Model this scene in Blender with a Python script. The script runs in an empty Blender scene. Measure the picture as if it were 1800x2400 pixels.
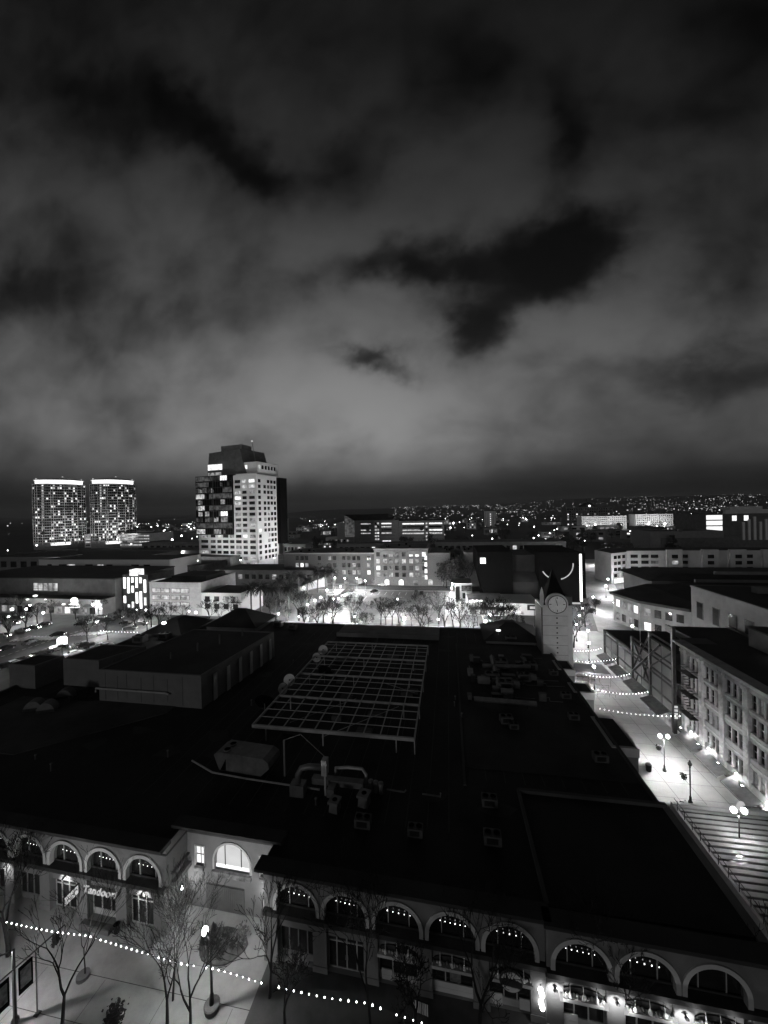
import bpy, bmesh, math, random
from mathutils import Vector, Matrix, Euler
random.seed(7)
SC = bpy.context.scene
COL = SC.collection
R = math.radians
# ------------------------------------------------------------------ camera
H, FPX = 40.0, 866.0
CAMR = Matrix.Rotation(R(9.83), 3, 'Z') @ Matrix.Rotation(R(90 - 0.25), 3, 'X') @ Matrix.Rotation(R(-1.25), 3, 'Z')
cd = bpy.data.cameras.new('camera')
cam = bpy.data.objects.new('camera', cd)
COL.objects.link(cam)
cam.matrix_world = Matrix.Translation((0, 0, H)) @ CAMR.to_4x4()
cd.sensor_fit = 'VERTICAL'
cd.sensor_height = 24.0
cd.lens = 24.0 * FPX / 2400.0
cd.clip_start, cd.clip_end = 0.5, 30000
SC.camera = cam


def ray(px, py):
    return CAMR @ Vector((px - 900, -(py - 1200), -FPX))


def at(px, py, z=0.0):
    """world point at height z seen at photo pixel px, py"""
    d = ray(px, py)
    return d * ((z - H) / d.z) + Vector((0, 0, H))


def aty(px, py, y):
    d = ray(px, py)
    return d * (y / d.y) + Vector((0, 0, H))


# ------------------------------------------------------------------ view, render
SC.render.engine = 'CYCLES'
SC.cycles.use_denoising = True
SC.cycles.max_bounces = 5
SC.cycles.diffuse_bounces = 2
SC.cycles.glossy_bounces = 3
SC.cycles.transmission_bounces = 4
SC.cycles.sample_clamp_indirect = 4
SC.cycles.caustics_reflective = False
SC.cycles.caustics_refractive = False
SC.view_settings.view_transform = 'Standard'
SC.view_settings.look = 'None'
SC.view_settings.gamma = 1
SC.view_settings.use_curve_mapping = False
SC.view_settings.exposure = 0

# ------------------------------------------------------------------ sky (night clouds lit by the city)
W = bpy.data.worlds.new('World')
SC.world = W
W.use_nodes = True
NT = W.node_tree
NT.nodes.clear()


def nd(t, **kw):
    n = NT.nodes.new(t)
    for k, v in kw.items():
        setattr(n, k, v)
    return n


def link(a, b):
    NT.links.new(a, b)


def mth(op, a, b=None, c=None):
    n = nd('ShaderNodeMath', operation=op)
    for i, s in enumerate((a, b, c)):
        if s is None:
            continue
        if isinstance(s, (int, float)):
            n.inputs[i].default_value = s
        else:
            link(s, n.inputs[i])
    return n.outputs[0]


tc = nd('ShaderNodeTexCoord')
sep = nd('ShaderNodeSeparateXYZ')
link(tc.outputs['Generated'], sep.inputs[0])
dx, dy, dz = sep.outputs
comb = nd('ShaderNodeCombineXYZ')
ady = mth('MAXIMUM', mth('ABSOLUTE', dy), 0.12)
sX = mth('DIVIDE', dx, ady)                     # slopes of the direction along and up from the street's axis
sY = mth('DIVIDE', mth('MAXIMUM', dz, 0.0), ady)
link(sX, comb.inputs[0])
link(mth('MULTIPLY', mth('POWER', sY, 0.8), 1.35), comb.inputs[1])
link(mth('MULTIPLY', mth('SIGN', dy), 3.0), comb.inputs[2])
az = mth('ARCTAN2', dx, dy)                     # azimuth from the street's axis
el = mth('ARCSINE', dz)                         # elevation


def noise_tex(vec, scale, detail, rough, dist, seed=0.0):
    n = nd('ShaderNodeTexNoise', noise_dimensions='4D')
    n.inputs['W'].default_value = seed
    link(vec, n.inputs['Vector'])
    n.inputs['Scale'].default_value = scale
    n.inputs['Detail'].default_value = detail
    n.inputs['Roughness'].default_value = rough
    n.inputs['Distortion'].default_value = dist
    return n.outputs['Fac']


nA = noise_tex(comb.outputs[0], 2.3, 7, 0.48, 0.15, 3.1)
nB = noise_tex(comb.outputs[0], 5.5, 7, 0.52, 0.3, 8.7)
nW = noise_tex(comb.outputs[0], 4.0, 6, 0.55, 0.0, 21.0)
nV = noise_tex(comb.outputs[0], 4.0, 6, 0.55, 0.0, 45.0)
azw = mth('ADD', sX, mth('MULTIPLY', mth('SUBTRACT', nW, 0.5), 0.42))
elw = mth('ADD', sY, mth('MULTIPLY', mth('SUBTRACT', nV, 0.5), 0.32))
# cloud gaps and vignette-darkened corners (negative) and lit cloud banks (positive): photo px, py, half sizes in px, tilt, amount
BANKS = [
    (470, 300, 190, 60, 42, -0.55), (600, 420, 70, 45, 20, -0.35), (830, 380, 90, 55, 0, -0.32), (1090, 190, 100, 70, 0, -0.28),
    (1350, 310, 50, 150, -8, -0.40), (960, 625, 210, 50, 3, -0.68), (1310, 590, 150, 85, -25, -.80),
    (1130, 740, 75, 75, 0, -0.7), (880, 838, 90, 24, 14, -0.75), (1660, 880, 210, 55, 0, -0.5),
    (1720, 250, 220, 300, 0, -0.32), (20, 690, 130, 60, 0, -0.35), (560, 730, 120, 60, 10, -0.2),
    (200, 230, 150, 60, 20, -0.2), (1180, 560, 90, 60, 0, -0.25), (1750, 600, 90, 120, 0, -0.2), (60, 60, 220, 200, 0, -0.12),
    (480, 520, 250, 120, 0, 0.30), (1060, 400, 190, 120, 0, 0.22), (760, 720, 230, 120, 10, 0.30),
    (1370, 745, 250, 80, -5, 0.50), (1500, 420, 150, 90, 0, .38), (1180, 420, 150, 80, 0, .30), (700, 860, 300, 90, 0, .2), (760, 960, 600, 110, 0, 0.26), (330, 430, 130, 80, 0, 0.1),
    (1050, 960, 260, 70, 0, 0.14), (760, 110, 260, 110, 0, 0.12),
]
field = mth('ADD', mth('MULTIPLY', mth('SUBTRACT', nA, 0.5), 1.3), mth('MULTIPLY', mth('SUBTRACT', nB, 0.5), 0.95))
for (bx, by, rx, ry, tilt, amp) in BANKS:
    d0 = ray(bx, by).normalized()
    a0, e0 = d0.x / d0.y, d0.z / d0.y
    k0 = (ray(bx + 20, by).x / ray(bx + 20, by).y - a0) / 20
    sx, sy = rx * k0, ry * abs(ray(bx, by - 20).z / ray(bx, by - 20).y - e0) / 20
    t = R(-tilt)
    u, v = mth('SUBTRACT', azw, a0), mth('SUBTRACT', elw, e0)
    ur = mth('ADD', mth('MULTIPLY', u, math.cos(t) / sx), mth('MULTIPLY', v, math.sin(t) / sx))
    vr = mth('ADD', mth('MULTIPLY', u, -math.sin(t) / sy), mth('MULTIPLY', v, math.cos(t) / sy))
    g = mth('POWER', 2.718, mth('MULTIPLY', mth('ADD', mth('MULTIPLY', ur, ur), mth('MULTIPLY', vr, vr)), -0.8))
    field = mth('MULTIPLY_ADD', g, amp, field)
dens = nd('ShaderNodeMapRange', interpolation_type='SMOOTHERSTEP')
link(field, dens.inputs[0])
dens.inputs[1].default_value, dens.inputs[2].default_value = -0.75, 0.75
dens.inputs[3].default_value, dens.inputs[4].default_value = 0.05, 1.0
ramp = nd('ShaderNodeValToRGB')
link(mth('DIVIDE', mth('MAXIMUM', el, 0.0), 1.2), ramp.inputs[0])
RS = [(0.0, .016), (0.03, .034), (0.055, .075), (0.09, .195), (0.15, .275), (0.28, .205), (0.42, .100), (0.58, .040), (0.75, .015), (1.0, .007)]
cr = ramp.color_ramp
for i, (p, c) in enumerate(RS):
    e = cr.elements[i] if i < 2 else cr.elements.new(p)
    e.position = p
    e.color = (c, c, c, 1)
low = mth('POWER', 2.718, mth('MULTIPLY', mth('MAXIMUM', el, 0.0), -7.0))      # near the horizon clouds merge
dmix = mth('ADD', mth('MULTIPLY', dens.outputs[0], mth('SUBTRACT', 1.0, mth('MULTIPLY', low, 0.6))), mth('MULTIPLY', low, 0.36))
dg = ray(780, 900)
az0 = math.atan2(dg.x, dg.y)
da = mth('DIVIDE', mth('SUBTRACT', az, az0), .62)
glow = mth('MULTIPLY_ADD', mth('POWER', 2.718, mth('MULTIPLY', mth('MULTIPLY', da, da), -1.0)), .70, .42)     # the city's glow is strongest up the street; sides dimmed as a vignette
skyc = mth('MULTIPLY', mth('MULTIPLY', ramp.outputs[0], glow), dmix)
ns = nd('ShaderNodeTexSky', sky_type='NISHITA')
ns.sun_disc = False
ns.sun_elevation = R(-8)
ns.sun_rotation = R(190)
bw = nd('ShaderNodeRGBToBW')
link(ns.outputs[0], bw.inputs[0])
bg = nd('ShaderNodeBackground')
link(mth('ADD', mth('MULTIPLY', bw.outputs[0], 0.05), skyc), bg.inputs[0])
bg.inputs[1].default_value = 1.0
wo = nd('ShaderNodeOutputWorld')
link(bg.outputs[0], wo.inputs[0])

# the one sun lamp: added low fill from behind, standing in for city glow
sl = bpy.data.lights.new('city_glow_fill', 'SUN')
sl.energy = 0.22
sl.angle = R(12)
so = bpy.data.objects.new('city_glow_fill', sl)
COL.objects.link(so)
so.rotation_euler = Vector((0.30, 0.93, -0.10)).to_track_quat('-Z', 'Y').to_euler()

# ------------------------------------------------------------------ materials
M = {}


def mat(name, c, rough=0.8, var=0.18, scale=0.6, metal=0.0, spec=0.5, bump=0.0, stretch=None, c2=None):
    m = bpy.data.materials.new(name)
    m.use_nodes = True
    t = m.node_tree
    b = t.nodes['Principled BSDF']
    co = t.nodes.new('ShaderNodeTexCoord')
    mp = t.nodes.new('ShaderNodeMapping')
    if stretch:
        mp.inputs['Scale'].default_value = stretch
    t.links.new(co.outputs['Object'], mp.inputs[0])
    n1 = t.nodes.new('ShaderNodeTexNoise')
    n1.inputs['Scale'].default_value = scale
    n1.inputs['Detail'].default_value = 8
    n1.inputs['Roughness'].default_value = 0.62
    t.links.new(mp.outputs[0], n1.inputs['Vector'])
    rp = t.nodes.new('ShaderNodeValToRGB')
    lo, hi = c * (1 - 1.6 * var), c * (1 + 1.6 * var)
    if c2 is not None:
        lo = c2
    rp.color_ramp.elements[0].position = 0.3
    rp.color_ramp.elements[1].position = 0.7
    rp.color_ramp.elements[0].color = (lo, lo, lo, 1)
    rp.color_ramp.elements[1].color = (hi, hi, hi, 1)
    t.links.new(n1.outputs['Fac'], rp.inputs[0])
    t.links.new(rp.outputs[0], b.inputs['Base Color'])
    b.inputs['Roughness'].default_value = rough
    b.inputs['Metallic'].default_value = metal
    b.inputs['Specular IOR Level'].default_value = spec
    if bump:
        bp = t.nodes.new('ShaderNodeBump')
        bp.inputs['Strength'].default_value = bump
        bp.inputs['Distance'].default_value = 0.1
        n2 = t.nodes.new('ShaderNodeTexNoise')
        n2.inputs['Scale'].default_value = scale * 8
        n2.inputs['Detail'].default_value = 4
        t.links.new(mp.outputs[0], n2.inputs['Vector'])
        t.links.new(n2.outputs['Fac'], bp.inputs['Height'])
        t.links.new(bp.outputs[0], b.inputs['Normal'])
    M[name] = m
    return m


def emi(name, s, var=0.0, scale=1.2):
    """a surface that gives off light; var breaks it up like a room seen through a window"""
    m = bpy.data.materials.new(name)
    m.use_nodes = True
    t = m.node_tree
    t.nodes.clear()
    e = t.nodes.new('ShaderNodeEmission')
    o = t.nodes.new('ShaderNodeOutputMaterial')
    t.links.new(e.outputs[0], o.inputs[0])
    e.inputs[1].default_value = s
    if var:
        co = t.nodes.new('ShaderNodeTexCoord')
        oi = t.nodes.new('ShaderNodeObjectInfo')
        n1 = t.nodes.new('ShaderNodeTexNoise')
        n1.noise_dimensions = '4D'
        n1.inputs['Scale'].default_value = scale
        n1.inputs['Detail'].default_value = 3
        t.links.new(co.outputs['Object'], n1.inputs['Vector'])
        mu = t.nodes.new('ShaderNodeMath')
        mu.operation = 'MULTIPLY'
        mu.inputs[1].default_value = 60
        t.links.new(oi.outputs['Random'], mu.inputs[0])
        t.links.new(mu.outputs[0], n1.inputs['W'])
        mr = t.nodes.new('ShaderNodeMapRange')
        mr.inputs[1].default_value, mr.inputs[2].default_value = 0.36, 0.62
        mr.inputs[3].default_value, mr.inputs[4].default_value = s * (1 - var), s
        t.links.new(n1.outputs['Fac'], mr.inputs[0])
        t.links.new(mr.outputs[0], e.inputs[1])
    M[name] = m
    return m


def glass(name, tr=0.35, c=0.02):
    m = bpy.data.materials.new(name)
    m.use_nodes = True
    t = m.node_tree
    t.nodes.clear()
    o = t.nodes.new('ShaderNodeOutputMaterial')
    g = t.nodes.new('ShaderNodeBsdfGlossy')
    g.inputs['Roughness'].default_value = 0.04
    g.inputs['Color'].default_value = (.8, .8, .8, 1)
    tp = t.nodes.new('ShaderNodeBsdfTransparent')
    tp.inputs[0].default_value = (tr, tr, tr, 1)
    lw = t.nodes.new('ShaderNodeFresnel')
    lw.inputs[0].default_value = 1.6
    mx = t.nodes.new('ShaderNodeMixShader')
    t.links.new(lw.outputs[0], mx.inputs[0])
    t.links.new(tp.outputs[0], mx.inputs[1])
    t.links.new(g.outputs[0], mx.inputs[2])
    df = t.nodes.new('ShaderNodeBsdfDiffuse')
    df.inputs[0].default_value = (.35, .35, .35, 1)
    m2 = t.nodes.new('ShaderNodeMixShader')
    m2.inputs[0].default_value = c * 5  # grey diffuse share: dust, plus street reflections put into the colour
    t.links.new(mx.outputs[0], m2.inputs[1])
    t.links.new(df.outputs[0], m2.inputs[2])
    t.links.new(m2.outputs[0], o.inputs[0])
    M[name] = m


mat('asphalt', .085, .85, .25, .15)
mat('asphalt_lot', .17, .8, .2, .12)
mat('paving', .26, .8, .16, .35, bump=.15)
mat('paving_light', .33, .75, .15, .25)
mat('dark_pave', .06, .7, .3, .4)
mat('shop_pave', .42, .7, .12, .25)
mat('marking', .7, .7, .2, 1.5)
mat('concrete', .3, .85, .15, .5)
mat('ground_dark', .04, .95, .4, .05)
mat('hill', .02, 1, .5, .004)
mat('roof_black', .016, .8, .55, .11, spec=.3)
mat('roof_dark', .028, .9, .45, .12)
mat('roof_grey', .06, .9, .35, .12)
mat('stucco', .16, .85, .10, .5, bump=.12)
mat('stucco_mid', .2, .85, .14, .4)
mat('stucco_light', .42, .8, .10, .5)
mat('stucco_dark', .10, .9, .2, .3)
mat('trim_dark', .025, .6, .3, 1)
mat('trim_light', .5, .7, .1, 1)
mat('stone', .25, .8, .2, .8, bump=.3)
mat('stone_light', .36, .8, .16, .8)
mat('brick', .075, .9, .3, 3)
mat('brick_light', .16, .9, .2, 2)
mat('white_wall', .62, .7, .06, .1)
mat('pale_wall', .45, .8, .1, .2)
mat('metal_dark', .03, .45, .3, 2, metal=.6)
mat('metal_grey', .22, .5, .2, 1, metal=.5)
mat('metal_pale', .42, .55, .15, 1, metal=.2)
mat('duct_dark', .09, .6, .3, .7, metal=.2)
mat('duct', .16, .5, .25, .7, metal=.3)
mat('iron', .02, .5, .3, 3)
mat('black_panel', .003, .9, .3, .4, spec=.03)
mat('glass_dark', .02, .08, .3, .5, spec=.8)
mat('glass_mid', .06, .1, .4, .6, spec=.8)
mat('bark', .010, .9, .35, 4)
mat('bark_pale', .10, .9, .3, 4)
mat('twig', .006, .95, .3, 4)
mat('leaf', .05, .8, .45, .8)
mat('leaf_dark', .025, .85, .5, .6)
mat('flower', .12, .8, .5, 6)
mat('paint_white', .7, .3, .05, 1)
mat('paint_silver', .35, .25, .1, 1, metal=.5)
mat('paint_black', .015, .2, .2, 1)
mat('paint_grey', .12, .25, .2, 1)
mat('rubber', .015, .9, .2, 3)
mat('canvas', .10, .9, .2, 1.5)
mat('gate_slat', .16, .7, .2, .9, stretch=(14, 14, .2))
mat('banner_print', .12, .7, .9, 1.6, c2=.01)
mat('dish', .75, .6, .1, .6)
mat('clock_face', .85, .6, .06, 1)
mat('soil', .07, .95, .4, 1.5)
glass('glass_clear', .55)
glass('glass_tint', .45, .085)
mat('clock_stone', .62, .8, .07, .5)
emi('bulb', 12)
emi('bulb_soft', 4)
emi('globe', 9)
emi('globe_far', 14)
emi('lamp_hot', 22)
emi('lit_hot', 1.6, .45, .5)
emi('lit_room', .8, .75, .45)
emi('lit_mid', .38, .8, .5)
emi('lit_dim', .10, .85, .4)
emi('lit_office', .75, .7, .6)
emi('bay_window', .85, .35, .22)
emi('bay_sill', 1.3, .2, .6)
emi('sign_white', 2.6)
emi('sign_soft', .6, .25, 1.0)
emi('crown_glow', 2.2, .4, .05)
emi('city_light', 1.9, .95, .013)
emi('hill_light', 1.35, .95, .013)
emi('head', 25)
emi('tail', 3)
mat('slat_pale', .27, .5, .12, .8)
emi('strip_glow', 2.0, .5, .35)


# ------------------------------------------------------------------ mesh builder
class MB:
    def __init__(s, xf=None):
        s.v, s.f, s.xf = [], [], xf

    def add(s, vs, fs):
        n = len(s.v)
        s.v += [s.xf @ Vector(p) if s.xf else Vector(p) for p in vs]
        s.f += [tuple(i + n for i in f) for f in fs]
        return s

    def box(s, x0, x1, y0, y1, z0, z1):
        return s.add([(x0, y0, z0), (x1, y0, z0), (x1, y1, z0), (x0, y1, z0), (x0, y0, z1), (x1, y0, z1), (x1, y1, z1), (x0, y1, z1)],
                     [(3, 2, 1, 0), (4, 5, 6, 7), (0, 1, 5, 4), (1, 2, 6, 5), (2, 3, 7, 6), (3, 0, 4, 7)])

    def quad(s, a, b, c, d):
        return s.add([a, b, c, d], [(0, 1, 2, 3)])

    def prism(s, pts, z0, z1):
        n = len(pts)
        return s.add([(p[0], p[1], z0) for p in pts] + [(p[0], p[1], z1) for p in pts],
                     [tuple(reversed(range(n))), tuple(range(n, 2 * n))] + [(i, (i + 1) % n, (i + 1) % n + n, i + n) for i in range(n)])

    def wedge(s, pts, y0, y1):
        """outline in x, z pushed from y0 to y1"""
        n = len(pts)
        return s.add([(p[0], y0, p[1]) for p in pts] + [(p[0], y1, p[1]) for p in pts],
                     [tuple(range(n)), tuple(reversed(range(n, 2 * n)))] + [((i + 1) % n, i, i + n, (i + 1) % n + n) for i in range(n)])

    def frustum(s, b, zb, t, zt):
        """rectangles (x0, x1, y0, y1) at two heights"""
        vs = []
        for (x0, x1, y0, y1), z in ((b, zb), (t, zt)):
            vs += [(x0, y0, z), (x1, y0, z), (x1, y1, z), (x0, y1, z)]
        return s.add(vs, [(3, 2, 1, 0), (4, 5, 6, 7), (0, 1, 5, 4), (1, 2, 6, 5), (2, 3, 7, 6), (3, 0, 4, 7)])

    def tube(s, pts, r, n=6, r1=None):
        pts = [Vector(p) for p in pts]
        if r1 is None:
            r1 = r
        k = len(pts)
        vs, fs = [], []
        prev = None
        for i, p in enumerate(pts):
            d = (pts[min(i + 1, k - 1)] - pts[max(i - 1, 0)])
            d = d.normalized() if d.length > 1e-9 else Vector((0, 0, 1))
            if prev is None:
                a = d.cross(Vector((0.1, 1, 0.03)) if abs(d.y) < .9 else Vector((1, 0, 0.1))).normalized()
            else:
                a = (prev - d * prev.dot(d))
                a = a.normalized() if a.length > 1e-6 else d.orthogonal().normalized()
            prev = a
            b = d.cross(a)
            rr = r + (r1 - r) * i / max(1, k - 1)
            for j in range(n):
                an = 2 * math.pi * j / n
                vs.append(p + (a * math.cos(an) + b * math.sin(an)) * rr)
        for i in range(k - 1):
            for j in range(n):
                fs.append((i * n + j, i * n + (j + 1) % n, (i + 1) * n + (j + 1) % n, (i + 1) * n + j))
        fs.append(tuple(reversed(range(n))))
        fs.append(tuple((k - 1) * n + j for j in range(n)))
        return s.add(vs, fs)

    def lathe(s, prof, c=(0, 0, 0), n=12, cap=True):
        vs, fs = [], []
        for (r, z) in prof:
            for j in range(n):
                a = 2 * math.pi * j / n
                vs.append((c[0] + r * math.cos(a), c[1] + r * math.sin(a), c[2] + z))
        for i in range(len(prof) - 1):
            for j in range(n):
                fs.append((i * n + j, i * n + (j + 1) % n, (i + 1) * n + (j + 1) % n, (i + 1) * n + j))
        if cap:
            fs.append(tuple(reversed(range(n))))
            fs.append(tuple((len(prof) - 1) * n + j for j in range(n)))
        return s.add(vs, fs)

    def ball(s, c, r, n=10, k=6, sz=1.0):
        return s.lathe([(max(.002, r * math.sin(math.pi * i / k)), -r * sz * math.cos(math.pi * i / k)) for i in range(k + 1)], c, n)

    def build(s, name, m, parent=None, smooth=False):
        me = bpy.data.meshes.new(name)
        me.from_pydata([tuple(p) for p in s.v], [], s.f)
        me.materials.append(M[m])
        if smooth:
            me.polygons.foreach_set('use_smooth', [True] * len(me.polygons))
        o = bpy.data.objects.new(name, me)
        COL.objects.link(o)
        if parent:
            o.parent = parent
        return o


def tag(o, label=None, cat=None, group=None, kind=None):
    if label:
        o['label'] = label
    if cat:
        o['category'] = cat
    if group:
        o['group'] = group
    if kind:
        o['kind'] = kind
    return o


def thing(name, label, cat, loc=(0, 0, 0), rz=0.0, group=None):
    o = bpy.data.objects.new(name, None)
    o.empty_display_size = 0.5
    COL.objects.link(o)
    o.location = loc
    o.rotation_euler = (0, 0, rz)
    return tag(o, label, cat, group)


def copy_tree(o, parent=None):
    c = o.copy()
    COL.objects.link(c)
    if parent:
        c.parent = parent
    for ch in [x for x in o.children]:
        copy_tree(ch, c)
    return c


def lamp(parent, p, power, rad=0.12, spot=None, name='lamp_light', aim=None, blend=.6):
    l = bpy.data.lights.new(name, 'SPOT' if spot else 'POINT')
    l.energy = power
    l.shadow_soft_size = rad
    if spot:
        l.spot_size = R(spot)
        l.spot_blend = blend
    o = bpy.data.objects.new(name, l)
    COL.objects.link(o)
    o.location = p
    if aim is not None:
        o.rotation_euler = Vector(aim).to_track_quat('-Z', 'Y').to_euler()
    if parent:
        o.parent = parent
    return o


def structure(o):
    o['kind'] = 'structure'
    return o


ORD = ['first', 'second', 'third', 'fourth', 'fifth', 'sixth', 'seventh', 'eighth', 'ninth', 'tenth', 'eleventh', 'twelfth',
       'thirteenth', 'fourteenth', 'fifteenth', 'sixteenth', 'seventeenth', 'eighteenth', 'nineteenth', 'twentieth',
       'twenty-first', 'twenty-second', 'twenty-third', 'twenty-fourth', 'twenty-fifth', 'twenty-sixth',
       'twenty-seventh', 'twenty-eighth', 'twenty-ninth', 'thirtieth'] + ['thirty-' + q for q in ('first', 'second', 'third', 'fourth', 'fifth', 'sixth', 'seventh', 'eighth', 'ninth')]

# ------------------------------------------------------------------ ground, roads, paving
def sheet(name, pts, z, m, kind='structure'):
    o = MB().add([(p[0], p[1], z) for p in pts], [tuple(range(len(pts)))]).build(name, m)
    o['kind'] = kind
    return o


def rect(x0, x1, y0, y1):
    return [(x0, y0), (x1, y0), (x1, y1), (x0, y1)]


# terrain: flat city, then hills rising far behind
g = MB()
N = 60
rows = [-300, 0, 200, 500, 1000, 1800, 2600, 3200] + [3600 + 300 * i for i in range(14)] + [9000, 12000]
cols = [-14000 + 28000 * i / N for i in range(N + 1)]


def hill_h(x, y):
    if y < 3000:
        return 0.0
    t = min(1.0, (y - 3000) / 3400.0)
    s = t * t * (3 - 2 * t)
    az_ = x / max(y, 1)
    base = 78 + 110 * max(-.6, min(.5, az_)) + 28 * math.sin(x / 1900.0 + 1.0) + 24 * math.sin(x / 760.0 + y / 1500.0) + 12 * math.sin(x / 330.0 + 2)
    return max(0.0, base * s)


for y in rows:
    for x in cols:
        g.v.append(Vector((x, y, hill_h(x, y))))
for j in range(len(rows) - 1):
    for i in range(N):
        a = j * (N + 1) + i
        g.f.append((a, a + 1, a + N + 2, a + N + 1))
structure(g.build('ground', 'hill', smooth=True))

sheet('asphalt_street', rect(-260, 190, 10, 300), .004, 'asphalt')
sheet('front_plaza', rect(-75, 21, 4, 33.6), .010, 'paving')
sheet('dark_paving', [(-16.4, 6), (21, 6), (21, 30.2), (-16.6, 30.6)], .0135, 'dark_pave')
sheet('shopping_street', [(20.8, 30), (39.2, 30), (39.2, 118), (20.8, 118)], .012, 'shop_pave')
sheet('plaza_paving', rect(-78, 46, 99, 127.2), .014, 'paving_light')
sheet('parking_lot', rect(-50, -2.5, 128, 180), .016, 'asphalt_lot')
sheet('east_paving', rect(-2, 14, 127.6, 182), .018, 'paving_light')
sheet('palm_garden', rect(-92, -51, 127.6, 180), .020, 'paving')
sheet('left_parking_lot', rect(-119, -80.8, 40, 97), .022, 'asphalt_lot')
sheet('corner_pavement', [(-118, 97.5), (-81, 97.5), (-81, 118), (-112, 118)], .024, 'paving')
sheet('side_street', [(44, 119), (56, 119), (112, 300), (94, 300)], .008, 'paving')

# expansion joints of the front plaza, dark strips set in the paving
j = MB()
for y in (27.1, 24.3, 21.6):
    j.box(-75, 21, y, y + .045, .009, .0125)
for x in range(-72, 20, 6):
    j.box(x, x + .03, 10, 27, .0095, .0122)
structure(j.build('paving_joints', 'trim_dark'))
j = MB()
for y in range(44, 112, 3):
    j.box(21.5, 38.8, y, y + .035, .011, .0145)
for x in (24, 27, 30, 33, 36):
    j.box(x, x + .05, 40, 112, .011, .0147)
structure(j.build('street_joints', 'trim_dark'))
# parking bay lines
j = MB()
for i in range(14):
    x = -47 + i * 3.3
    j.box(x, x + .18, 172, 178.5, .017, .021)
for i in range(9):
    y = 134 + i * 4.2
    for x0 in (-46, -26, -18):
        j.box(x0, x0 + 5.5, y, y + .16, .017, .0212)
j.box(-38.3, -38.1, 140, 168, .017, .022)
j.box(-22.1, -21.9, 140, 168, .017, .022)
structure(j.build('bay_lines', 'marking'))
# left lot lines and the crossing
j = MB()
for i in range(12):
    y = 62 + i * 2.8
    j.box(-99, -93.8, y, y + .14, .023, .027)
    j.box(-88, -82.8, y, y + .14, .023, .027)
j.box(-93.7, -93.55, 62, 93, .023, .0275)
structure(j.build('lot_lines', 'marking'))
j = MB()
for i in range(11):
    a = at(38 + i * 9, 1499 - .35 * i, 0)
    j.tube([(a.x, a.y - 1.9, .012), (a.x + 1.6, a.y + 2.4, .012)], .22, 4)
for i in range(9):
    a = at(175 + i * 9, 1487 - .5 * i, 0)
    j.tube([(a.x, a.y - 1.7, .012), (a.x + 1.2, a.y + 1.9, .012)], .18, 4)
structure(j.build('crossing_stripes', 'marking'))
j = MB()
for y in (186.5, 188.2, 190.6):
    j.box(-95, 40, y, y + .15, .006, .010)
for k in range(30):
    j.box(-128.6, -128.4, 70 + k * 1.8, 71 + k * 1.8, .006, .011)
structure(j.build('lane_lines', 'marking'))
j = MB()
j.box(-95, 14, 180.4, 183, 0, .14).box(-95, 14, 194.6, 195.9, 0, .14)
j.box(-120.6, -119.2, 56, 97, 0, .14).box(-80.7, -80.3, 40, 97, 0, .13)
structure(j.build('kerb', 'concrete'))

# the city's far lights: too many and too far to count
cl, hl = MB(), MB()
rc = random.Random(5)
n = 0
clus = [(rc.uniform(-.15, .7), rc.uniform(2800, 5600), rc.uniform(.012, .06)) for _ in range(60)]
while n < 1300:
    if rc.random() < .55:
        ca, cy, cw = rc.choice(clus)
        a, y = rc.gauss(ca, cw), rc.gauss(cy, 420)
    else:
        a = rc.uniform(-1.45, .76)
        y = rc.uniform(950, 3000) if rc.random() < .6 else rc.uniform(3000, 6300)
    x = a * y
    if y < 900 or a < -.15 and (y > 3600 or rc.random() < .72):
        continue
    z = hill_h(x, y)
    if y > 5000 and rc.random() < .5:
        continue
    dist = math.hypot(x, y)
    s = dist / 866 * rc.choice((.28, .3, .35, .4, .5, .6, .8, 1.1)) * (.85 if y > 3200 else 1.15)
    z += rc.uniform(3, 11)
    w = s * rc.choice((.8, 1, 1, 1.8))
    (hl if y > 3000 else cl).add([(x - w, y, z), (x, y - s, z), (x + w, y, z), (x, y + s, z), (x, y, z + s * .8), (x, y, z - s * .8)],
           [(0, 1, 4), (1, 2, 4), (2, 3, 4), (3, 0, 4), (1, 0, 5), (2, 1, 5), (3, 2, 5), (0, 3, 5)])
    n += 1
co = hl.build('hill_lights', 'hill_light')
tag(co, 'faint house lights sprinkled over the farthest dark hillside below the clouds', 'hill lights', kind='stuff')
co = cl.build('city_lights', 'city_light')
tag(co, 'countless tiny house and street lights scattered over the far plain', 'city lights', kind='stuff')

# ------------------------------------------------------------------ the long low mall in front
FA = Matrix.Translation((0, 30.42, 0)) @ Matrix.Rotation(R(-1.15), 4, 'Z')      # facade frame: x along it, y into the building
FR = Matrix.Translation((0, 30.12, 0)) @ Matrix.Rotation(R(-1.15), 4, 'Z')      # corner part stands 0.3 m forward
ROOF = 8.3
mall = thing('shopping_mall', 'long two storey mall with arched upper windows and a wide flat black roof', 'building', (0, 0, 0))
RO, RI, ZC = 2.2, 1.9, 5.0
BAYS_L, BAYS_M, BAYS_R = [-52.6, -48.2, -43.6, -39.05, -34.45, -29.85], [-14.0, -9.5, -4.95, -0.42, 4.1], [9.25, 13.7, 18.15]


def arch_pts(c, r, n=20, z0=4.5):
    return [(c - r, z0)] + [(c - r * math.cos(math.pi * i / n), ZC + r * math.sin(math.pi * i / n)) for i in range(n + 1)] + [(c + r, z0)]


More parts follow.
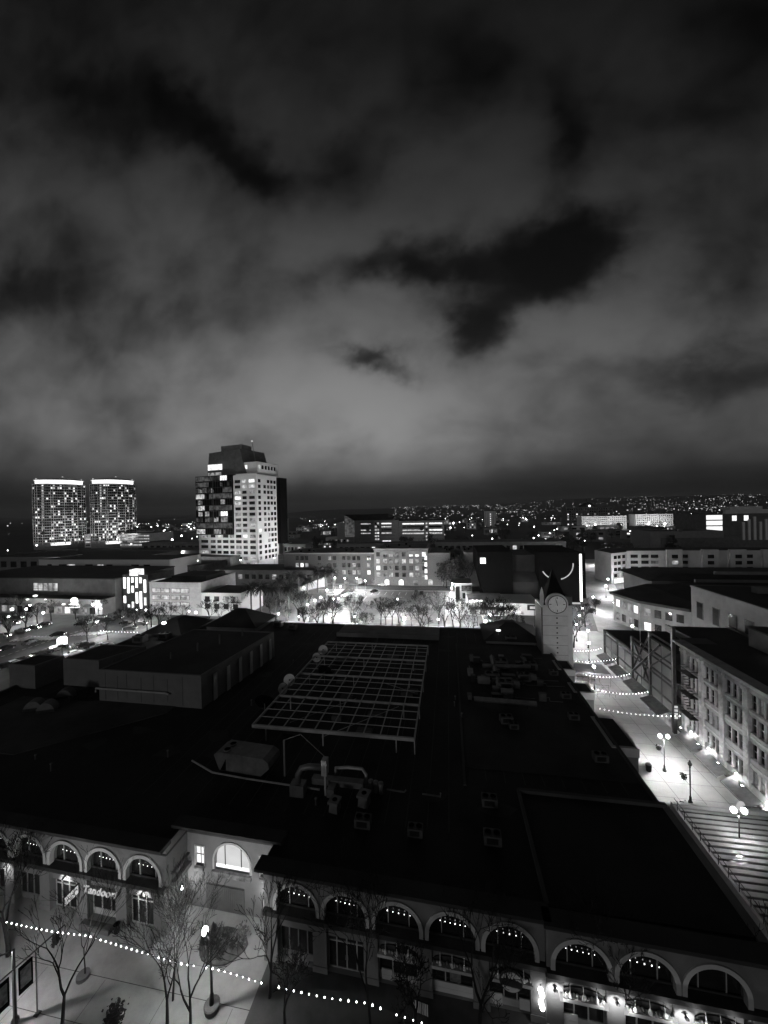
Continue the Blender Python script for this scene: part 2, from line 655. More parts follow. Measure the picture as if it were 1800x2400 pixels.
def arch_wall(mb, x0, x1, centers, v=0.0, ztop=8.45, zb=4.5):
    x = x0
    for c in centers:
        pts = arch_pts(c, RI)
        mb.quad((x, v, zb), (c - RI, v, zb), (c - RI, v, ztop), (x, v, ztop))
        for a, b in zip(pts[1:-1], pts[2:-1]):
            mb.quad((a[0], v, a[1]), (b[0], v, b[1]), (b[0], v, ztop), (a[0], v, ztop))
        mb.quad((c - RI, v, zb), (c - RI, v, ZC), (c - RI, v, ZC), (c - RI, v, zb)) if False else None
        for a, b in zip(pts[:-1], pts[1:]):
            mb.quad((a[0], v, a[1]), (a[0], v + .65, a[1]), (b[0], v + .65, b[1]), (b[0], v, b[1]))
        x = c + RI
    mb.quad((x, v, zb), (x1, v, zb), (x1, v, ztop), (x, v, ztop))


def arch_trim(c, xf, v=0.0, ro=RO):
    mb = MB(xf)
    o, i = arch_pts(c, ro, z0=4.28), arch_pts(c, RI - .03, z0=4.28)
    f, b = v - .14, v + .3
    for k in range(len(o) - 1):
        mb.quad((o[k][0], f, o[k][1]), (i[k][0], f, i[k][1]), (i[k + 1][0], f, i[k + 1][1]), (o[k + 1][0], f, o[k + 1][1]))
        mb.quad((o[k][0], b, o[k][1]), (o[k][0], f, o[k][1]), (o[k + 1][0], f, o[k + 1][1]), (o[k + 1][0], b, o[k + 1][1]))
        mb.quad((i[k][0], f, i[k][1]), (i[k][0], b, i[k][1]), (i[k + 1][0], b, i[k + 1][1]), (i[k + 1][0], f, i[k + 1][1]))
    for s in (0, -1):
        mb.quad((o[s][0], f, o[s][1]), (i[s][0], f, i[s][1]), (i[s][0], b, i[s][1]), (o[s][0], b, o[s][1]))
    return mb


def facade(xf, x0, x1, centers, v=0.0):
    w = MB(xf)
    arch_wall(w, x0, x1, centers, v)
    w.build('upper_wall', 'stucco', mall)
    # ledge between the storeys, string course, eaves
    MB(xf).box(x0, x1, v - .4, v + .6, 4.08, 4.47).build('ledge', 'trim_dark', mall)
    MB(xf).box(x0, x1, v - .08, v + .02, 7.46, 7.6).build('string_course', 'trim_dark', mall)
    MB(xf).box(x0 - .3, x1 + .3, v - .95, v + .3, 8.45, 8.62).box(x0 - .3, x1 + .3, v - 1.1, v + .3, 8.62, 8.86).build('eaves', 'roof_dark', mall)
    for c in centers:
        ro = RO
        win = arch_trim(c, xf, v, ro).build('arched_window', 'stucco_light', mall)
        MB(xf).quad((c - RI, v + .6, 4.4), (c + RI, v + .6, 4.4), (c + RI, v + .6, 7), (c - RI, v + .6, 7)).build('pane', 'glass_dark', win)
        for dx in (-.85, .95):
            MB(xf).box(c + dx - .035, c + dx + .035, v + .50, v + .58, 4.47, 6.55).build('mullion', 'metal_pale', win)
        MB(xf).box(c - RI, c + RI, v + .42, v + .49, 4.47, 4.62).build('sill', 'trim_dark', win)
    # square vents and round medallions in the attic
    k = 0
    for a, b in zip(centers[:-1], centers[1:]):
        m = (a + b) / 2
        MB(xf).lathe([(.15, -.1), (.17, 0), (.1, .05)], (0, 0, 0), 10).build('medallion', 'stucco_dark', mall).matrix_local = \
            xf @ Matrix.Translation((m + .5, v, 8.02)) @ Matrix.Rotation(R(90), 4, 'X')
    for c in centers:
        p = MB(xf).box(c - .05, c + .75, v - .03, v + .2, 7.75, 8.32).build('vent', 'stucco_dark', mall)


facade(FA, -58, -27.2, BAYS_L)
facade(FA, -17.1, 6.75, BAYS_M)
facade(FR, 6.75, 22.0, BAYS_R)


def shopfront(xf, c, half, v, kind):
    """ground floor of one bay between its piers"""
    t = mall
    MB(xf).box(c - half, c + half, v, v + .5, 3.05, 4.07).build('fascia', 'stucco', t)
    fr = MB(xf)
    z0, z1, y0, y1 = .0, 3.04, v + .30, v + .40
    xs = {'door': [-1.55, -.85, 0, .85, 1.55], 'window': [-1.55, -.55, .45, 1.55], 'shop': [-1.55, -.45, .5, 1.55], 'panes': [-1.55, -.8, 0, .8, 1.55]}[kind]
    half2 = half
    for q in xs:
        q = q * half2 / 1.55
        fr.box(c + q - .05, c + q + .05, y0, y1, z0, z1)
    zs = [.03, 2.35, 3.0] if kind == 'door' else [.55, 2.98]
    for z in zs:
        fr.box(c - half2, c + half2, y0 + .002, y1 - .002, z - .05, z + .05)
    if kind in ('shop', 'window', 'panes'):
        fr.box(c - half2, c + half2, y0 + .01, y1 + .05, 0, .5)
    f = fr.build('shop_front', 'metal_pale' if kind != 'panes' else 'metal_grey', t)
    MB(xf).quad((c - half2, y1 - .03, .05), (c + half2, y1 - .03, .05), (c + half2, y1 - .03, 3.0), (c - half2, y1 - .03, 3.0)).build('pane', 'glass_dark', f)
    if kind in ('door',):
        for s in (-.12, .12):
            MB(xf).box(c + s - .02, c + s + .02, y0 - .07, y0 - .03, .9, 1.3).build('handle', 'metal_grey', f)


def piers(xf, xs, v=0.0, w=.62):
    for x in xs:
        MB(xf).box(x - w, x + w, v - .32, v + .5, 0, 4.075).box(x - w - .05, x + w + .05, v - .37, v - .32, 0, .55).build('pier', 'stucco', mall)


piers(FA, [-54.9, -50.4, -45.9, -41.35, -36.75, -32.15, -27.85])
piers(FA, [-16.35, -11.75, -7.2, -2.68, 1.85, 6.2])
piers(FR, [7.25, 11.5, 15.95, 20.8])
for c, k in zip(BAYS_L, ['panes', 'panes', 'panes', 'door', 'window', 'door']):
    shopfront(FA, c, 1.66, 0, k)
for c, k in zip(BAYS_M, ['panes', 'door', 'shop', 'window', 'shop']):
    shopfront(FA, c, 1.66, 0, k)
for c, k in zip(BAYS_R, ['shop', 'window', 'panes']):
    shopfront(FR, c, 1.66, 0, k)
# pale panel boards under the shop windows
for xf, x0, x1 in ((FA, -6.4, -5.5), (FA, -2.05, 1.2), (FA, 2.5, 3.5), (FA, 4.8, 5.7), (FR, 7.9, 9.0), (FR, 12.2, 15.2)):
    MB(xf).box(x0, x1, .2, .28, .03, .42).box(x0, x1, .2, .28, .44, .92).build('stall_riser', 'white_wall', mall)
# the recessed entrance bay with the big lit arch
BV, BX0, BX1, BC = 2.75, -27.2, -17.1, -22.1
w = MB(FA)
RB = 1.95
zb = 4.15
pts = [(BC - RB, zb)] + [(BC - RB * math.cos(math.pi * i / 22), 4.95 + RB * math.sin(math.pi * i / 22)) for i in range(23)] + [(BC + RB, zb)]
ZT = 8.45
for xa, xb in ((BX0, -26.25), (-25.25, BC - RB), (BC + RB, -19.05), (-18.05, BX1)):
    w.quad((xa, BV, 0), (xb, BV, 0), (xb, BV, ZT), (xa, BV, ZT))
for xa, xb in ((-26.25, -25.25), (-19.05, -18.05)):
    w.quad((xa, BV, 0), (xb, BV, 0), (xb, BV, 4.2), (xa, BV, 4.2)).quad((xa, BV, 6.15), (xb, BV, 6.15), (xb, BV, ZT), (xa, BV, ZT))
w.quad((BC - RB, BV, 0), (BC + RB, BV, 0), (BC + RB, BV, zb), (BC - RB, BV, zb))
for a, b in zip(pts[1:-1], pts[2:-1]):
    w.quad((a[0], BV, a[1]), (b[0], BV, b[1]), (b[0], BV, ZT), (a[0], BV, ZT))
for a, b in zip(pts[:-1], pts[1:]):
    w.quad((a[0], BV, a[1]), (a[0], BV + .4, a[1]), (b[0], BV + .4, b[1]), (b[0], BV, b[1]))
w.quad((BX0, 0, 0), (BX0, BV, 0), (BX0, BV, ZT), (BX0, 0, ZT)).quad((BX1, BV, 0), (BX1, 0, 0), (BX1, 0, ZT), (BX1, BV, ZT))
w.build('entrance_wall', 'stucco', mall)
win = MB(FA)
o = [(BC - 2.15, zb)] + [(BC - 2.15 * math.cos(math.pi * i / 22), 4.95 + 2.15 * math.sin(math.pi * i / 22)) for i in range(23)] + [(BC + 2.15, zb)]
for k in range(len(o) - 1):
    win.quad((o[k][0], BV - .1, o[k][1]), (pts[k][0], BV - .1, pts[k][1]), (pts[k + 1][0], BV - .1, pts[k + 1][1]), (o[k + 1][0], BV - .1, o[k + 1][1]))
    win.quad((o[k][0], BV + .02, o[k][1]), (o[k][0], BV - .1, o[k][1]), (o[k + 1][0], BV - .1, o[k + 1][1]), (o[k + 1][0], BV + .02, o[k + 1][1]))
win = tag(win.build('lit_arched_window', 'stucco_light', mall), 'large brightly lit arched window over the recessed entrance')
MB(FA).add([(p[0], BV + .32, p[1]) for p in pts], [tuple(range(len(pts)))]).build('pane', 'bay_window', win)
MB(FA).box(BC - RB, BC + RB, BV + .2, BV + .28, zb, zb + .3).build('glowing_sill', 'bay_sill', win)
for dx in (-.95, .85):
    MB(FA).box(BC + dx - .03, BC + dx + .03, BV + .22, BV + .3, zb, 6.75).build('mullion', 'trim_dark', win)
MB(FA).box(BC - 2.15, BC + 2.15, BV - .32, BV - .02, zb - .5, zb - .02).build('balcony_panel', 'banner_print', win)
for xa, xb in ((-26.25, -25.25), (-19.05, -18.05)):
    f = MB(FA).box(xa - .08, xa, BV - .06, BV + .3, 4.2, 6.15).box(xb, xb + .08, BV - .06, BV + .3, 4.2, 6.15).box(xa - .08, xb + .08, BV - .06, BV + .3, 6.15, 6.24).build('lit_side_window', 'stucco_light', mall)
    MB(FA).quad((xa, BV + .25, 4.2), (xb, BV + .25, 4.2), (xb, BV + .25, 6.15), (xa, BV + .25, 6.15)).build('pane', 'bay_sill', f)
    MB(FA).box((xa + xb) / 2 - .025, (xa + xb) / 2 + .025, BV + .16, BV + .22, 4.2, 6.15).box(xa, xb, BV + .16, BV + .22, 5.15, 5.2).build('glazing_bar', 'trim_dark', f)
    MB(FA).box(xa, xb, BV - .3, BV - .03, 3.85, 4.18).build('sill_panel', 'banner_print', f)
MB(FA).box(BX0 + .02, BX1 - .02, BV - .08, BV + .02, 7.46, 7.6).box(BX0 - .02, BX0 + .08, 0, BV, 7.461, 7.601).build('string_course', 'trim_dark', mall)
MB(FA).box(BX0 - .01, BX0 + .5, .5, BV, 4.081, 4.471).box(BX0 - .02, BX0 + .3, .5, BV, 5.2, 5.32).build('ledge', 'stucco_dark', mall)
MB(FA).box(BX0 - .9, BX1 + .9, BV - .95, BV + .3, 8.452, 8.622).box(BX0 - .9, BX1 + .9, BV - 1.1, BV + .3, 8.622, 8.862).build('eaves', 'roof_dark', mall)
for x in (-26.3, -24.0, -20.2, -18.2):
    MB().lathe([(.15, -.1), (.17, 0), (.1, .05)], (0, 0, 0), 10).build('medallion', 'stucco_dark', mall).matrix_local = FA @ Matrix.Translation((x, BV, 8.02)) @ Matrix.Rotation(R(90), 4, 'X')
MB(FA).box(-22.4, -21.5, BV - .03, BV + .1, 7.75, 8.32).build('vent', 'stucco_dark', mall)
gt = MB(FA)
for i in range(20):
    gt.box(-25.0 + i * .21, -24.83 + i * .21, BV - .14, BV - .06, .1, 2.55)
gt.box(-25.05, -20.8, BV - .06, BV - .02, .05, 2.6)
gt.build('slatted_gate', 'stucco_dark', mall)
d = MB(FA).box(-18.75, -18.65, BV - .12, BV - .02, 0, 2.5).box(-17.75, -17.65, BV - .12, BV - .02, 0, 2.5).box(-18.65, -17.75, BV - .12, BV - .02, 2.4, 2.5).box(-18.65, -17.75, BV - .12, BV - .02, 1.15, 1.25).box(-18.65, -17.75, BV - .12, BV - .02, 0, .2).build('side_door', 'metal_pale', mall)
MB(FA).quad((-18.65, BV - .05, .2), (-17.75, BV - .05, .2), (-17.75, BV - .05, 2.4), (-18.65, BV - .05, 2.4)).build('pane', 'glass_mid', d)

# body and roofs
b = MB()
P0, P1, P2, P3 = FA @ Vector((-27.2, .66, 0)), FA @ Vector((-27.2, 3.2, 0)), FA @ Vector((-17.1, 3.2, 0)), FA @ Vector((-17.1, .66, 0))
OUT = [(-80.5, 32.6), (P0.x, P0.y), (P1.x, P1.y), (P2.x, P2.y), (P3.x, P3.y), (6.75, 30.95), (21.3, 30.6), (21.3, 83), (21.3, 99.2), (-52, 99.2), (-80.3, 97.5)]
b.prism(OUT, 0, ROOF)
b.build('body', 'stucco_mid', mall)
MB().prism(OUT, ROOF + .004, ROOF + .03).build('roof', 'roof_black', mall)
sm = MB()
for i in range(46):
    x = -78 + i * 2.15
    if -60 < x < -38:
        continue
    sm.box(x, x + .09, 44 if x > 1.5 else 36.5, 96, ROOF + .028, ROOF + .036)
sm.build('membrane_seams', 'roof_grey', mall)
rp_ = random.Random(6)
for i in range(34):
    x, y = rp_.uniform(-74, 18), rp_.uniform(36, 94)
    if -30 < x < -3 and 46 < y < 82 or -62 < x < -37 and 52 < y < 77:
        continue
    a_ = rp_.uniform(0, 3)
    MB().prism([(x + rp_.uniform(.5, 2.6) * math.cos(a_ + k), y + rp_.uniform(.5, 2.0) * math.sin(a_ + k)) for k in (0, 1.2, 2.4, 3.5, 4.9)], ROOF + .03 + i * .0004, ROOF + .037 + i * .0004).build('roof_repair', 'roof_dark', mall)
p = MB()
for (x0, x1, y0, y1, z) in ((20.95, 21.32, 42.9, 99.2, .32), (-52, 21, 98.9, 99.25, .35), (7.1, 21.7, 42.45, 42.85, .55), (6.9, 7.2, 30.6, 42.85, .5), (-80.6, -80.1, 34, 97, .5), (1.1, 1.4, 42.9, 88, .22)):
    p.box(x0, x1, y0, y1, ROOF - .1, ROOF + z)
p.build('parapet', 'roof_grey', mall)
MB().box(7.2, 21.6, 30.7, 42.44, ROOF + .03, ROOF + .2).build('corner_roof', 'roof_black', mall)
MB().box(21.3, 22.0, 30.4, 42.8, 8.3, 8.55).build('corner_cornice', 'stucco_mid', mall)
# bays with white fascias stepping out over the street
for (x1, y0, y1) in ((23.7, 52.3, 59.6), (23.7, 67.0, 70.6), (23.5, 76.0, 80.5)):
    MB().box(20.6, x1 - .12, y0 + .12, y1 - .12, 0, 7.35).build('street_bay', 'stucco', mall)
    MB().box(20.4, x1, y0, y1, 7.35, 8.5).box(20.9, x1 - .3, y0 + .3, y1 - .3, 8.5, 8.52).build('bay_fascia', 'pale_wall', mall)
    MB().box(20.8, x1 - .4, y0 + .4, y1 - .4, 8.521, 8.54).build('bay_roof', 'roof_black', mall)
# shop windows along the street side
for i, y in enumerate((45.5, 49.0, 61.5, 64.5, 72.5, 75)):
    f = MB().box(21.3, 21.42, y - 1.2, y + 1.2, .1, 3.4).build('street_window', 'metal_grey', mall)
    MB().quad((21.43, y - 1.1, .3), (21.43, y + 1.1, .3), (21.43, y + 1.1, 3.3), (21.43, y - 1.1, 3.3)).build('pane', 'lit_mid' if i % 2 else 'glass_dark', f)


def hip(x0, x1, y0, y1, zb, zt, inset, m='roof_black'):
    MB().box(x0 + .6, x1 - .6, y0 + .6, y1 - .6, ROOF, zb - .01).build('hip_base', 'stucco', mall)
    MB().frustum((x0, x1, y0, y1), zb, (x0 + inset, x1 - inset, y0 + min(inset, (y1 - y0) / 2 - .3), y1 - min(inset, (y1 - y0) / 2 - .3)), zt).build('hip_roof', m, mall)


hip(-66, -50.5, 90.0, 102.0, 9.6, 13.2, 6.4)
hip(7.6, 21.2, 88.5, 101.6, 9.1, 12.0, 5.6)
hip(-79.8, -68, 84, 97.5, 9.2, 11.9, 5.0)
MB().box(-28.5, -2.8, 90.0, 90.6, ROOF, 9.3).box(-28.5, -2.8, 90.6, 98, ROOF, 8.9).build('roof_step', 'stucco_mid', mall)
MB().prism([(-75, 40), (-58, 40), (-45, 52), (-45, 57), (-62, 53.5), (-75, 53.5)], ROOF + .03, ROOF + .12).build('roof_patch', 'roof_grey', mall)
MB().box(1.4, 20.9, 46, 88, ROOF + .03, ROOF + .1).build('roof_patch', 'roof_dark', mall)

# rooftop halls: plain boxes of their own on the mall's roof
def rooftop_box(name, label, corners, z1, wallm, roofm, rim=.35):
    t = thing(name, label, 'building', (corners[0][0], corners[0][1], ROOF))
    loc = [(c[0] - corners[0][0], c[1] - corners[0][1]) for c in corners]
    MB().prism(loc, 0.02, z1 - ROOF).build('wall', wallm, t)
    cx = sum(c[0] for c in loc) / len(loc)
    cy = sum(c[1] for c in loc) / len(loc)
    ins = [(c[0] + (cx - c[0]) / max(abs(cx - c[0]), 1e-6) * rim, c[1] + (cy - c[1]) / max(abs(cy - c[1]), 1e-6) * rim) for c in loc]
    MB().prism(ins, z1 - ROOF + .004, z1 - ROOF + .03).build('roof', roofm, t)
    rm = MB()
    for k in range(len(loc)):
        a, b_ = loc[k], loc[(k + 1) % len(loc)]
        a2, b2 = ins[k], ins[(k + 1) % len(loc)]
        rm.add([(a[0], a[1], z1 - ROOF), (b_[0], b_[1], z1 - ROOF), (b2[0], b2[1], z1 - ROOF), (a2[0], a2[1], z1 - ROOF),
                (a[0], a[1], z1 - ROOF + .12), (b_[0], b_[1], z1 - ROOF + .12), (b2[0], b2[1], z1 - ROOF + .12), (a2[0], a2[1], z1 - ROOF + .12)],
               [(4, 5, 6, 7), (0, 1, 5, 4), (2, 3, 7, 6)])
    rm.build('coping', 'stucco', t)
    return t


hall = rooftop_box('rooftop_hall', 'largest pale box hall standing on the mall roof, stained wall with a long pipe', [(-59.7, 54), (-40.2, 54), (-38.4, 76), (-58.0, 76)], 13.6, 'stucco', 'roof_black')
st = MB()
for i, x in enumerate((1.2, 3.6, 5.4, 8.2, 10.6, 13.2, 16.0)):
    st.box(x, x + .14, -.02, .01, .3 + .25 * (i % 3), 5.0 - .5 * (i % 2))
st.build('stain_streaks', 'stucco_dark', hall)
MB().tube([(-.3, -.35, 1.7), (-.3, -.35, 2.35), (13.2, -.35, 2.35), (13.8, -.35, 2.15)], .16, 8).build('pipe', 'metal_pale', hall)
for i in range(6):
    MB().box(19.9 + i * .28, 20.02 + i * .28, 2.5 + i * 3.4, 3.5 + i * 3.4, .1, 4.6 - .2 * (i % 2)).build('pilaster', 'stucco_light', hall)
for (x, y, h_) in ((9, 6, 1.2), (11.5, 10, 1.6), (13.5, 14, 1.9), (15.5, 19, 1.5)):
    MB().tube([(x, y, 5.3), (x, y, 5.3 + h_)], .16, 8).build('vent_pipe', 'stucco_dark', hall)
rooftop_box('rooftop_block', 'pale square block on the roof touching the left end of the largest hall', [(-72.2, 58.2), (-64.3, 58.2), (-61.5, 66), (-71.6, 66)], 13.2, 'stucco', 'roof_black')
p0, p1, p2 = at(21, 1558, 12.5), at(65, 1561, 12.5), at(99, 1550, 12.5)
rooftop_box('rooftop_block', 'short pale block on the roof edge next to the left parking lot', [(p0.x, p0.y), (p1.x + 1.6, p1.y), (p1.x + 2.0, p1.y + 5), (p0.x + .4, p0.y + 5)], 12.5, 'stucco', 'roof_black')

# trellis frame over the roof court
tr = thing('roof_trellis', 'open pale grid trellis on thin posts covering the middle of the mall roof', 'trellis', (0, 0, ROOF))
gx0, gx1, gy0, gy1, gz = -27.6, -4.9, 47.6, 80.6, 2.15
m = MB()
m.box(gx0, gx1, gy0 - .14, gy0 + .14, gz - .42, gz).box(gx0, gx1, gy1 - .1, gy1 + .1, gz - .3, gz).box(gx0 - .1, gx0 + .1, gy0, gy1, gz - .3, gz + .002).box(gx1 - .1, gx1 + .1, gy0, gy1, gz - .3, gz + .002)
m.build('rim', 'metal_pale', tr)
for i in range(1, 10):
    x = gx0 + (gx1 - gx0) * i / 10
    MB().box(x - .07, x + .07, gy0, gy1, gz - .16, gz - .02).build('rafter', 'metal_pale', tr)
for i in range(1, 16):
    y = gy0 + (gy1 - gy0) * i / 16
    wd = .13 if i % 4 == 0 else .055
    MB().box(gx0, gx1, y - wd, y + wd, gz - .01 - (.22 if i % 4 == 0 else .0), gz + .05).build('purlin', 'metal_pale', tr)
for y in (gy0, gy0 + 8.2, gy0 + 16.5, gy0 + 24.7, gy1):
    for x in (gx0 + 2, gx0 + 10.3, gx1 - 2.4, gx1):
        MB().box(x - .07, x + .07, y - .07, y + .07, 0.02, gz - .17).build('post', 'metal_pale', tr)
for (a, b_) in (((-18, 49, .3), (-8, 55.5, gz - .3)), ((-12, 66, .3), (-6, 60, gz - .3)), ((-24, 52, .2), (-15, 57, gz - .3))):
    MB().tube([a, b_], .05, 5).build('brace', 'metal_pale', tr)
rr = random.Random(3)
for i in range(16):
    x, y = rr.uniform(-25, -8), rr.uniform(49, 79)
    l, w_, h_ = rr.uniform(1, 2.6), rr.uniform(.6, 1.4), rr.uniform(.2, .7)
    tag(MB().box(x, x + l, y, y + w_, ROOF + .03, ROOF + h_).box(x + .1, x + l - .1, y + .1, y + w_ - .1, ROOF + h_, ROOF + h_ + .08).build('roof_skylight', 'stucco_dark'),
        'low dark box on the roof court, seen through the open trellis grid', 'roof box', 'low boxes under the trellis')
# satellite dishes
def dish(px, py, z, r, yaw, pitch, label, m='dish'):
    p = at(px, py, z)
    t = thing('satellite_dish', label, 'dish', (p.x, p.y, ROOF), R(yaw), 'satellite dishes on the roof')
    MB().tube([(0, .3, .02), (0, .3, z - ROOF - .1)], .07, 6).build('mast', 'metal_grey', t)
    prof = [(r * q, -.16 * r * (1 - q * q)) for q in (.02, .3, .6, .85, 1)] + [(r * q, -.16 * r * (1 - q * q) - .05) for q in (1, .85, .6, .3, .02)]
    d_ = MB().lathe(prof, (0, 0, 0), 28).build('reflector', m, t)
    MB().lathe([(.13, -.1 * r), (.11, .05), (.03, .1)], (0, 0, 0), 10).build('feed_horn', 'trim_dark', d_)
    MB().lathe([(r * .97, -.05), (r * 1.03, -.05), (r * 1.03, .03), (r * .97, .03)], (0, 0, 0), 28, False).build('rim', 'metal_dark', d_)
    d_.location = (0, 0, z - ROOF)
    d_.rotation_euler = (R(pitch), 0, 0)
    MB().tube([(0, -.1, z - ROOF - r * .8), (0, -r * .8, z - ROOF + .1)], .03, 5).build('feed_arm', 'metal_grey', t)
    return t


dish(678, 1594, 10.3, 1.05, 10, 72, 'round pale satellite dish facing the camera, beside the trellis and nearest to it')
dish(663, 1614, 10.0, .95, 62, 68, 'pale satellite dish turned sideways, leaning next to the nearest round dish')
dish(757, 1523, 10.6, 1.0, 12, 72, 'round pale satellite dish near the far left corner of the trellis')
dish(742, 1541, 10.1, .95, 40, 65, 'narrow pale satellite dish just left of the far round dish')
dish(762, 1573, 10.4, 1.35, 175, 70, 'black satellite dish seen from behind, over the edge of the trellis', 'black_panel')
dish(622, 1645, 9.8, 1.7, 185, 64, 'largest black satellite dish lying near the left corner of the trellis', 'black_panel')

# rooftop plant
def ac_unit(x, y, rz, s, label, m='duct_dark', fans=2, lab_z=ROOF + .03):
    t = thing('air_handler', label, 'air conditioner', (x, y, lab_z), R(rz), 'roof air conditioning units')
    l, w_, h_ = 1.9 * s, 1.2 * s, 1.15 * s
    MB().box(0, l, 0, w_, .12, h_).build('cabinet', m, t)
    MB().box(.05, l - .05, .05, .15, 0.0, .12).box(.05, l - .05, w_ - .15, w_ - .05, 0.0, .12).build('skid', 'metal_dark', t)
    for i in range(fans):
        f = MB().lathe([(.36 * s, 0), (.40 * s, .0), (.40 * s, .1 * s), (.36 * s, .1 * s)], (l * (i + .5) / fans, w_ / 2, h_), 14, False).build('fan_guard', 'metal_dark', t)
        MB().lathe([(.34 * s, .02), (.34 * s, .03)], (l * (i + .5) / fans, w_ / 2, h_), 14).build('fan', 'black_panel', f)
    MB().box(.15 * l, .8 * l, -.02, .0, .3 * h_, .85 * h_).build('grille', 'metal_dark', t)
    return t


ACS = [((1175, 1700), 8, 1.1, 'in the middle of the dark right roof strip'), ((1195, 1712), 5, .8, 'just right of the middle roof unit'),
       ((1290, 1585), 4, .9, 'near the foot of the clock tower'), ((1318, 1640), 3, .9, 'behind the second white fascia'),
       ((1335, 1690), 2, .9, 'behind the third white fascia'), ((1395, 1790), 2, 1.0, 'closest to the street side parapet'),
       ((1130, 1895), 0, 1.0, 'alone near the corner roof parapet line'), ((955, 1965), 0, .9, 'alone on the black front roof left of the parapet'),
       ((830, 1945), 0, 1.0, 'alone on the black front roof below the ducts'), ((1135, 1985), 0, 1.0, 'alone on the black roof close to the front eaves'),
       ((1185, 1510), 4, 1.6, 'at the far end, below the right hip roof'), ((1170, 1620), 4, 1.5, 'on the crowded plant deck, nearest one'),
       ((1215, 1600), 4, 1.4, 'on the crowded plant deck, right one'), ((1140, 1600), 4, 1.5, 'on the crowded plant deck, left one'),
       ((1230, 1575), 4, 1.5, 'on the crowded plant deck, far right one'), ((1160, 1570), 4, 1.6, 'on the crowded plant deck, far left one'),
       ((640, 1470), -8, 1.5, 'behind the left hip roof, larger one'), ((675, 1476), -8, 1.4, 'behind the left hip roof, right one'),
       ((445, 1463), 0, 1.6, 'on the back left roof between the two hips'), ((310, 1508), 0, 1.8, 'on the left roof edge behind the square block'),
       ((370, 1500), 0, 1.6, 'on the left roof beside the largest hall')]
for (q, rz, s, where) in ACS:
    p = at(q[0], q[1], ROOF)
    ac_unit(p.x, p.y, rz, s * .85, 'grey roof air conditioning unit ' + where)
# large pale hooded unit in front of the trellis
p = at(505, 1806, ROOF)
t = thing('rooftop_chiller', 'large pale wedge sided chiller with two round fans in front of the trellis', 'chiller', (p.x, p.y, ROOF + .03), R(-4))
MB().wedge([(-.2, 1.9), (.55, .1), (6.2, .1), (7.4, 1.2), (7.3, 1.9), (6.6, 2.3), (.5, 2.3)], 0, 2.6).build('casing', 'duct', t)
for k in range(2):
    f = MB().lathe([(.40, 0), (.46, 0), (.46, .12), (.40, .12)], (1.25, .7 + k * 1.15, 2.3), 16, False).build('fan_guard', 'metal_grey', t)
    MB().lathe([(.39, .02), (.39, .04)], (1.25, .7 + k * 1.15, 2.3), 16).build('fan', 'black_panel', f)
MB().wedge([(.75, .2), (1.5, .2), (1.5, 1.6)], -.02, -.001).build('side_grille', 'black_panel', t)
tag(MB().tube([(p.x - 4, p.y + 1.0, ROOF + .2), (p.x, p.y - .6, ROOF + .2), (p.x + 5, p.y - 1.0, ROOF + .2), (p.x + 14, p.y - 1.4, ROOF + .2)], .1, 6).build('roof_pipe', 'metal_pale'), 'long pale pipe running along the roof in front of the large chiller', 'pipe')
# bent ducts
p = at(697, 1862, ROOF)
t = thing('duct_run', 'bent pale ventilation duct with elbows left of the plant cluster', 'duct', (p.x, p.y, ROOF + .03))
MB().box(-.7, .9, -.5, .6, 0, 1.3).build('base_box', 'duct', t)
MB().tube([(.1, 0, 1.3), (.1, 0, 2.2), (.5, .1, 2.9), (1.3, .2, 3.1), (3.1, .3, 3.1)], .33, 10).build('elbow', 'duct', t, True)
MB().box(2.9, 3.5, -.1, .7, 2.4, 4.1).box(3.1, 3.3, .2, .4, 0, 2.4).build('stack', 'metal_pale', t)
MB().tube([(-2.6, 2.4, 4.4), (-.4, 2.2, 5.4), (2.9, 1.8, 3.1)], .05, 5).box(-2.7, -2.5, 2.3, 2.5, 0, 4.4).build('stay', 'metal_grey', t)
p = at(800, 1850, ROOF)
t = thing('duct_run', 'long pale duct with pipe bends in the middle of the front roof', 'duct', (p.x, p.y, ROOF + .03))
MB().box(-3.4, 2.6, -.4, .4, .5, 1.15).box(-1.2, -.4, -1.6, -.4, .1, 1.0).build('trunk_duct', 'duct', t)
MB().tube([(-1, 1.2, .1), (-1, 1.2, 1.5), (.5, 1.2, 1.7), (2.2, 1.2, 1.7), (2.7, 1.0, 1.2), (2.7, .6, .4)], .18, 8).build('pipe_bend', 'metal_pale', t, True)
for k in range(3):
    MB().lathe([(.24, 0), (.26, .9), (.34, .92), (.3, 1.2), (.05, 1.3)], (3.4 + k * .6, .2 - .1 * k, 0), 10).build('vent_cowl', 'duct', t)
MB().tube([(5.2, .3, .3), (7.2, .2, .3), (7.4, .2, .55)], .09, 6).tube([(9.2, .2, .3), (11.2, .1, .3), (11.2, .1, .7)], .09, 6).build('gas_pipe', 'metal_grey', t)
for (px, py, lab, sz_) in ((770, 1905, 'upright pale two part vent box below the duct run', 1.0), (838, 1892, 'pale square vent box with a round hole, right of the duct run', 1.1)):
    q = at(px, py, ROOF)
    t = thing('vent_box', lab, 'vent', (q.x, q.y, ROOF + .03), R(-10), 'vent boxes')
    MB().frustum((0, 1.0 * sz_, 0, 1.0 * sz_), 0, (.08, 1.0 * sz_ - .08, .08, 1.0 * sz_ - .08), .9 * sz_).build('curb', 'duct', t)
    MB().box(-.08, 1.0 * sz_ + .08, -.08, 1.0 * sz_ + .08, .9 * sz_, 1.15 * sz_).build('cap', 'duct', t)
    MB().lathe([(.28, 0), (.28, .02)], (.5 * sz_, .5 * sz_, 1.15 * sz_), 12).build('outlet', 'black_panel', t)
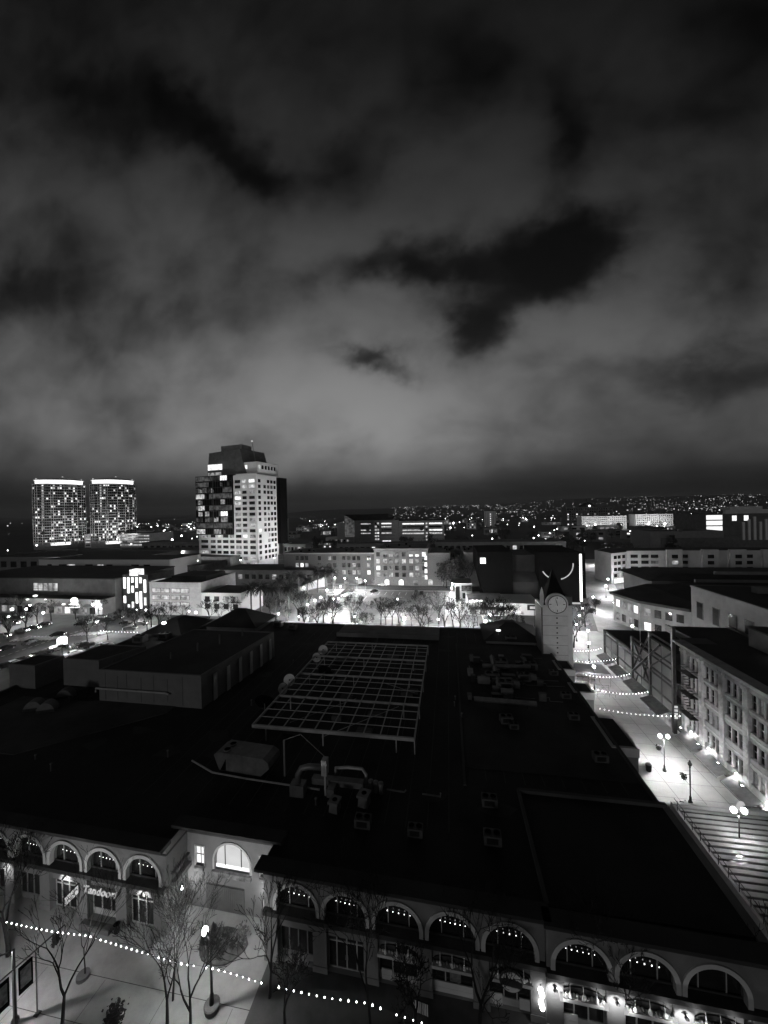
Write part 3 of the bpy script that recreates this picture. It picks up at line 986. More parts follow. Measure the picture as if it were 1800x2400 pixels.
# half round roof vents at the dark left
for k, (px, py) in enumerate(((75, 1668), (105, 1672), (148, 1640))):
    q = at(px, py, ROOF)
    t = thing('roof_cowl', ['left', 'middle', 'right'][k] + ' of three curved pale hoods on the dark left roof', 'vent', (q.x, q.y, ROOF + .03), R(25), 'curved roof hoods')
    pr = [(.0 + 1.3 * math.cos(R(a)), 1.6 * math.sin(R(a))) for a in range(0, 181, 20)]
    MB().wedge(pr, 0, 1.6).build('hood', 'duct', t)
    MB().box(-1.25, 1.25, -.02, -.001, .1, .5).build('louvre', 'metal_dark', t)
q = at(60, 1750, ROOF)

# ------------------------------------------------------------------ clock tower
ck = thing('clock_tower', 'square pale clock tower with a round white clock and dark pointed roof', 'tower', (19.6, 84.0, 0))
MB().box(0, 5.9, 0, 5.6, 0, 18.5).build('shaft', 'clock_stone', ck)
MB().box(5.0, 5.92, -.14, 0, 0, 18.3).build('corner_pier', 'clock_stone', ck)
MB().box(-.25, 6.1, -.25, 5.8, 18.5, 18.85).build('cornice', 'clock_stone', ck)
g_ = MB()
for z in (8.2, 10.3, 12.4, 14.5, 16.6):
    g_.box(.0, 5.0, -.012, 0, z, z + .06)
g_.build('joints', 'stucco_dark', ck)
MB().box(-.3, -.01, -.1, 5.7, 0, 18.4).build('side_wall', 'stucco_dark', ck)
for i in range(9):
    MB().box(2.72, 3.02, -.06, -.013, 8.6 + i * 1.06, 8.9 + i * 1.06).build('square_light_hole', 'trim_dark', ck)
MB().wedge([(.72 + 2.15 + 2.25 * math.cos(R(a)), 19.2 + 2.25 * math.sin(R(a))) for a in range(-20, 201, 10)], -.3, .5).build('clock_surround', 'clock_stone', ck)
cf = MB().lathe([(1.78, 0), (1.78, .08)], (0, 0, 0), 40).build('clock_face', 'clock_face', ck)
cf.matrix_local = Matrix.Translation((2.87, -.36, 19.2)) @ Matrix.Rotation(R(90), 4, 'X')
rg = MB().lathe([(1.78, 0), (1.92, 0), (1.92, .14), (1.78, .14)], (0, 0, 0), 40, False).build('bezel', 'metal_dark', cf)
tk = MB()
for i in range(12):
    a = R(30 * i)
    r0, w_ = (1.15, .07) if i % 3 == 0 else (1.45, .025)
    c_, s_ = math.cos(a), math.sin(a)
    tk.add([(c_ * r0 - s_ * w_, s_ * r0 + c_ * w_, .1), (c_ * r0 + s_ * w_, s_ * r0 - c_ * w_, .1), (c_ * 1.6 + s_ * w_, s_ * 1.6 - c_ * w_, .1), (c_ * 1.6 - s_ * w_, s_ * 1.6 + c_ * w_, .1)], [(0, 1, 2, 3)])
tk.build('hour_marks', 'black_panel', cf)
for ang, ln, w_ in ((98, .95, .06), (108, 1.5, .04)):
    c_, s_ = math.cos(R(ang)), math.sin(R(ang))
    MB().add([(-c_ * .3 - s_ * w_, -s_ * .3 + c_ * w_, .13), (-c_ * .3 + s_ * w_, -s_ * .3 - c_ * w_, .13), (c_ * ln + s_ * .02, s_ * ln - c_ * .02, .13), (c_ * ln - s_ * .02, s_ * ln + c_ * .02, .13)], [(0, 1, 2, 3)]).build('hand', 'black_panel', cf)
MB().frustum((.3, 5.6, .2, 5.4), 18.85, (2.0, 3.8, 1.9, 3.7), 23.4).frustum((2.0, 3.8, 1.9, 3.7), 23.4, (2.75, 2.95, 2.7, 2.9), 26.2).build('pointed_roof', 'black_panel', ck)
MB().lathe([(.28, 0), (.4, .8), (.42, 2.2), (.25, 3.2), (.02, 3.9)], (-.1, 0, 18.85), 10).build('corner_finial', 'clock_stone', ck)
MB().box(4.6, 6.1, .3, 1.5, 18.85, 20.7).build('parapet_block', 'stucco_dark', ck)

# ------------------------------------------------------------------ ornate stone block on the right
SX0, SY1, SZ = 38.9, 71.0, 16.2
sb = thing('stone_office_block', 'ornate pale stone block of several storeys with triple windows and uplit pilasters', 'building', (SX0, SY1, 0))
# local: x into block, y negative towards the camera
BAYY = [-.6, -5.05, -9.5, -14.0, -18.5, -23.0, -27.5, -32]
MB().box(.75, 28, -40, -.01, 0, SZ - .5).build('body', 'stone', sb)
MB().box(-.1, 28, -40, 0, SZ - .5, SZ - .1).build('roof_deck', 'roof_black', sb)
w = MB()
LV = [(1.7, 3.0), (4.75, 6.35), (8.25, 9.65), (11.75, 13.2), (15.3, SZ - .4)]       # spandrels between window rows
LV = [(4.7, 5.1), (7.0, 8.2), (10.2, 11.4), (13.5, SZ - .4)]
LV = [(1.6, 2.6), (4.7, 6.1), (8.2, 9.5), (11.7, 12.6), (14.7, SZ - .5)]
for a, b_ in LV:
    w.box(0.06, .8, -40, -.02, a, b_)
w.build('spandrels', 'stone', sb)
rows_ = [(2.6, 4.7), (6.1, 8.2), (9.5, 11.7), (12.6, 14.7)]
for y in BAYY:
    p_ = MB().box(-.16, .6, y - .48, y + .48, 1.6, SZ - .6)
    for k in range(15):
        p_.box(-.22, -.16, y - .3, y + .3, 2.1 + k * .85, 2.5 + k * .85)
    p_.box(-.3, .6, y - .58, y + .58, 1.6, 2.0).box(-.3, .6, y - .58, y + .58, SZ - 1.4, SZ - .9)
    p_.build('pilaster', 'stone_light', sb)
rs = random.Random(11)
for i, (ya, yb) in enumerate(zip(BAYY[:-1], BAYY[1:])):
    a, b_ = ya - .48, yb + .48
    wd = (a - b_) / 3
    for (z0, z1) in rows_:
        for k in range(3):
            y1, y0 = a - k * wd - .14, a - (k + 1) * wd + .14
            q = rs.random()
            f = MB().box(.3, .42, y0, y0 + .09, z0, z1).box(.3, .42, y1 - .09, y1, z0, z1).box(.3, .42, y0 + .09, y1 - .09, z1 - .1, z1).box(.28, .42, y0 + .09, y1 - .09, (z0 + z1) / 2 - .05, (z0 + z1) / 2 + .05).box(.2, .42, y0 + .09, y1 - .09, z0, z0 + .1).build('window', 'metal_grey', sb)
            MB().quad((.46, y1, z0), (.46, y0, z0), (.46, y0, z1), (.46, y1, z1)).build('pane', 'lit_mid' if q > .94 and z0 < 9 else ('lit_dim' if q > .75 else 'glass_dark'), f)
        mb_ = MB()
        for k in (1, 2):
            mb_.box(.1, .5, a - k * wd - .14, a - k * wd + .14, z0, z1)
        mb_.build('mullion_pier', 'stone_light', sb)
cn = MB()
cn.box(-.35, .8, -40, .1, SZ - .6, SZ - .3).box(-.75, .8, -40, .3, SZ - .3, SZ).box(-1.05, .8, -40, .5, SZ, SZ + .3)
for k in range(64):
    cn.box(-.95, -.35, -.2 - k * .6, .08 - k * .6, SZ - .32, SZ - .02) if False else cn.box(-.85, -.74, -.2 - k * .6, .1 - k * .6, SZ - .28, SZ - .02)
cn.build('cornice', 'stone_light', sb)
cn = MB().box(-.5, .8, -40, .06, 1.2, 1.6)
for z in (5.2, 8.85, 12.2):
    cn.box(-.02, .1, -40, -.02, z - .12, z + .12)
cn.build('string_course', 'stone_light', sb)
MB().box(.45, .8, -40, -.02, -.0, 1.2).build('shop_wall', 'stone', sb)
# fire escape on the first bay
fe = MB()
for z in (5.2, 8.6, 12.0):
    fe.box(-1.2, -.05, -4.4, -1.2, z, z + .08)
    for y in (-4.4, -1.2):
        fe.box(-1.2, -.05, y - .03, y + .03, z + .9, z + .96)
    fe.box(-1.2, -1.15, -4.4, -1.2, z + .9, z + .96)
    for k in range(12):
        fe.box(-1.19, -1.16, -4.4 + k * .29, -4.37 + k * .29, z + .08, z + .9)
for z in (5.3, 8.7):
    for k in range(9):
        fe.box(-.9, -.3, -4.0 + k * .28, -3.82 + k * .28, z + k * .36, z + k * .36 + .05)
fe.build('fire_escape', 'iron', sb)
# penthouse volumes and lit stair window on its roof
t = thing('roof_penthouse', 'dark penthouse on the stone block roof with one narrow lit window', 'building', (49, 62, SZ))
MB().box(0, 22, 0, 9, -.08, 2.9).build('wall', 'stucco_dark', t)
MB().box(-.2, 22, -.2, 9.2, 2.9, 3.1).build('roof', 'roof_black', t)
f = MB().box(-.06, .0, 3.4, 4.4, .4, 2.6).build('lit_window', 'metal_dark', t)
MB().quad((-.07, 4.3, .5), (-.07, 3.5, .5), (-.07, 3.5, 2.5), (-.07, 4.3, 2.5)).build('pane', 'bay_sill', f)
# floodlights on the ledge, one under each pilaster, washing it upwards
for i, y in enumerate(BAYY[:5]):
    p = (SX0 - .62, SY1 + y, 1.62)
    t = thing('floodlight', 'small floodlight on the stone ledge below the ' + ORD[i] + ' pilaster from the far corner', 'floodlight', p, 0, 'ledge floodlights')
    MB().box(-.14, .14, -.22, .22, 0, .24).build('housing', 'metal_dark', t)
    MB().box(-.10, .10, -.14, .14, .245, .26).build('lens', 'globe', t)
    lamp(t, (-.05, 0, .5), 26, .08, spot=90, aim=(.22, 0, 1))
# awnings and shop signs along its street front
for i, (y, ln) in enumerate(((-1.5, 4.2), (-6.2, 5.2), (-12.0, 5.0), (-17.6, 4.6), (-23, 4.6))):
    t = thing('shop_awning', 'dark canvas awning over the ' + ORD[i] + ' shop from the far corner of the stone block', 'awning', (SX0, SY1 + y, 0), 0, 'awnings on the stone block')
    MB().add([(-.35, 0, 1.1), (-.35, -ln, 1.1), (-2.0, -ln, .2), (-2.0, 0, .2), (-2.0, 0, .0), (-2.0, -ln, .0), (-.35, 0, 1.05), (-.35, -ln, 1.05)],
             [(0, 1, 2, 3), (3, 2, 5, 4), (0, 3, 6), (1, 7, 2)]).build('canvas', 'canvas', t).location = (0, 0, 2.4 - 1.6)
    MB().box(-2.02, -1.98, -ln, 0, .98, 1.02).build('front_bar', 'metal_grey', t)
for i, (px, py) in enumerate(((1640, 1820), (1690, 1825), (1605, 1690))):
    pass

# ------------------------------------------------------------------ glass fronted steel frame pavilion
gp = thing('glass_pavilion', 'stepped black steel frame pavilion with glass walls and a big diagonal brace', 'building', (38.2, 71.6, 0))
PY = [0.3, 7.9, 15.0, 29.2]
PZ = [18.6, 15.3, 12.0, 8.8]
for y, z in zip(PY, PZ):
    MB().box(-.26, .26, y - .26, y + .26, 0, z).build('column', 'iron', gp)
MB().box(-.2, .2, 21.9, 22.2, 0, 8.8).build('column', 'iron', gp)
def chord(y0, z0, y1, z1, r=.2):
    MB().tube([(0, y0, z0), (0, y1, z1)], r, 4).build('beam', 'iron', gp)
for z, ye in ((15.1, 7.9), (14.2, 7.9), (11.8, 15.0), (10.9, 15), (8.6, 29.2), (7.8, 29.2), (4.9, 29.2)):
    chord(0.3, z, ye, z, .24)
chord(0.3, 18.4, 1.6, 18.4)
for (a, za, b_, zb_) in ((7.9, 14.9, 15.0, 5.0), (7.9, 5.0, 15.0, 11.7), (.3, 14.2, 7.9, 8.6), (7.9, 11.6, 10.5, 4.9), (12.6, 4.9, 15, 0.5)):
    chord(a, za, b_, zb_, .2)
MB().tube([(-.1, 4.2, 14.0), (-.1, 14.8, 4.6)], .22, 6).build('brace', 'metal_dark', gp)
for y0, y1, z1 in ((0.6, 7.6, 14.1), (8.2, 14.7, 10.8), (15.3, 21.9, 7.7), (22.2, 28.9, 7.7)):
    gl = MB().quad((.05, y1, 3.2), (.05, y0, 3.2), (.05, y0, z1), (.05, y1, z1)).build('glass_wall', 'glass_tint', gp)
    m = MB()
    k = int((y1 - y0) / 3.2)
    for q in range(1, k):
        y = y0 + (y1 - y0) * q / k
        m.box(-.04, .04, y - .03, y + .03, 3.2, z1)
    z = 5
    while z < z1:
        m.box(-.035, .035, y0, y1, z - .03, z + .03)
        z += 3.4
    m.build('glazing_bars', 'iron', gl)
MB().box(.3, 14, 15.2, 29.3, 8.3, 8.8).build('low_roof', 'roof_black', gp)
MB().box(9, 14, .2, 15, 0, 12).build('back_wall', 'stucco_dark', gp)
MB().box(8, 14, 15, 29, 0, 8.2).build('back_wall', 'stucco_light', gp)
for (x, y, z) in ((5, 5, 8), (5, 11, 4.2), (5, 20, 7), (5, 26, 4)):
    MB().ball((x, y, z), .28, 8, 6).build('ceiling_lamp', 'globe', gp)
    lamp(gp, (x, y, z - .6), 1300, .15)
for z in (4.6, 8.4):
    MB().box(.6, 9, .4, 14.8, z, z + .25).build('floor_slab', 'stucco_dark', gp)
MB().box(2.5, 2.7, 2, 13, 4.9, 8.1).build('inner_wall', 'brick_light', gp)
for (y0, y1) in ((1.0, 7.2), (8.6, 14.4), (16, 21.5), (22.6, 28.5)):
    MB().add([(-.3, y0, 3.3), (-.3, y1, 3.3), (-2.3, y1, 2.6), (-2.3, y0, 2.6), (-2.3, y1, 2.35), (-2.3, y0, 2.35)], [(0, 1, 2, 3), (3, 2, 4, 5)]).build('awning', 'canvas', gp)
    s_ = MB().box(-.12, .1, y0, y1, .4, 2.7).build('shop_window', 'metal_grey', gp)
    MB().quad((-.14, y1 - .2, .5), (-.14, y0 + .2, .5), (-.14, y0 + .2, 2.5), (-.14, y1 - .2, 2.5)).build('pane', 'lit_mid', s_)
MB().tube([(2, 16, 8.8), (2, 16, 16.8)], .07, 5).build('flag_mast', 'metal_pale', gp)

# ------------------------------------------------------------------ generic building with window parts
LIT = ['lit_room', 'lit_mid', 'lit_dim', 'lit_hot']


def face_windows(par, rects, P0, ux, out, lit, rng, lim=100, frame=None, dark='glass_dark', mats=LIT, name='window', weights=(5, 5, 6, 1)):
    """rects: (u0, u1, z0, z1) on a wall plane through P0 along ux; each a part, beyond lim one part for the rest"""
    P0, ux, out = Vector(P0), Vector(ux).normalized(), Vector(out).normalized()
    rest = MB()
    n = par.get('nwin', 0)
    for (u0, u1, z0, z1) in rects:
        a = P0 + ux * u0 + out * .05
        b_ = P0 + ux * u1 + out * .05
        q = [(a.x, a.y, z0), (b_.x, b_.y, z0), (b_.x, b_.y, z1), (a.x, a.y, z1)]
        bk = [(p[0] - out.x * .04, p[1] - out.y * .04, p[2]) for p in q]
        fs = [(0, 1, 2, 3), (1, 0, 4, 5), (2, 1, 5, 6), (3, 2, 6, 7), (0, 3, 7, 4)]
        m_ = rng.choices(mats, weights[:len(mats)])[0] if rng.random() < lit else dark
        if n < lim:
            n += 1
            MB().add(q + bk, fs).build(name, m_, par)
        elif m_ == dark or rng.random() < .3:
            rest.add(q + bk, fs)
    par['nwin'] = n
    if rest.f:
        o = rest.build('more_windows', dark, par)
        o['kind'] = 'stuff'


def grid_rects(u0, u1, nu, z0, z1, nz, fw=.6, fh=.55):
    out = []
    du, dz_ = (u1 - u0) / nu, (z1 - z0) / nz
    for j in range(nz):
        for i in range(nu):
            c, d = u0 + du * (i + .5), z0 + dz_ * (j + .5)
            out.append((c - du * fw / 2, c + du * fw / 2, d - dz_ * fh / 2, d + dz_ * fh / 2))
    return out


def block(name, label, x0, x1, y0, dep, h, wm='stucco_mid', rm='roof_black', nu=0, nz=0, lit=.3, seed=1, group=None, fw=.6, fh=.5, z0=1.0, side=None, rz=0.0, parapet=.5, dark='glass_dark', cat='building', mats=LIT):
    t = thing(name, label, cat, (x0, y0, 0), rz, group)
    L_ = x1 - x0
    MB().box(0, L_, 0, dep, 0, h).build('wall', wm, t)
    r_ = MB().box(.25, L_ - .25, .25, dep - .25, h + .004, h + .05).build('roof', rm, t)
    if parapet:
        MB().box(-.1, L_ + .1, -.12, .25, h, h + parapet).box(-.1, .25, .25, dep, h, h + parapet).box(L_ - .25, L_ + .1, .25, dep, h, h + parapet).build('parapet', wm, t)
    rng = random.Random(seed)
    if nu:
        face_windows(t, grid_rects(1, L_ - 1, nu, z0, h - .6, nz, fw, fh), (0, 0, 0), (1, 0, 0), (0, -1, 0), lit, rng, dark=dark, mats=mats)
    if side:
        sn, sgn = side
        if sgn > 0:
            face_windows(t, grid_rects(1, dep - 1, sn, z0, h - .6, nz, fw, fh), (L_, 0, 0), (0, 1, 0), (1, 0, 0), lit, rng, dark=dark, mats=mats)
        else:
            face_windows(t, grid_rects(1, dep - 1, sn, z0, h - .6, nz, fw, fh), (0, dep, 0), (0, -1, 0), (-1, 0, 0), lit, rng, dark=dark, mats=mats)
    return t


# ------------------------------------------------------------------ pale office tower
TA = R(-10)
tw = thing('office_tower', 'tall pale office tower with a black glass corner and a dark slanted crown', 'skyscraper', (-134.4, 245, 0), TA)
tx = Vector((math.cos(TA), math.sin(TA)))
# front face runs in local -x from the near corner, right face in local +y
LW = 0
while True:
    LW += .25
    q = Vector((-134.4, 245)) - tx * LW
    v = CAMR.transposed() @ Vector((q.x, q.y, 0 - H))
    if 900 + FPX * v.x / -v.z < 468 or LW > 80:
        break
DW = 0
while True:
    DW += .25
    q = Vector((-134.4, 245)) + Vector((-tx.y, tx.x)) * DW
    v = CAMR.transposed() @ Vector((q.x, q.y, 0 - H))
    if 900 + FPX * v.x / -v.z > 652 or DW > 80:
        break
TH = 68.0
MB().box(-LW, 0, 0, DW, 0, TH).build('wall', 'white_wall', tw)
MB().box(-LW * .97, -.4, .4, DW - .4, TH + .004, TH + .05).build('roof', 'roof_dark', tw)
MB().box(-LW * .32, -1.5, 3, DW + 4, TH + .05, TH + 9.5).build('setback_storey', 'white_wall', tw)
rg_ = random.Random(4)
fr_ = [(1, 1)]
rects = []
NF = 15
dz_ = (TH - 3 - 5.0) / NF
UW = [(.04, .165), (.21, .295), (.325, .395), (.425, .515), (.545, .615), (.645, .735), (.765, .835), (.875, .965)]
for k in range(NF):
    z0 = 5.4 + k * dz_
    for i, (a, b_) in enumerate(UW):
        if k >= 5 and i < 5:
            continue
        rects.append((LW * a, LW * b_, z0 + dz_ * .22, z0 + dz_ * .78))
face_windows(tw, rects, (-LW, 0, 0), (1, 0, 0), (0, -1, 0), .42, rg_, lim=70)
rects = []
for k in range(NF):
    z0 = 5.4 + k * dz_
    for (a, b_) in ((.06, .18), (.32, .44), (.50, .62), (.67, .79), (.84, .95)):
        rects.append((DW * a, DW * b_, z0 + dz_ * .2, z0 + dz_ * .8))
rg_.shuffle(rects)
face_windows(tw, rects, (0, 0, 0), (0, 1, 0), (1, 0, 0), .4, rg_, lim=100)
# glass box on the left front
GL, GR_, GZ0, GZ1 = -LW - .8, -LW * .385, 5.4 + 5 * dz_ - .8, TH + .6
cw = MB().box(GL, GR_, -1.3, 6, GZ0, GZ1).build('glass_volume', 'black_panel', tw)
m = MB()
nf = 10
for k in range(nf + 1):
    z = GZ0 + (GZ1 - GZ0) * k / nf
    m.box(GL, GR_, -1.42, -1.3, z - .14, z + .14)
for i in range(17):
    x = GL + (GR_ - GL) * i / 16
    m.box(x - .07, x + .07, -1.40, -1.3, GZ0, GZ1)
m.box(GL + (GR_ - GL) * .48 - .3, GL + (GR_ - GL) * .48 + .3, -1.46, -1.3, GZ0, GZ1)
m.build('mullions', 'iron', cw)
for (k, i0, i1, mt) in ((0, 0, 4, 'lit_room'), (0, 8, 11, 'lit_mid'), (3, 11, 14, 'lit_hot'), (3, 4, 6, 'lit_mid'), (2, 11, 14, 'lit_mid'), (4, 1, 4, 'lit_room'), (6, 0, 4, 'lit_room'), (5, 11, 13, 'lit_mid'), (9, 11, 14, 'lit_hot'),
                        (8, 0, 6, 'lit_dim'), (7, 12, 16, 'lit_dim'), (6, 6, 16, 'lit_dim'), (1, 0, 16, 'lit_dim'), (4, 6, 16, 'lit_dim'), (9, 0, 7, 'lit_dim'), (2, 4, 6, 'lit_dim')):
    dzz = (GZ1 - GZ0) / nf
    xx = (GR_ - GL) / 16
    MB().quad((GL + xx * i0 + .1, -1.33, GZ0 + dzz * k + .6), (GL + xx * i1 - .1, -1.33, GZ0 + dzz * k + .6), (GL + xx * i1 - .1, -1.33, GZ0 + dzz * (k + 1) - .3), (GL + xx * i0 + .1, -1.33, GZ0 + dzz * (k + 1) - .3)).build('pane', mt, cw)
rc_ = random.Random(61)
for _ in range(64):
    k, i = rc_.randrange(nf), rc_.randrange(15)
    w_ = rc_.choice((1, 1, 2))
    MB().quad((GL + xx * i + .1, -1.325, GZ0 + dzz * k + .7), (GL + xx * (i + w_) - .1, -1.325, GZ0 + dzz * k + .7), (GL + xx * (i + w_) - .1, -1.325, GZ0 + dzz * (k + 1) - rc_.choice((.3, .9, 1.6))), (GL + xx * i + .1, -1.325, GZ0 + dzz * (k + 1) - .3)).build('pane', rc_.choice(['lit_dim', 'lit_dim', 'glass_mid', 'black_panel', 'lit_mid']), cw)
MB().box(.02, 3.2, DW, DW + 9, 16, TH - 1).build('rear_glass_volume', 'black_panel', tw)
# crown
CL, CRR = -LW * .86, -LW * .20
cr_ = MB().add([(CL, 2, TH + .5), (CRR, 2, TH + .5), (CRR + 6, 22, TH + .5), (CL, 22, TH + .5), (CL + 1.2, 3, 86.5), (CRR - 6, 3, 88.0), (CRR + 2.6, 20, 86.5), (CL + 1.2, 20, 86.5)],
               [(3, 2, 1, 0), (4, 5, 6, 7), (0, 1, 5, 4), (1, 2, 6, 5), (2, 3, 7, 6), (3, 0, 4, 7)]).build('crown', 'stucco_dark', tw)
MB().quad((CL + .8, 1.86, TH + 5.2), (CL + 14.5, 1.86, TH + 5.2), (CL + 14.5, 1.86, TH + 9.5), (CL + .8, 1.86, TH + 9.5)).build('lit_lounge_window', 'lit_hot', tw)
MB().quad((CL + .8, 1.88, TH + 1.2), (CL + 13.5, 1.88, TH + 1.2), (CL + 13.5, 1.88, TH + 3.4), (CL + .8, 1.88, TH + 3.4)).build('lit_terrace_window', 'lit_mid', tw)
MB().box(-LW * .66, CRR - 6, 5, 16, 86.3, 91.5).build('crown_box', 'stucco_mid', tw)
MB().tube([(CRR + 5.6, 6, TH + 9), (CRR + 2.0, 7, 93)], .22, 6).build('mast', 'metal_grey', tw)
MB().ball((CRR + 2.0, 7, 93.4), .7, 8, 6).build('beacon', 'sign_soft', tw)
SB = -LW * .32
for k, (a, b_) in enumerate(((SB + .6, SB + 2.6), (SB + 4.6, SB + 7.2))):
    MB().quad((a, 2.94, TH + 4.6), (b_, 2.94, TH + 4.6), (b_, 2.94, TH + 7.4), (a, 2.94, TH + 7.4)).build('lit_top_window', 'lit_hot', tw)
for k in range(6):
    MB().quad((-1.44, 4.2 + k * 3.6, TH + 4.4), (-1.44, 6.3 + k * 3.6, TH + 4.4), (-1.44, 6.3 + k * 3.6, TH + 7.2), (-1.44, 4.2 + k * 3.6, TH + 7.2)).build('top_window', 'lit_room' if k == 0 else 'glass_dark', tw)
MB().box(-LW * .34, -.4, .2, 1.2, TH + .05, TH + 1.0).build('roof_railing', 'white_wall', tw)
for i in range(9):
    a, b_ = -LW * (.02 + i * .11), -LW * (.09 + i * .11)
    MB().quad((b_, -.06, .4), (a, -.06, .4), (a, -.06, 4.4), (b_, -.06, 4.4)).build('lobby_window', 'lit_mid' if i % 2 else 'lit_room', tw)
for i, (x, y, z) in enumerate(((-36, -9, 7), (-22, -9, 7), (-8, -9, 7), (9, 6, 7), (10, 20, 7))):
    pos = tw.matrix_basis @ Vector((x, y, 0))
    t = thing('forecourt_lamp', 'tall double headed lamp at the foot of the pale tower, number ' + ORD[i] + ' from the left', 'street lamp', pos, 0, 'tower forecourt lamps')
    MB().tube([(0, 0, 0), (0, 0, z)], .12, 6).build('pole', 'metal_grey', t)
    MB().ball((0, 0, z + .35), .42, 10, 6).build('globe', 'globe_far', t)
    lamp(t, (0, 0, z + 1.0), 1500, .3)
for i, (x, y) in enumerate(((-30, -42), (-8, -46), (40, 4), (42, 24))):  # masts added only to brighten the tower walls
    pos = tw.matrix_basis @ Vector((x, y, 0))
    t = thing('floodlight_mast', 'floodlight mast aimed at the pale tower, ' + ORD[i] + ' from the left', 'floodlight', pos, 0, 'tower floodlights')
    MB().tube([(0, 0, 0), (0, 0, 11)], .14, 6).build('pole', 'metal_grey', t)
    MB().box(-.5, .5, -.3, .3, 11, 11.7).build('housing', 'metal_dark', t)
    MB().ball((0, 0, 12.0), .4, 8, 5).build('lens', 'globe_far', t)
    aim = tw.matrix_basis @ Vector((-20 if i < 2 else 0, 0 if i < 2 else 14, 34)) - Vector((pos.x, pos.y, 12))
    lamp(t, (0, 0, 12.8), 56000 if i < 2 else 42000, .4, spot=95, aim=aim, blend=.8)

# ------------------------------------------------------------------ curved twin apartment towers
def curved_tower(label, pxl, pxr, Yd, h, seed):
    a, b_ = aty(pxl, 1280, Yd), aty(pxr, 1280, Yd)
    c = (a + b_) / 2
    dirv = Vector((c.x, c.y, 0)).normalized()
    wd = abs((b_ - a).dot(Vector((dirv.y, -dirv.x, 0))))
    t = thing('apartment_tower', label, 'skyscraper', (c.x, c.y, 0), math.atan2(-dirv.x, dirv.y), 'curved twin apartment towers')
    n_ = 24
    half = wd / 2
    pts = [(half * (-1 + 2 * i / n_), -14 * (1 - (-1 + 2 * i / n_) ** 2)) for i in range(n_ + 1)]
    MB().prism(pts + [(half, 18), (-half, 18)], 0, h).build('wall', 'stucco_mid', t)
    gm = MB()
    NFl = 22
    for k in range(NFl + 1):
        z = 9 + (h - 9) * k / NFl
        for i in range(n_):
            (xa, ya), (xb, yb) = pts[i], pts[i + 1]
            gm.add([(xa, ya - .5, z - .3), (xb, yb - .5, z - .3), (xb, yb - .5, z + .3), (xa, ya - .5, z + .3), (xa, ya, z + .3), (xb, yb, z + .3)], [(0, 1, 2, 3), (3, 2, 5, 4)])
    for i in (0, 1, 2, 4, 8, 9, 14, 18, 20, 22, 23, 24):
        (xa, ya) = pts[i]
        gm.box(xa - .4, xa + .4, ya - .7, ya, 6, h)
    gm.build('balcony_grid', 'pale_wall', t)
    r_ = random.Random(seed)
    nwin = 0
    dk = MB()
    for k in range(NFl):
        z0 = 9 + (h - 9) * k / NFl + .45
        z1 = z0 + (h - 9) / NFl - 1.2
        for i in range(n_):
            (xa, ya), (xb, yb) = pts[i], pts[i + 1]
            xa2, xb2, ya2, yb2 = xa + (xb - xa) * .1, xa + (xb - xa) * .9, ya + (yb - ya) * .1, ya + (yb - ya) * .9
            q = [(xa2, ya2 - .1, z0), (xb2, yb2 - .1, z0), (xb2, yb2 - .1, z1), (xa2, ya2 - .1, z1)]
            if r_.random() < (.17 if 6 < i < 20 else .10) and nwin < 98:
                nwin += 1
                MB().add(q, [(0, 1, 2, 3)]).build('lit_window', r_.choice(['lit_hot', 'lit_hot', 'lit_hot', 'lit_room', 'lit_room']), t)
            else:
                dk.add(q, [(0, 1, 2, 3)])
    o = dk.build('dark_windows', 'glass_dark', t)
    o['kind'] = 'stuff'
    # glowing roof crown
    cp = [(x * .9, y * .9 - .5) for x, y in pts]
    MB().prism(cp + [(half * .9, 16), (-half * .9, 16)], h + .02, h + 5.0).build('crown', 'crown_glow', t)
    MB().prism([(x * .96, y * .97 - 1.4) for x, y in pts] + [(half * .96, 17), (-half * .96, 17)], h + 5.0, h + 5.8).build('crown_roof', 'white_wall', t)
    MB().add([(-half * .9, -4, h + 5.8), (half * .9, -4, h + 5.8), (half * .9, 16, h + 5.8), (-half * .9, 16, h + 5.8), (half * .12, -6, h + 9.2), (half * .12, 14, h + 9.2)], [(0, 1, 4), (1, 2, 5, 4), (2, 3, 5), (3, 0, 4, 5)]).build('gable_cap', 'white_wall', t)
    for q in (-.85, .12, .85):
        MB().ball((half * q, -4, h + (9.6 if q == .12 else 6.4)), .8, 8, 5).build('beacon', 'sign_soft', t)
    MB().prism([(x * 1.02, y * 1.02 - .4) for x, y in pts] + [(half * 1.02, 18), (-half * 1.02, 18)], h - 1.2, h + .01).build('crown_rim', 'white_wall', t)
    MB().prism([(x * .85, y * .8 - 3) for x, y in pts[6:22]] + [(half * .6, 0), (-half * .3, 0)], 5, 8.4).build('lit_podium', 'strip_glow', t)
    for sx in (-.6, .5):  # added spots without fixtures, brightening the balcony grid from below
        lamp(t, (half * sx, -44, 10), 27000, .6, spot=110, aim=(0, 30, 26), blend=.8)
    return t


curved_tower('left one of the two curved apartment towers with glowing roof crowns', 82, 206, 400, 82.5, 3)
curved_tower('right one of the two curved apartment towers with glowing roof crowns', 216, 323, 415, 81.5, 9)

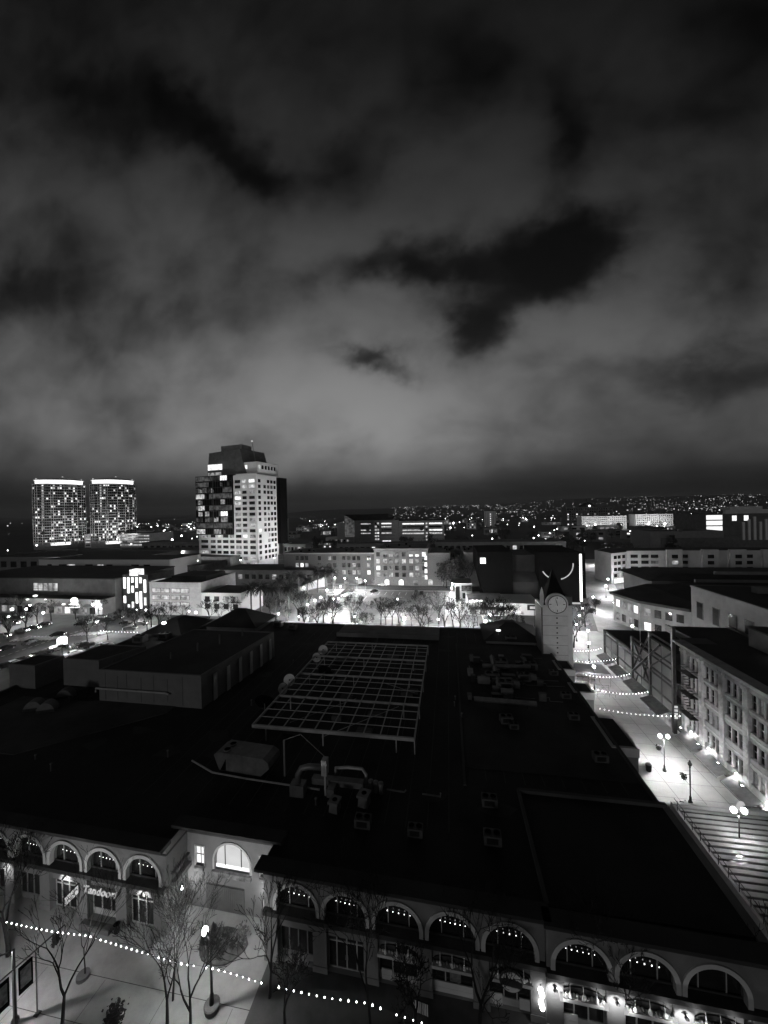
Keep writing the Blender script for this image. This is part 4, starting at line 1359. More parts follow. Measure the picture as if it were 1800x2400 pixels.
# ------------------------------------------------------------------ black angular cinema block
cb = thing('black_cinema', 'black angular block with a glowing arc, a light strip and a lit square sign', 'building', (12, 162, 0))
BP = 'black_panel'
MB().add([(0, 0, 12.9), (3.2, 0, 0), (14.3, 0, 0), (14.3, 0, 21.5), (0, 0, 21.3), (0, 30, 12.9), (3.2, 30, 0), (14.3, 30, 0), (14.3, 30, 21.5), (0, 30, 21.3)],
         [(0, 1, 2, 3, 4), (9, 8, 7, 6, 5), (4, 3, 8, 9), (0, 4, 9, 5), (1, 0, 5, 6), (2, 7, 8, 3), (1, 6, 7, 2)]).build('left_wing', BP, cb)
MB().box(14.3, 24.6, 7, 30, 0, 19.2).box(14.3, 24.6, 1, 7, 0, 8.5).build('recess', 'roof_black', cb)
MB().add([(14.3, 1, 8.5), (24.6, 1, 8.5), (24.6, 7, 12), (14.3, 7, 12)], [(0, 1, 2, 3)]).build('sloped_canopy', 'roof_dark', cb)
MB().box(24.6, 40.6, -1, 30, 0, 21.3).build('right_wing', BP, cb)
MB().box(40.6, 46, 10, 30, 0, 19.5).build('rear_wing', BP, cb)
MB().box(40.05, 40.9, -1.25, -.98, 1.4, 20.6).build('light_strip', 'sign_white', cb)
ar = MB()
for a0, a1 in ((-152, -96), (-76, 6)):
    ar.tube([(31.4 + 6.2 * math.cos(R(a)), -1.25, 16.4 + 6.2 * math.sin(R(a))) for a in range(a0, a1 + 1, 4)], .22, 6)
ar.build('glowing_arc', 'sign_soft', cb)
f = MB().box(.9, 3.5, -.3, -.02, 16.3, 19.1).build('square_sign', 'trim_dark', cb)
MB().box(1.1, 3.3, -.34, -.3, 16.5, 18.9).build('lit_face', 'sign_white', f)
MB().add([(13.0, .5, 19.4), (14.6, 3.5, 20.6), (14.6, 3.5, 21.1), (13.0, .5, 19.9)], [(0, 1, 2, 3)]).build('corner_light', 'sign_white', cb)
MB().box(30.2, 40.2, -1.1, -.98, 0.2, .9).build('base_glow', 'sign_soft', cb)
# single storey shop row in front of the cinema
t = thing('corner_shop', 'low white shop with a dark awning in front of the black cinema', 'shop', (6.6, 142, 0))
MB().box(0, 13.8, 0, 17, 0, 4.6).box(13.8, 26, 1.5, 17, 0, 4.3).build('wall', 'white_wall', t)
MB().box(.3, 13.6, .3, 16.8, 4.605, 4.7).build('roof', 'concrete', t)
MB().add([(0.2, -.02, 3.3), (13.6, -.02, 3.3), (13.6, -1.7, 2.5), (.2, -1.7, 2.5)], [(3, 2, 1, 0)]).build('awning', 'canvas', t)
s_ = MB().box(.6, 13.2, -.1, -.01, .3, 2.4).build('shop_front', 'metal_dark', t)
for k in range(6):
    MB().quad((.9 + k * 2.05, -.12, .5), (2.5 + k * 2.05, -.12, .5), (2.5 + k * 2.05, -.12, 2.3), (.9 + k * 2.05, -.12, 2.3)).build('pane', 'lit_room' if k % 2 else 'lit_mid', s_)
cl_ = MB()
for k in range(6):
    cl_.ball((1.0 + k * .78, -.25, 5.2 + .22 * (k % 2)), .52, 8, 5, .8)
cl_.build('cloud_sign', 'sign_white', t)
t = thing('ticket_kiosk', 'pale kiosk with dark screens between the parking lot and the black cinema', 'kiosk', (2.4, 163, 0))
MB().box(0, 7, 0, 12, 0, 7.5).build('wall', 'stucco', t)
MB().box(-.3, 7.1, -.3, 12.1, 7.505, 7.8).build('roof', 'stucco_light', t)
MB().box(.1, 1.9, -.16, -.02, .6, 6.4).build('door', 'black_panel', t)
MB().box(3, 6.6, -.16, -.02, 1.2, 3.6).build('screen', 'black_panel', t)
MB().box(2.6, 6.9, -.18, -.02, 4.4, 6.8).build('screen', 'glass_dark', t)

# ------------------------------------------------------------------ apartment block behind the parking lot
ap = thing('brick_apartments', 'long four storey brick apartment block with lit windows behind the parking lot', 'building', (-92, 196, 0))
MB().box(0, 52.5, 0, 26, 0, 16.6).build('left_wing', 'brick', ap)
MB().box(52.5, 81, -2.2, 26, 0, 19.0).build('middle_wing', 'brick_light', ap)
MB().box(81, 92.5, -1, 26, 0, 16.6).box(100, 112, 0, 26, 0, 16.6).build('right_wing', 'brick_light', ap)
MB().box(-.4, 52.5, -.5, 26, 16.6, 17.2).box(52.2, 81.3, -2.8, 26, 19.0, 19.7).box(81.3, 92.7, -1.4, 26, 16.6, 17.2).box(99.6, 112.4, -.5, 26, 16.6, 17.2).build('cornice', 'stucco_mid', ap)
MB().box(2, 51, 1, 25, 17.2, 17.26).box(54, 80, -1, 25, 19.7, 19.76).box(82, 92, 0, 25, 17.2, 17.26).box(101, 111, 1, 25, 17.2, 17.26).build('roof', 'roof_grey', ap)
for (x, y, zt, r_) in ((60, -2.9, 16.6, 4.0), (74, -2.9, 16.6, 4.0)):
    MB().wedge([(x + r_ * math.cos(R(a)), zt + 2.1 * math.sin(R(a))) for a in range(0, 181, 15)], y, y + .6).build('arched_gable', 'stucco_mid', ap)
rg_ = random.Random(8)
rects = []
for k in range(3):
    z = 5.4 + k * 3.9
    for c in (8, 10.8, 13.6, 21, 27, 29.8, 35, 38, 40.8, 43.4, 49):
        rects.append((c - .9, c + .9, z, z + 2.2))
face_windows(ap, rects, (0, 0, 0), (1, 0, 0), (0, -1, 0), .55, rg_, weights=(6, 5, 3, 3))
rects = []
for k in range(4):
    z = 4.6 + k * 3.6
    for c in (2.2, 6, 9, 12.2, 16, 19.8, 23, 26.6):
        rects.append((c - 1.0, c + 1.0, z, z + 2.3))
face_windows(ap, rects, (52.5, -2.2, 0), (1, 0, 0), (0, -1, 0), .6, rg_, weights=(6, 5, 3, 4))
face_windows(ap, [(11 - .7, 11 + .7, 3.4 + 3.4 * k, 5.6 + 3.4 * k) for k in range(4)], (69, -2.21, 0), (1, 0, 0), (0, -1, 0), 1, rg_, mats=['lit_hot'], weights=(1,))
for k in range(12):
    x = 6 + k * 7.6
    MB().wedge([(x - 1.3, .3), (x + 1.3, .3), (x + 1.3, 2.4), (x + .9, 3.1), (x, 3.4), (x - .9, 3.1), (x - 1.3, 2.4)], -2.32 if 52.5 < x < 81 else (-1.12 if x > 81 else -.12), 0).build('ground_arch', rg_.choice(['lit_hot', 'lit_room', 'glass_dark', 'lit_mid']), ap)
bl = MB()
for k in range(3):
    for c in (58, 64, 71, 77):
        bl.box(c - 2, c + 2, -3.4, -2.21, 7.4 + k * 3.6, 7.55 + k * 3.6)
bl.build('balcony_slabs', 'stucco_mid', ap)
for k in range(22):
    x, y = rg_.uniform(3, 110), rg_.uniform(2, 20)
    if 92 < x < 100:
        continue
    z = 19.8 if 53 < x < 80 else 17.3
    t = thing('roof_vent', 'small black vent stack on the flat roof of the brick apartments', 'vent', (-92 + x, 196 + y, z - .05), 0, 'vents on the apartment roof')
    MB().box(0, .9, 0, .9, 0, .8).box(-.1, 1.0, -.1, 1.0, .8, 1.0).build('stack', 'black_panel', t)
block('apartment_block', 'flat roofed pale apartment block behind the brick apartments and black cinema', -8, 66, 226, 24, 19.5, 'stucco_mid', 'roof_grey', 20, 4, .12, 21)
block('apartment_block', 'second row of brick apartments seen over the roof of the first', -70, -12, 226, 20, 19.0, 'brick_light', 'roof_grey', 16, 4, .12, 22)

# ------------------------------------------------------------------ office with strip windows and glass prow
of = thing('strip_window_office', 'wide pale office with bright strips of windows and a dark glass prow on its left', 'building', (-111, 430, 0))
MB().box(0, 53.5, 0, 30, 0, 28.6).build('left_wall', 'stucco_light', of)
MB().box(54, 106, 0, 30, 0, 27.2).build('right_wall', 'stucco_light', of)
MB().box(-1, 54, -1, 31, 28.6, 29.4).box(54, 107, -1, 31, 27.2, 28.3).build('roof', 'roof_black', of)
MB().add([(-12, -4, 36), (40, 3, 36), (46, 20, 33), (-6, 24, 33), (-1, -2, 29.41), (40, 4, 29.41), (44, 18, 29.41), (-1, 24, 29.41)],
         [(0, 1, 2, 3), (7, 6, 5, 4), (4, 5, 1, 0), (5, 6, 2, 1), (6, 7, 3, 2), (7, 4, 0, 3)]).build('slanted_roof', 'roof_black', of)
MB().add([(-11, -3, 6), (0, -.1, 6), (0, -.1, 29.3), (-11, -3, 34.5), (-11, 20, 6), (-11, 20, 34)], [(0, 1, 2, 3), (4, 0, 3, 5)]).build('glass_prow', 'lit_dim', of)
MB().box(-22, -11.2, 2, 24, 0, 26).build('side_block', 'stucco_light', of)
MB().box(-34, -.02, -6, 10, 0, 9).build('podium', 'white_wall', of)
for k in range(6):
    MB().quad((-26 + k * 3.6, -6.05, 3), (-24 + k * 3.6, -6.05, 3), (-24 + k * 3.6, -6.05, 6.5), (-26 + k * 3.6, -6.05, 6.5)).build('podium_window', 'lit_mid' if k % 2 else 'glass_dark', of)
rg_ = random.Random(31)
rects = []
for k in range(6):
    z = 5.0 + k * 3.75
    if k in (2, 3, 4, 5):
        rects += [(8, 20, z, z + 1.2), (33, 45, z, z + 1.5)]
    rects += [(25, 27.4, z, z + 2), (28, 30, z, z + 2)]
face_windows(of, rects, (0, 0, 0), (1, 0, 0), (0, -1, 0), .85, rg_, mats=['lit_office', 'lit_hot'], weights=(4, 1))
rects = []
for k in range(6):
    z = 4.2 + k * 3.75
    if k >= 2:
        rects += [(58, 83, z, z + 1.5), (89, 104, z, z + 1.7)]
    rects += [(85.2, 87.2, z, z + 2)]
face_windows(of, rects, (0, 0, 0), (1, 0, 0), (0, -1, 0), .92, rg_, mats=['lit_office', 'lit_hot'], weights=(3, 2))
MB().quad((34, -.06, 1.2), (44, -.06, 1.2), (44, -.06, 4.4), (34, -.06, 4.4)).build('lit_entrance', 'lit_hot', of)
sh = MB()
for k in range(6):
    z = 3.4 + k * 3.75
    sh.box(5, 49, -.5, -.05, z + 3.0, z + 3.15).box(56, 105, -.5, -.05, z + 2.6, z + 2.75)
sh.build('sunshades', 'roof_dark', of)

# far landmarks
t = block('slim_tower', 'slim pale far tower with a column of lit landings', 74, 95, 775, 20, 33, 'white_wall', 'roof_dark', 0, 0, 0, 5)
m = MB()
for i in range(7):
    m.box(1 + i * 3, 1.8 + i * 3, -.5, -.02, 1, 32)
m.build('fins', 'stucco_mid', t)
for k in range(6):
    MB().quad((9.6, -.6, 5 + k * 4.4), (11.4, -.6, 5 + k * 4.4), (11.4, -.6, 6.6 + k * 4.4), (9.6, -.6, 6.6 + k * 4.4)).build('landing_window', 'lit_hot', t)
a = block('hospital_wing', 'broad floodlit white hospital wing standing left of its twin', 228, 299, 690, 24, 21.5, 'white_wall', 'roof_grey', 22, 6, .35, 6, fw=.4)
b_ = block('hospital_wing', 'narrower floodlit white hospital wing on the right', 313, 370, 690, 24, 23.5, 'white_wall', 'roof_grey', 18, 6, .45, 7, fw=.4)
for i, x in enumerate((242, 281, 322, 346)):
    t = thing('floodlight_mast', 'bright floodlight in front of the white hospital wings, ' + ORD[i] + ' from the left', 'floodlight', (x, 668, 0), 0, 'hospital floodlights')
    MB().tube([(0, 0, 0), (0, 0, 8)], .25, 6).build('mast', 'metal_grey', t)
    MB().ball((0, 0, 8.6), 1.5 if i % 2 else 1.1, 8, 6).build('lamp_head', 'globe_far', t)
    lamp(t, (0, -2.5, 10), 16000, .6)
d = block('domed_building', 'tall dark building with a small dome and spire beyond the white hospital', 236, 322, 800, 30, 37, 'stucco_dark', 'roof_dark', 20, 7, .3, 8)
MB().lathe([(15, 0), (14, 4), (10, 8), (5, 10), (.6, 11), (.4, 18)], (43, 15, 37.1), 16).build('dome', 'roof_dark', d)
MB().ball((43, -1.5, 40), 2.0, 8, 6).build('dome_lamp', 'sign_white', d)
rl = block('glass_stair_office', 'dark office at the right edge with a fully lit glass stair and pale fins', 200, 262, 330, 40, 31, 'stucco_dark', 'roof_dark', 0, 0, 0, 9)
for k in range(5):
    MB().quad((.2 if k else 3, -.06, 9.5 + k * 4.4), (11.3, -.06, 9.5 + k * 4.4), (11.3, -.06, 13.0 + k * 4.4), (.2 if k else 3, -.06, 13.0 + k * 4.4)).build('stair_window', 'bay_sill', rl)
MB().box(13, 62, -1.2, 2, 31.5, 34.6).box(18, 40, 2, 12, 34.6, 37).build('roof_band', 'pale_wall', rl)
for i in range(9):
    MB().box(24.5 + i * 3.8, 26.0 + i * 3.8, -.9, -.02, 11, 25 + (i % 3) * 2).build('fin', 'white_wall', rl)
for x in (18, 26):
    MB().quad((x, -.06, 26), (x + 3, -.06, 26), (x + 3, -.06, 30), (x, -.06, 30)).build('lit_window', 'lit_hot', rl)
bb = block('concrete_hall', 'plain grey hall with a dark sunken front left of the glass stair office', 148, 196, 305, 30, 19.5, 'stucco', 'roof_dark', 0, 0, 0, 10)
MB().box(7, 48.2, -.15, -.02, 4, 15).build('dark_front', 'stucco_dark', bb)
# curved apartments on the right side
ra = thing('terrace_apartments', 'pale terraced apartment building with rows of dark balconies on the right', 'building', (81, 204, 0))
MB().prism([(0, 0), (10, 6.5), (90, 6.5), (90, 28), (8, 28), (-2, 16)], 0, 15.6).build('wall', 'pale_wall', ra)
MB().prism([(.6, .9), (10, 7.2), (89, 7.2), (89, 27), (8.6, 27), (-1, 16)], 15.604, 15.7).build('roof', 'roof_dark', ra)
MB().prism([(10, 6.2), (90, 6.2), (90, 6.9), (10, 6.9)], 15.6, 16.3).build('parapet', 'pale_wall', ra)
for x in (28, 44, 56, 70):
    MB().box(x, x + 7, 4.9, 6.5, 0, 16.9).build('projecting_bay', 'pale_wall', ra)
rg_ = random.Random(41)
rects = [(u - 1.7, u + 1.7, 3.3 + 3.1 * k, 5.0 + 3.1 * k) for k in range(4) for u in [3.5, 8.5, 13, 22, 26.5, 38, 55, 67, 72]]
face_windows(ra, rects, (10, 6.5, 0), (1, 0, 0), (0, -1, 0), .12, rg_)
rects = [(u - 1.4, u + 1.4, 3.3 + 3.1 * k, 5.1 + 3.1 * k) for k in range(4) for u in [21.5, 37.5, 49.5, 63.5]]
face_windows(ra, rects, (10, 4.9, 0), (1, 0, 0), (0, -1, 0), .3, rg_)
dv = Vector((10, 6.5, 0)).normalized()
face_windows(ra, [(u - 1.1, u + 1.1, 3.3 + 3.1 * k, 5.0 + 3.1 * k) for k in range(4) for u in (3, 6, 9.5)], (0, 0, 0), dv, (dv.y, -dv.x, 0), .2, rg_)
MB().add([(1, -.2, .4), (11, 6.1, .4), (11, 6.1, 2.8), (1, -.2, 2.8)], [(0, 1, 2, 3)]).build('shop_window', 'lit_hot', ra)

# low dark roofed mall on the right with its lit shop fronts
lm = thing('dark_roof_arcade', 'low building with stacked dark roofs and lit shop windows on the right of the street', 'building', (56, 140, 0))
MB().prism([(0, 0), (18, 14), (100, 14), (100, -22), (12, -22), (3, -12)], 0, 9.2).build('wall', 'stucco_mid', lm)
MB().prism([(-1.2, 0), (17.5, 15), (100, 15), (100, -22), (11, -22), (2, -12.4)], 9.2, 10.0).build('eaves', 'roof_dark', lm)
MB().frustum((17, 100, -19, 12), 10.0, (24, 98, -12, 6), 12.0).build('upper_roof', 'roof_black', lm)
MB().box(22, 100, 20, 44, 0, 10.5).frustum((20, 100, 18, 46), 10.5, (28, 98, 24, 40), 12.5).build('rear_roof', 'roof_dark', lm)
MB().box(30, 60, 8, 8.6, 12.0, 13).box(45, 95, 22, 22.8, 12.5, 13.6).box(70, 98, -4, -3.4, 12, 13.2).build('roof_monitor', 'stucco', lm)
rg_ = random.Random(51)
dv = Vector((3, -12, 0)).normalized()
face_windows(lm, [(u, u + 1.7, z, z + 2.4) for z in (1.0, 5.4) for u in (1.5, 4.2, 6.9, 9.6)], (0, 0, 0), dv, (-1, -.25, 0), .75, rg_, weights=(5, 3, 2, 2))
dv = Vector((9, -10, 0)).normalized()
face_windows(lm, [(u, u + 1.8, z, z + 2.4) for z in (1.0, 5.4) for u in (1, 3.8, 6.6, 9.4)], (3, -12, 0), dv, (-1, -.9, 0), .6, rg_, weights=(4, 4, 2, 1))
lo = thing('grey_wall_block', 'plain grey block with four tall black windows behind the stone block roof', 'building', (67, 92, 0))
MB().box(0, 40, -14, 25.2, 0, 16.6).build('wall', 'stucco', lo)
MB().box(-.15, 40, -14, 25.4, 16.6, 17.0).build('coping', 'stucco', lo)
MB().box(.5, 39, -13.5, 24.6, 17.004, 17.06).build('roof', 'roof_black', lo)
for y in (20.2, 14.0, 8.4, 3.4):
    f = MB().box(-.12, .0, y, y + 2.6, 8.6, 13.2).build('window', 'metal_dark', lo)
    MB().quad((-.13, y + 2.4, 8.8), (-.13, y + .2, 8.8), (-.13, y + .2, 13.0), (-.13, y + 2.4, 13.0)).build('pane', 'glass_dark', f)
for (x, y) in ((9, 15), (11, 10), (14, 16)):
    MB().box(x, x + 3, y, y + 2, 17.07, 18.6).build('roof_plant', 'stucco_dark', lo)
block('dark_annexe', 'low dark annexe between the glass pavilion and the grey block', 53, 66.5, 73, 30, 9.5, 'stucco_dark', 'roof_black', 0, 0, 0, 61)

# ------------------------------------------------------------------ left side buildings
lb = block('pale_office', 'pale three storey office with broad lit windows left of the palms', -119.8, -96.6, 131, 24, 12.6, 'stucco_light', 'roof_dark', 0, 0, 0, 71)
for k in range(3):
    for x0, x1 in ((1.4, 5.2), (5.5, 9.2), (10.2, 13.9), (14.2, 17.9)):
        f = MB().box(x0 - .1, x1 + .1, -.1, -.01, 3.4 + k * 2.75, 5.2 + k * 2.75).build('window', 'metal_dark', lb)
        MB().quad((x0, -.12, 3.5 + k * 2.75), (x1, -.12, 3.5 + k * 2.75), (x1, -.12, 5.1 + k * 2.75), (x0, -.12, 5.1 + k * 2.75)).build('pane', 'lit_room', f)
MB().box(6, 22, 5, 18, 12.66, 14.8).build('roof_plant', 'roof_black', lb)
MB().add([(1, -.13, 13.2), (4.6, 3, 13.9), (4.6, 3, 14.2), (1, -.13, 13.5)], [(0, 1, 2, 3)]).build('lit_edge', 'sign_soft', lb)
l2 = block('white_flats', 'white two storey flats with small windows next to the palm garden', -96.4, -79.5, 131, 17, 8.7, 'white_wall', 'roof_dark', 0, 0, 0, 72)
for k in range(2):
    for i, x in enumerate((1.6, 5.6, 9.6, 13.6)):
        f = MB().box(x - .1, x + 2.0, -.12, -.01, 2.9 + k * 2.9, 4.9 + k * 2.9).build('window', 'metal_dark', l2)
        MB().quad((x, -.13, 3 + k * 2.9), (x + 1.9, -.13, 3 + k * 2.9), (x + 1.9, -.13, 4.8 + k * 2.9), (x, -.13, 4.8 + k * 2.9)).build('pane', ['glass_dark', 'lit_dim', 'lit_room', 'lit_mid'][(i + 2 * (1 - k)) % 4] if k else 'glass_dark', f)
m = MB()
for z in (2.6, 5.6):
    m.box(13.2, 17.3, -1.4, -.01, z, z + .15).box(13.2, 17.3, -1.4, -1.36, z + .9, z + .96)
    for q in range(9):
        m.box(13.25 + q * .48, 13.3 + q * .48, -1.39, -1.36, z + .15, z + .9)
m.build('balcony', 'iron', l2)
bt = block('light_slot_tower', 'dark block pierced by bright vertical light slots beside the pale office', -137.2, -125, 136, 14, 14.6, 'stucco_dark', 'roof_dark', 0, 0, 0, 73)
sl_ = [(.3, 9.2, 13.9), (.3, 3.0, 6.0), (2.2, 7.2, 13.9), (2.2, 1.2, 2.4), (4.2, 11.8, 13.9), (4.2, 7.6, 10.3), (4.2, .9, 3.6), (6.2, 9.6, 13.9), (6.2, 3, 7.6), (8.1, 11.6, 13.9), (8.1, .8, 8), (10.2, 7.6, 13.0), (10.2, 2.2, 5.5)]
for (x, z0, z1) in sl_:
    MB().box(x, x + 1.05, -.08, -.01, z0, z1).build('light_slot', 'sign_white' if z1 > 5.6 else 'lit_hot', bt)
MB().box(3.6, 7.6, -.3, 3, 14.605, 17.2).build('lit_lantern', 'lit_hot', bt)
# dark department store with the bright sign
ds = thing('department_store', 'wide dark store with a bright rounded white sign over its shop fronts', 'shop', (-222, 127, 0))
MB().box(0, 84, 6, 40, 0, 13.6).build('wall', 'stucco_dark', ds)
MB().box(0, 84, 0, 6, 0, 6.4).build('shop_row', 'stucco_mid', ds)
MB().box(-.3, 84.3, 5.7, 40.3, 13.6, 14.0).box(.2, 83.8, .2, 5.6, 6.404, 6.6).build('roof', 'roof_black', ds)
rg_ = random.Random(81)
face_windows(ds, [(u, u + 2.6, .6, 3.2) for u in range(2, 82, 4)], (0, 0, 0), (1, 0, 0), (0, -1, 0), .8, rg_, weights=(4, 5, 4, 1))
for k in range(10):
    x = 4 + k * 8
    MB().add([(x, -.02, 4.6), (x + 5.5, -.02, 4.6), (x + 5.5, -1.5, 3.7), (x, -1.5, 3.7)], [(3, 2, 1, 0)]).build('awning', 'canvas' if k % 2 else 'stucco_dark', ds)
MB().wedge([(71.2 + 1.7 * math.cos(R(a)), 5.6 + 1.7 * math.sin(R(a))) for a in range(-30, 211, 20)] + [(68.8, 4.6), (68.6, 3.6), (69.1, 3.1), (73.3, 3.1), (73.8, 3.6), (73.6, 4.6)], -.7, -.25).build('white_sign', 'sign_white', ds)
MB().quad((42.5, 5.94, 8.4), (55.5, 5.94, 8.4), (55.5, 5.94, 11.6), (42.5, 5.94, 11.6)).build('lit_upper_window', 'lit_room', ds)
m = MB()
for k in range(6):
    m.box(42.4 + k * 2.6, 42.6 + k * 2.6, 5.8, 5.92, 8.3, 11.7)
m.box(42.4, 55.6, 5.8, 5.93, 9.0, 9.15)
m.build('window_bars', 'metal_dark', ds)
for k, (x, z, w_) in enumerate(((52, 7.6, 4), (57, 6.2, 2), (48, 6.0, 2.6), (66, 4.4, 3), (72, 4.6, 3))):
    MB().ball((x, -.5, z), .2 * w_, 8, 5, .5).build('shop_light', 'sign_white', ds)
up = block('white_upper_block', 'white flat topped block with dark openings behind the dark store', -236, -150, 178, 26, 15.2, 'white_wall', 'roof_black', 0, 0, 0, 83)
rg_ = random.Random(84)
face_windows(up, [(u, u + 3 + (u % 3), 10.4, 13) for u in (6, 14, 20, 32, 40, 46, 62, 70)], (0, 0, 0), (1, 0, 0), (0, -1, 0), .35, rg_)
# roofs in the middle distance, left
for i, (x0, x1, y, d_, h_, wm, rm, lab) in enumerate((
        (-330, -205, 215, 40, 12, 'stucco', 'roof_black', 'long flat warehouse with a few small dark openings at the far left'),
        (-270, -165, 268, 30, 10.5, 'stucco_dark', 'roof_dark', 'dark low hall in front of the twin towers'),
        (-300, -200, 320, 30, 13, 'stucco_dark', 'roof_grey', 'broad low hall right below the twin towers'),
        (-240, -150, 235, 22, 9.5, 'stucco_dark', 'roof_black', 'low black roofed hall left of the pale tower'),
        (-128, -70, 186, 26, 8.5, 'stucco_dark', 'roof_black', 'dark roofed hall behind the palm garden'),
        (-205, -142, 192, 26, 10, 'stucco_dark', 'roof_black', 'dark hall behind the light slot block'))):
    block('warehouse', lab, x0, x1, y, d_, h_, wm, rm, 14, 1, .25, 90 + i, z0=3)
block('ribbed_tower', 'pale ribbed mid rise block just left of the office tower', -252, -228, 480, 24, 31, 'pale_wall', 'roof_dark', 6, 8, .2, 101)
block('brick_mid_rise', 'brick mid rise block with many small lit windows between the towers', -330, -276, 470, 24, 20, 'brick_light', 'roof_grey', 14, 5, .35, 102)
t = thing('control_tower', 'thin pale far tower with a wider lit top peeking out left of the office tower', 'tower', (-330, 700, 0))
MB().box(-3, 3, -3, 3, 0, 66).build('shaft', 'pale_wall', t)
MB().lathe([(4, 0), (6, 3), (6, 8), (5, 10)], (0, 0, 66), 10).build('top', 'lit_room', t)
pk = block('parking_deck', 'brightly lit open parking deck at the far left edge', -470, -372, 410, 40, 17, 'pale_wall', 'roof_grey', 12, 4, .95, 103, fw=.9, fh=.4, mats=['lit_room', 'lit_mid'])
t = block('signal_block', 'narrow bright white building with round lamps just right of the office tower', -170, -160, 330, 12, 17, 'white_wall', 'roof_dark', 0, 0, 0, 104)
for k in range(6):
    MB().ball((2.5 + 5 * (k % 2), -.5, 3 + 4.2 * (k // 2)), 1.0, 8, 6).build('round_lamp', 'globe_far', t)
lamp(t, (5, -6, 9), 4000, .4)
block('low_shop', 'low white building behind the signal block', -158, -135, 335, 20, 9, 'white_wall', 'roof_dark', 6, 1, .5, 105)

# small far buildings between the trees
for i, (px, py) in enumerate(((108, 1300), (172, 1306), (215, 1300), (262, 1296), (305, 1308), (346, 1292), (392, 1300), (428, 1296), (452, 1310), (130, 1318), (240, 1318), (330, 1322), (60, 1300), (20, 1312), (18, 1290), (86, 1278), (410, 1272), (450, 1262))):
    p = at(px, py, 9)
    t = thing('roof_lamp', 'small bright lamp among the dark roofs left of the pale tower, ' + ORD[i] + ' of its group', 'street lamp', (p.x, p.y, 0), 0, 'lamps among the left roofs')
    MB().tube([(0, 0, 0), (0, 0, 8.6)], .1, 5).build('pole', 'metal_grey', t)
    MB().ball((0, 0, 9), .42 if i % 3 else .7, 8, 5).build('lamp_head', 'globe_far', t)
    lamp(t, (0, -.5, 10), 1500, .3)
rg_ = random.Random(17)
k = 0
FARB = []
while k < 110:
    a_ = rg_.uniform(-1.15, .6)
    y = rg_.uniform(300, 1200)
    x = a_ * y
    w_, d_, h_ = rg_.uniform(14, 40), rg_.uniform(12, 24), rg_.uniform(5, 12)
    if -190 < x < 70 and y < 300 or (-150 < x < 20 and 400 < y < 470) or (-90 < x and x < 20 and y < 520) or (60 < x and y < 360) or (195 < x < 385 and 660 < y < 850) or (x < -350 and y < 470):
        continue
    if any(abs(x - q[0]) < 40 and abs(y - q[1]) < 30 for q in FARB):
        continue
    FARB.append((x, y))
    block('far_building', 'small flat building among the scattered lights of the far city', x, x + w_, y, d_, h_, rg_.choice(['stucco_mid', 'pale_wall', 'stucco_dark', 'brick_light', 'white_wall']), 'roof_dark', rg_.randint(3, 6), rg_.randint(1, 2), .6, k, 'small far city buildings', parapet=0)
    k += 1

# ------------------------------------------------------------------ street lamps
def post_lamp(p, label, group, h=4.2, power=900, twin=False, globe='globe', rad=.26, lit=True, m='metal_dark'):
    t = thing('street_lamp', label, 'street lamp', p, 0, group)
    MB().lathe([(.26, 0), (.26, .25), (.16, .4), (.13, .9), (.07, 1.0), (.055, h - .3), (.1, h - .2), (.1, h - .05)], (0, 0, 0), 10).build('pole', m, t)
    if twin:
        for s in (-1, 1):
            MB().tube([(0, 0, h - .25), (s * .3, 0, h - .3), (s * .52, 0, h - .15), (s * .52, 0, h)], .035, 6).build('arm', m, t)
            MB().ball((s * .52, 0, h + rad), rad, 12, 8, 1.15).build('globe', globe, t)
        lamp(t, (0, 0, h - .6), power, .15)
    else:
        g_ = MB().ball((0, 0, h + rad), rad, 12, 8, 1.1).build('globe', globe if lit else 'glass_mid', t)
        MB().lathe([(rad * .5, 0), (.12, .1), (.02, .3)], (0, 0, h + rad * 2), 8).build('finial', m, g_)
        if lit:
            lamp(t, (0, 0, h - .25), power, .15)
    return t


def flower_basket(t, h, x=.75):
    MB().tube([(0, 0, h + .35), (-x, 0, h + .35)], .025, 5).build('bracket', 'metal_dark', t)


post_lamp((31.15, 61.4, 0), 'twin globe street lamp lit in the middle of the pale shopping street', 'twin globe street lamps', 5.0, 4200, True)
tl_ = post_lamp((31.1, 55.3, 0), 'unlit lantern street lamp beside the planters of the shopping street', 'lantern street lamps', 5.0, 0, False, lit=False)
post_lamp((31.6, 47.6, 0), 'twin globe street lamp nearest to the right edge over the slatted canopy', 'twin globe street lamps', 5.0, 800, True, rad=.30)
for i, (px, py, pw, rad) in enumerate(((774, 1444, 2600, .75), (947, 1450, 2600, .62), (831, 1444, 2000, .35), (1027, 1451, 2000, .38), (1138, 1456, 2600, .50), (653, 1438, 700, .4), (700, 1444, 700, .3))):
    p = at(px, py, 4.4)
    post_lamp((p.x, p.y, 0), 'globe lamp among the bare trees behind the mall roof, ' + ORD[i] + ' of the row', 'plaza globe lamps', 4.0, pw * 16, rad=rad * .8, globe='globe_far')
for i, (px, py, pw) in enumerate(((1060, 1368, 1500), (1058, 1378, 1500), (1056, 1390, 2200), (1148, 1440, 1500), (721, 1416, 900), (782, 1404, 900), (766, 1383, 500), (798, 1374, 700), (932, 1404, 1500), (793, 1403, 1500), (752, 1400, 400), (738, 1407, 400), (856, 1361, 1500), (808, 1355, 1600), (785, 1354, 1500), (836, 1355, 1600), (712, 1377, 500))):
    p = at(px, py, 6.2)
    post_lamp((p.x, p.y, 0), 'tall lamp lighting the parking lot and road before the apartments, ' + ORD[i] + ' of its group', 'parking lot lamps', 5.8, pw * 9, rad=.36, globe='globe_far', m='metal_pale')
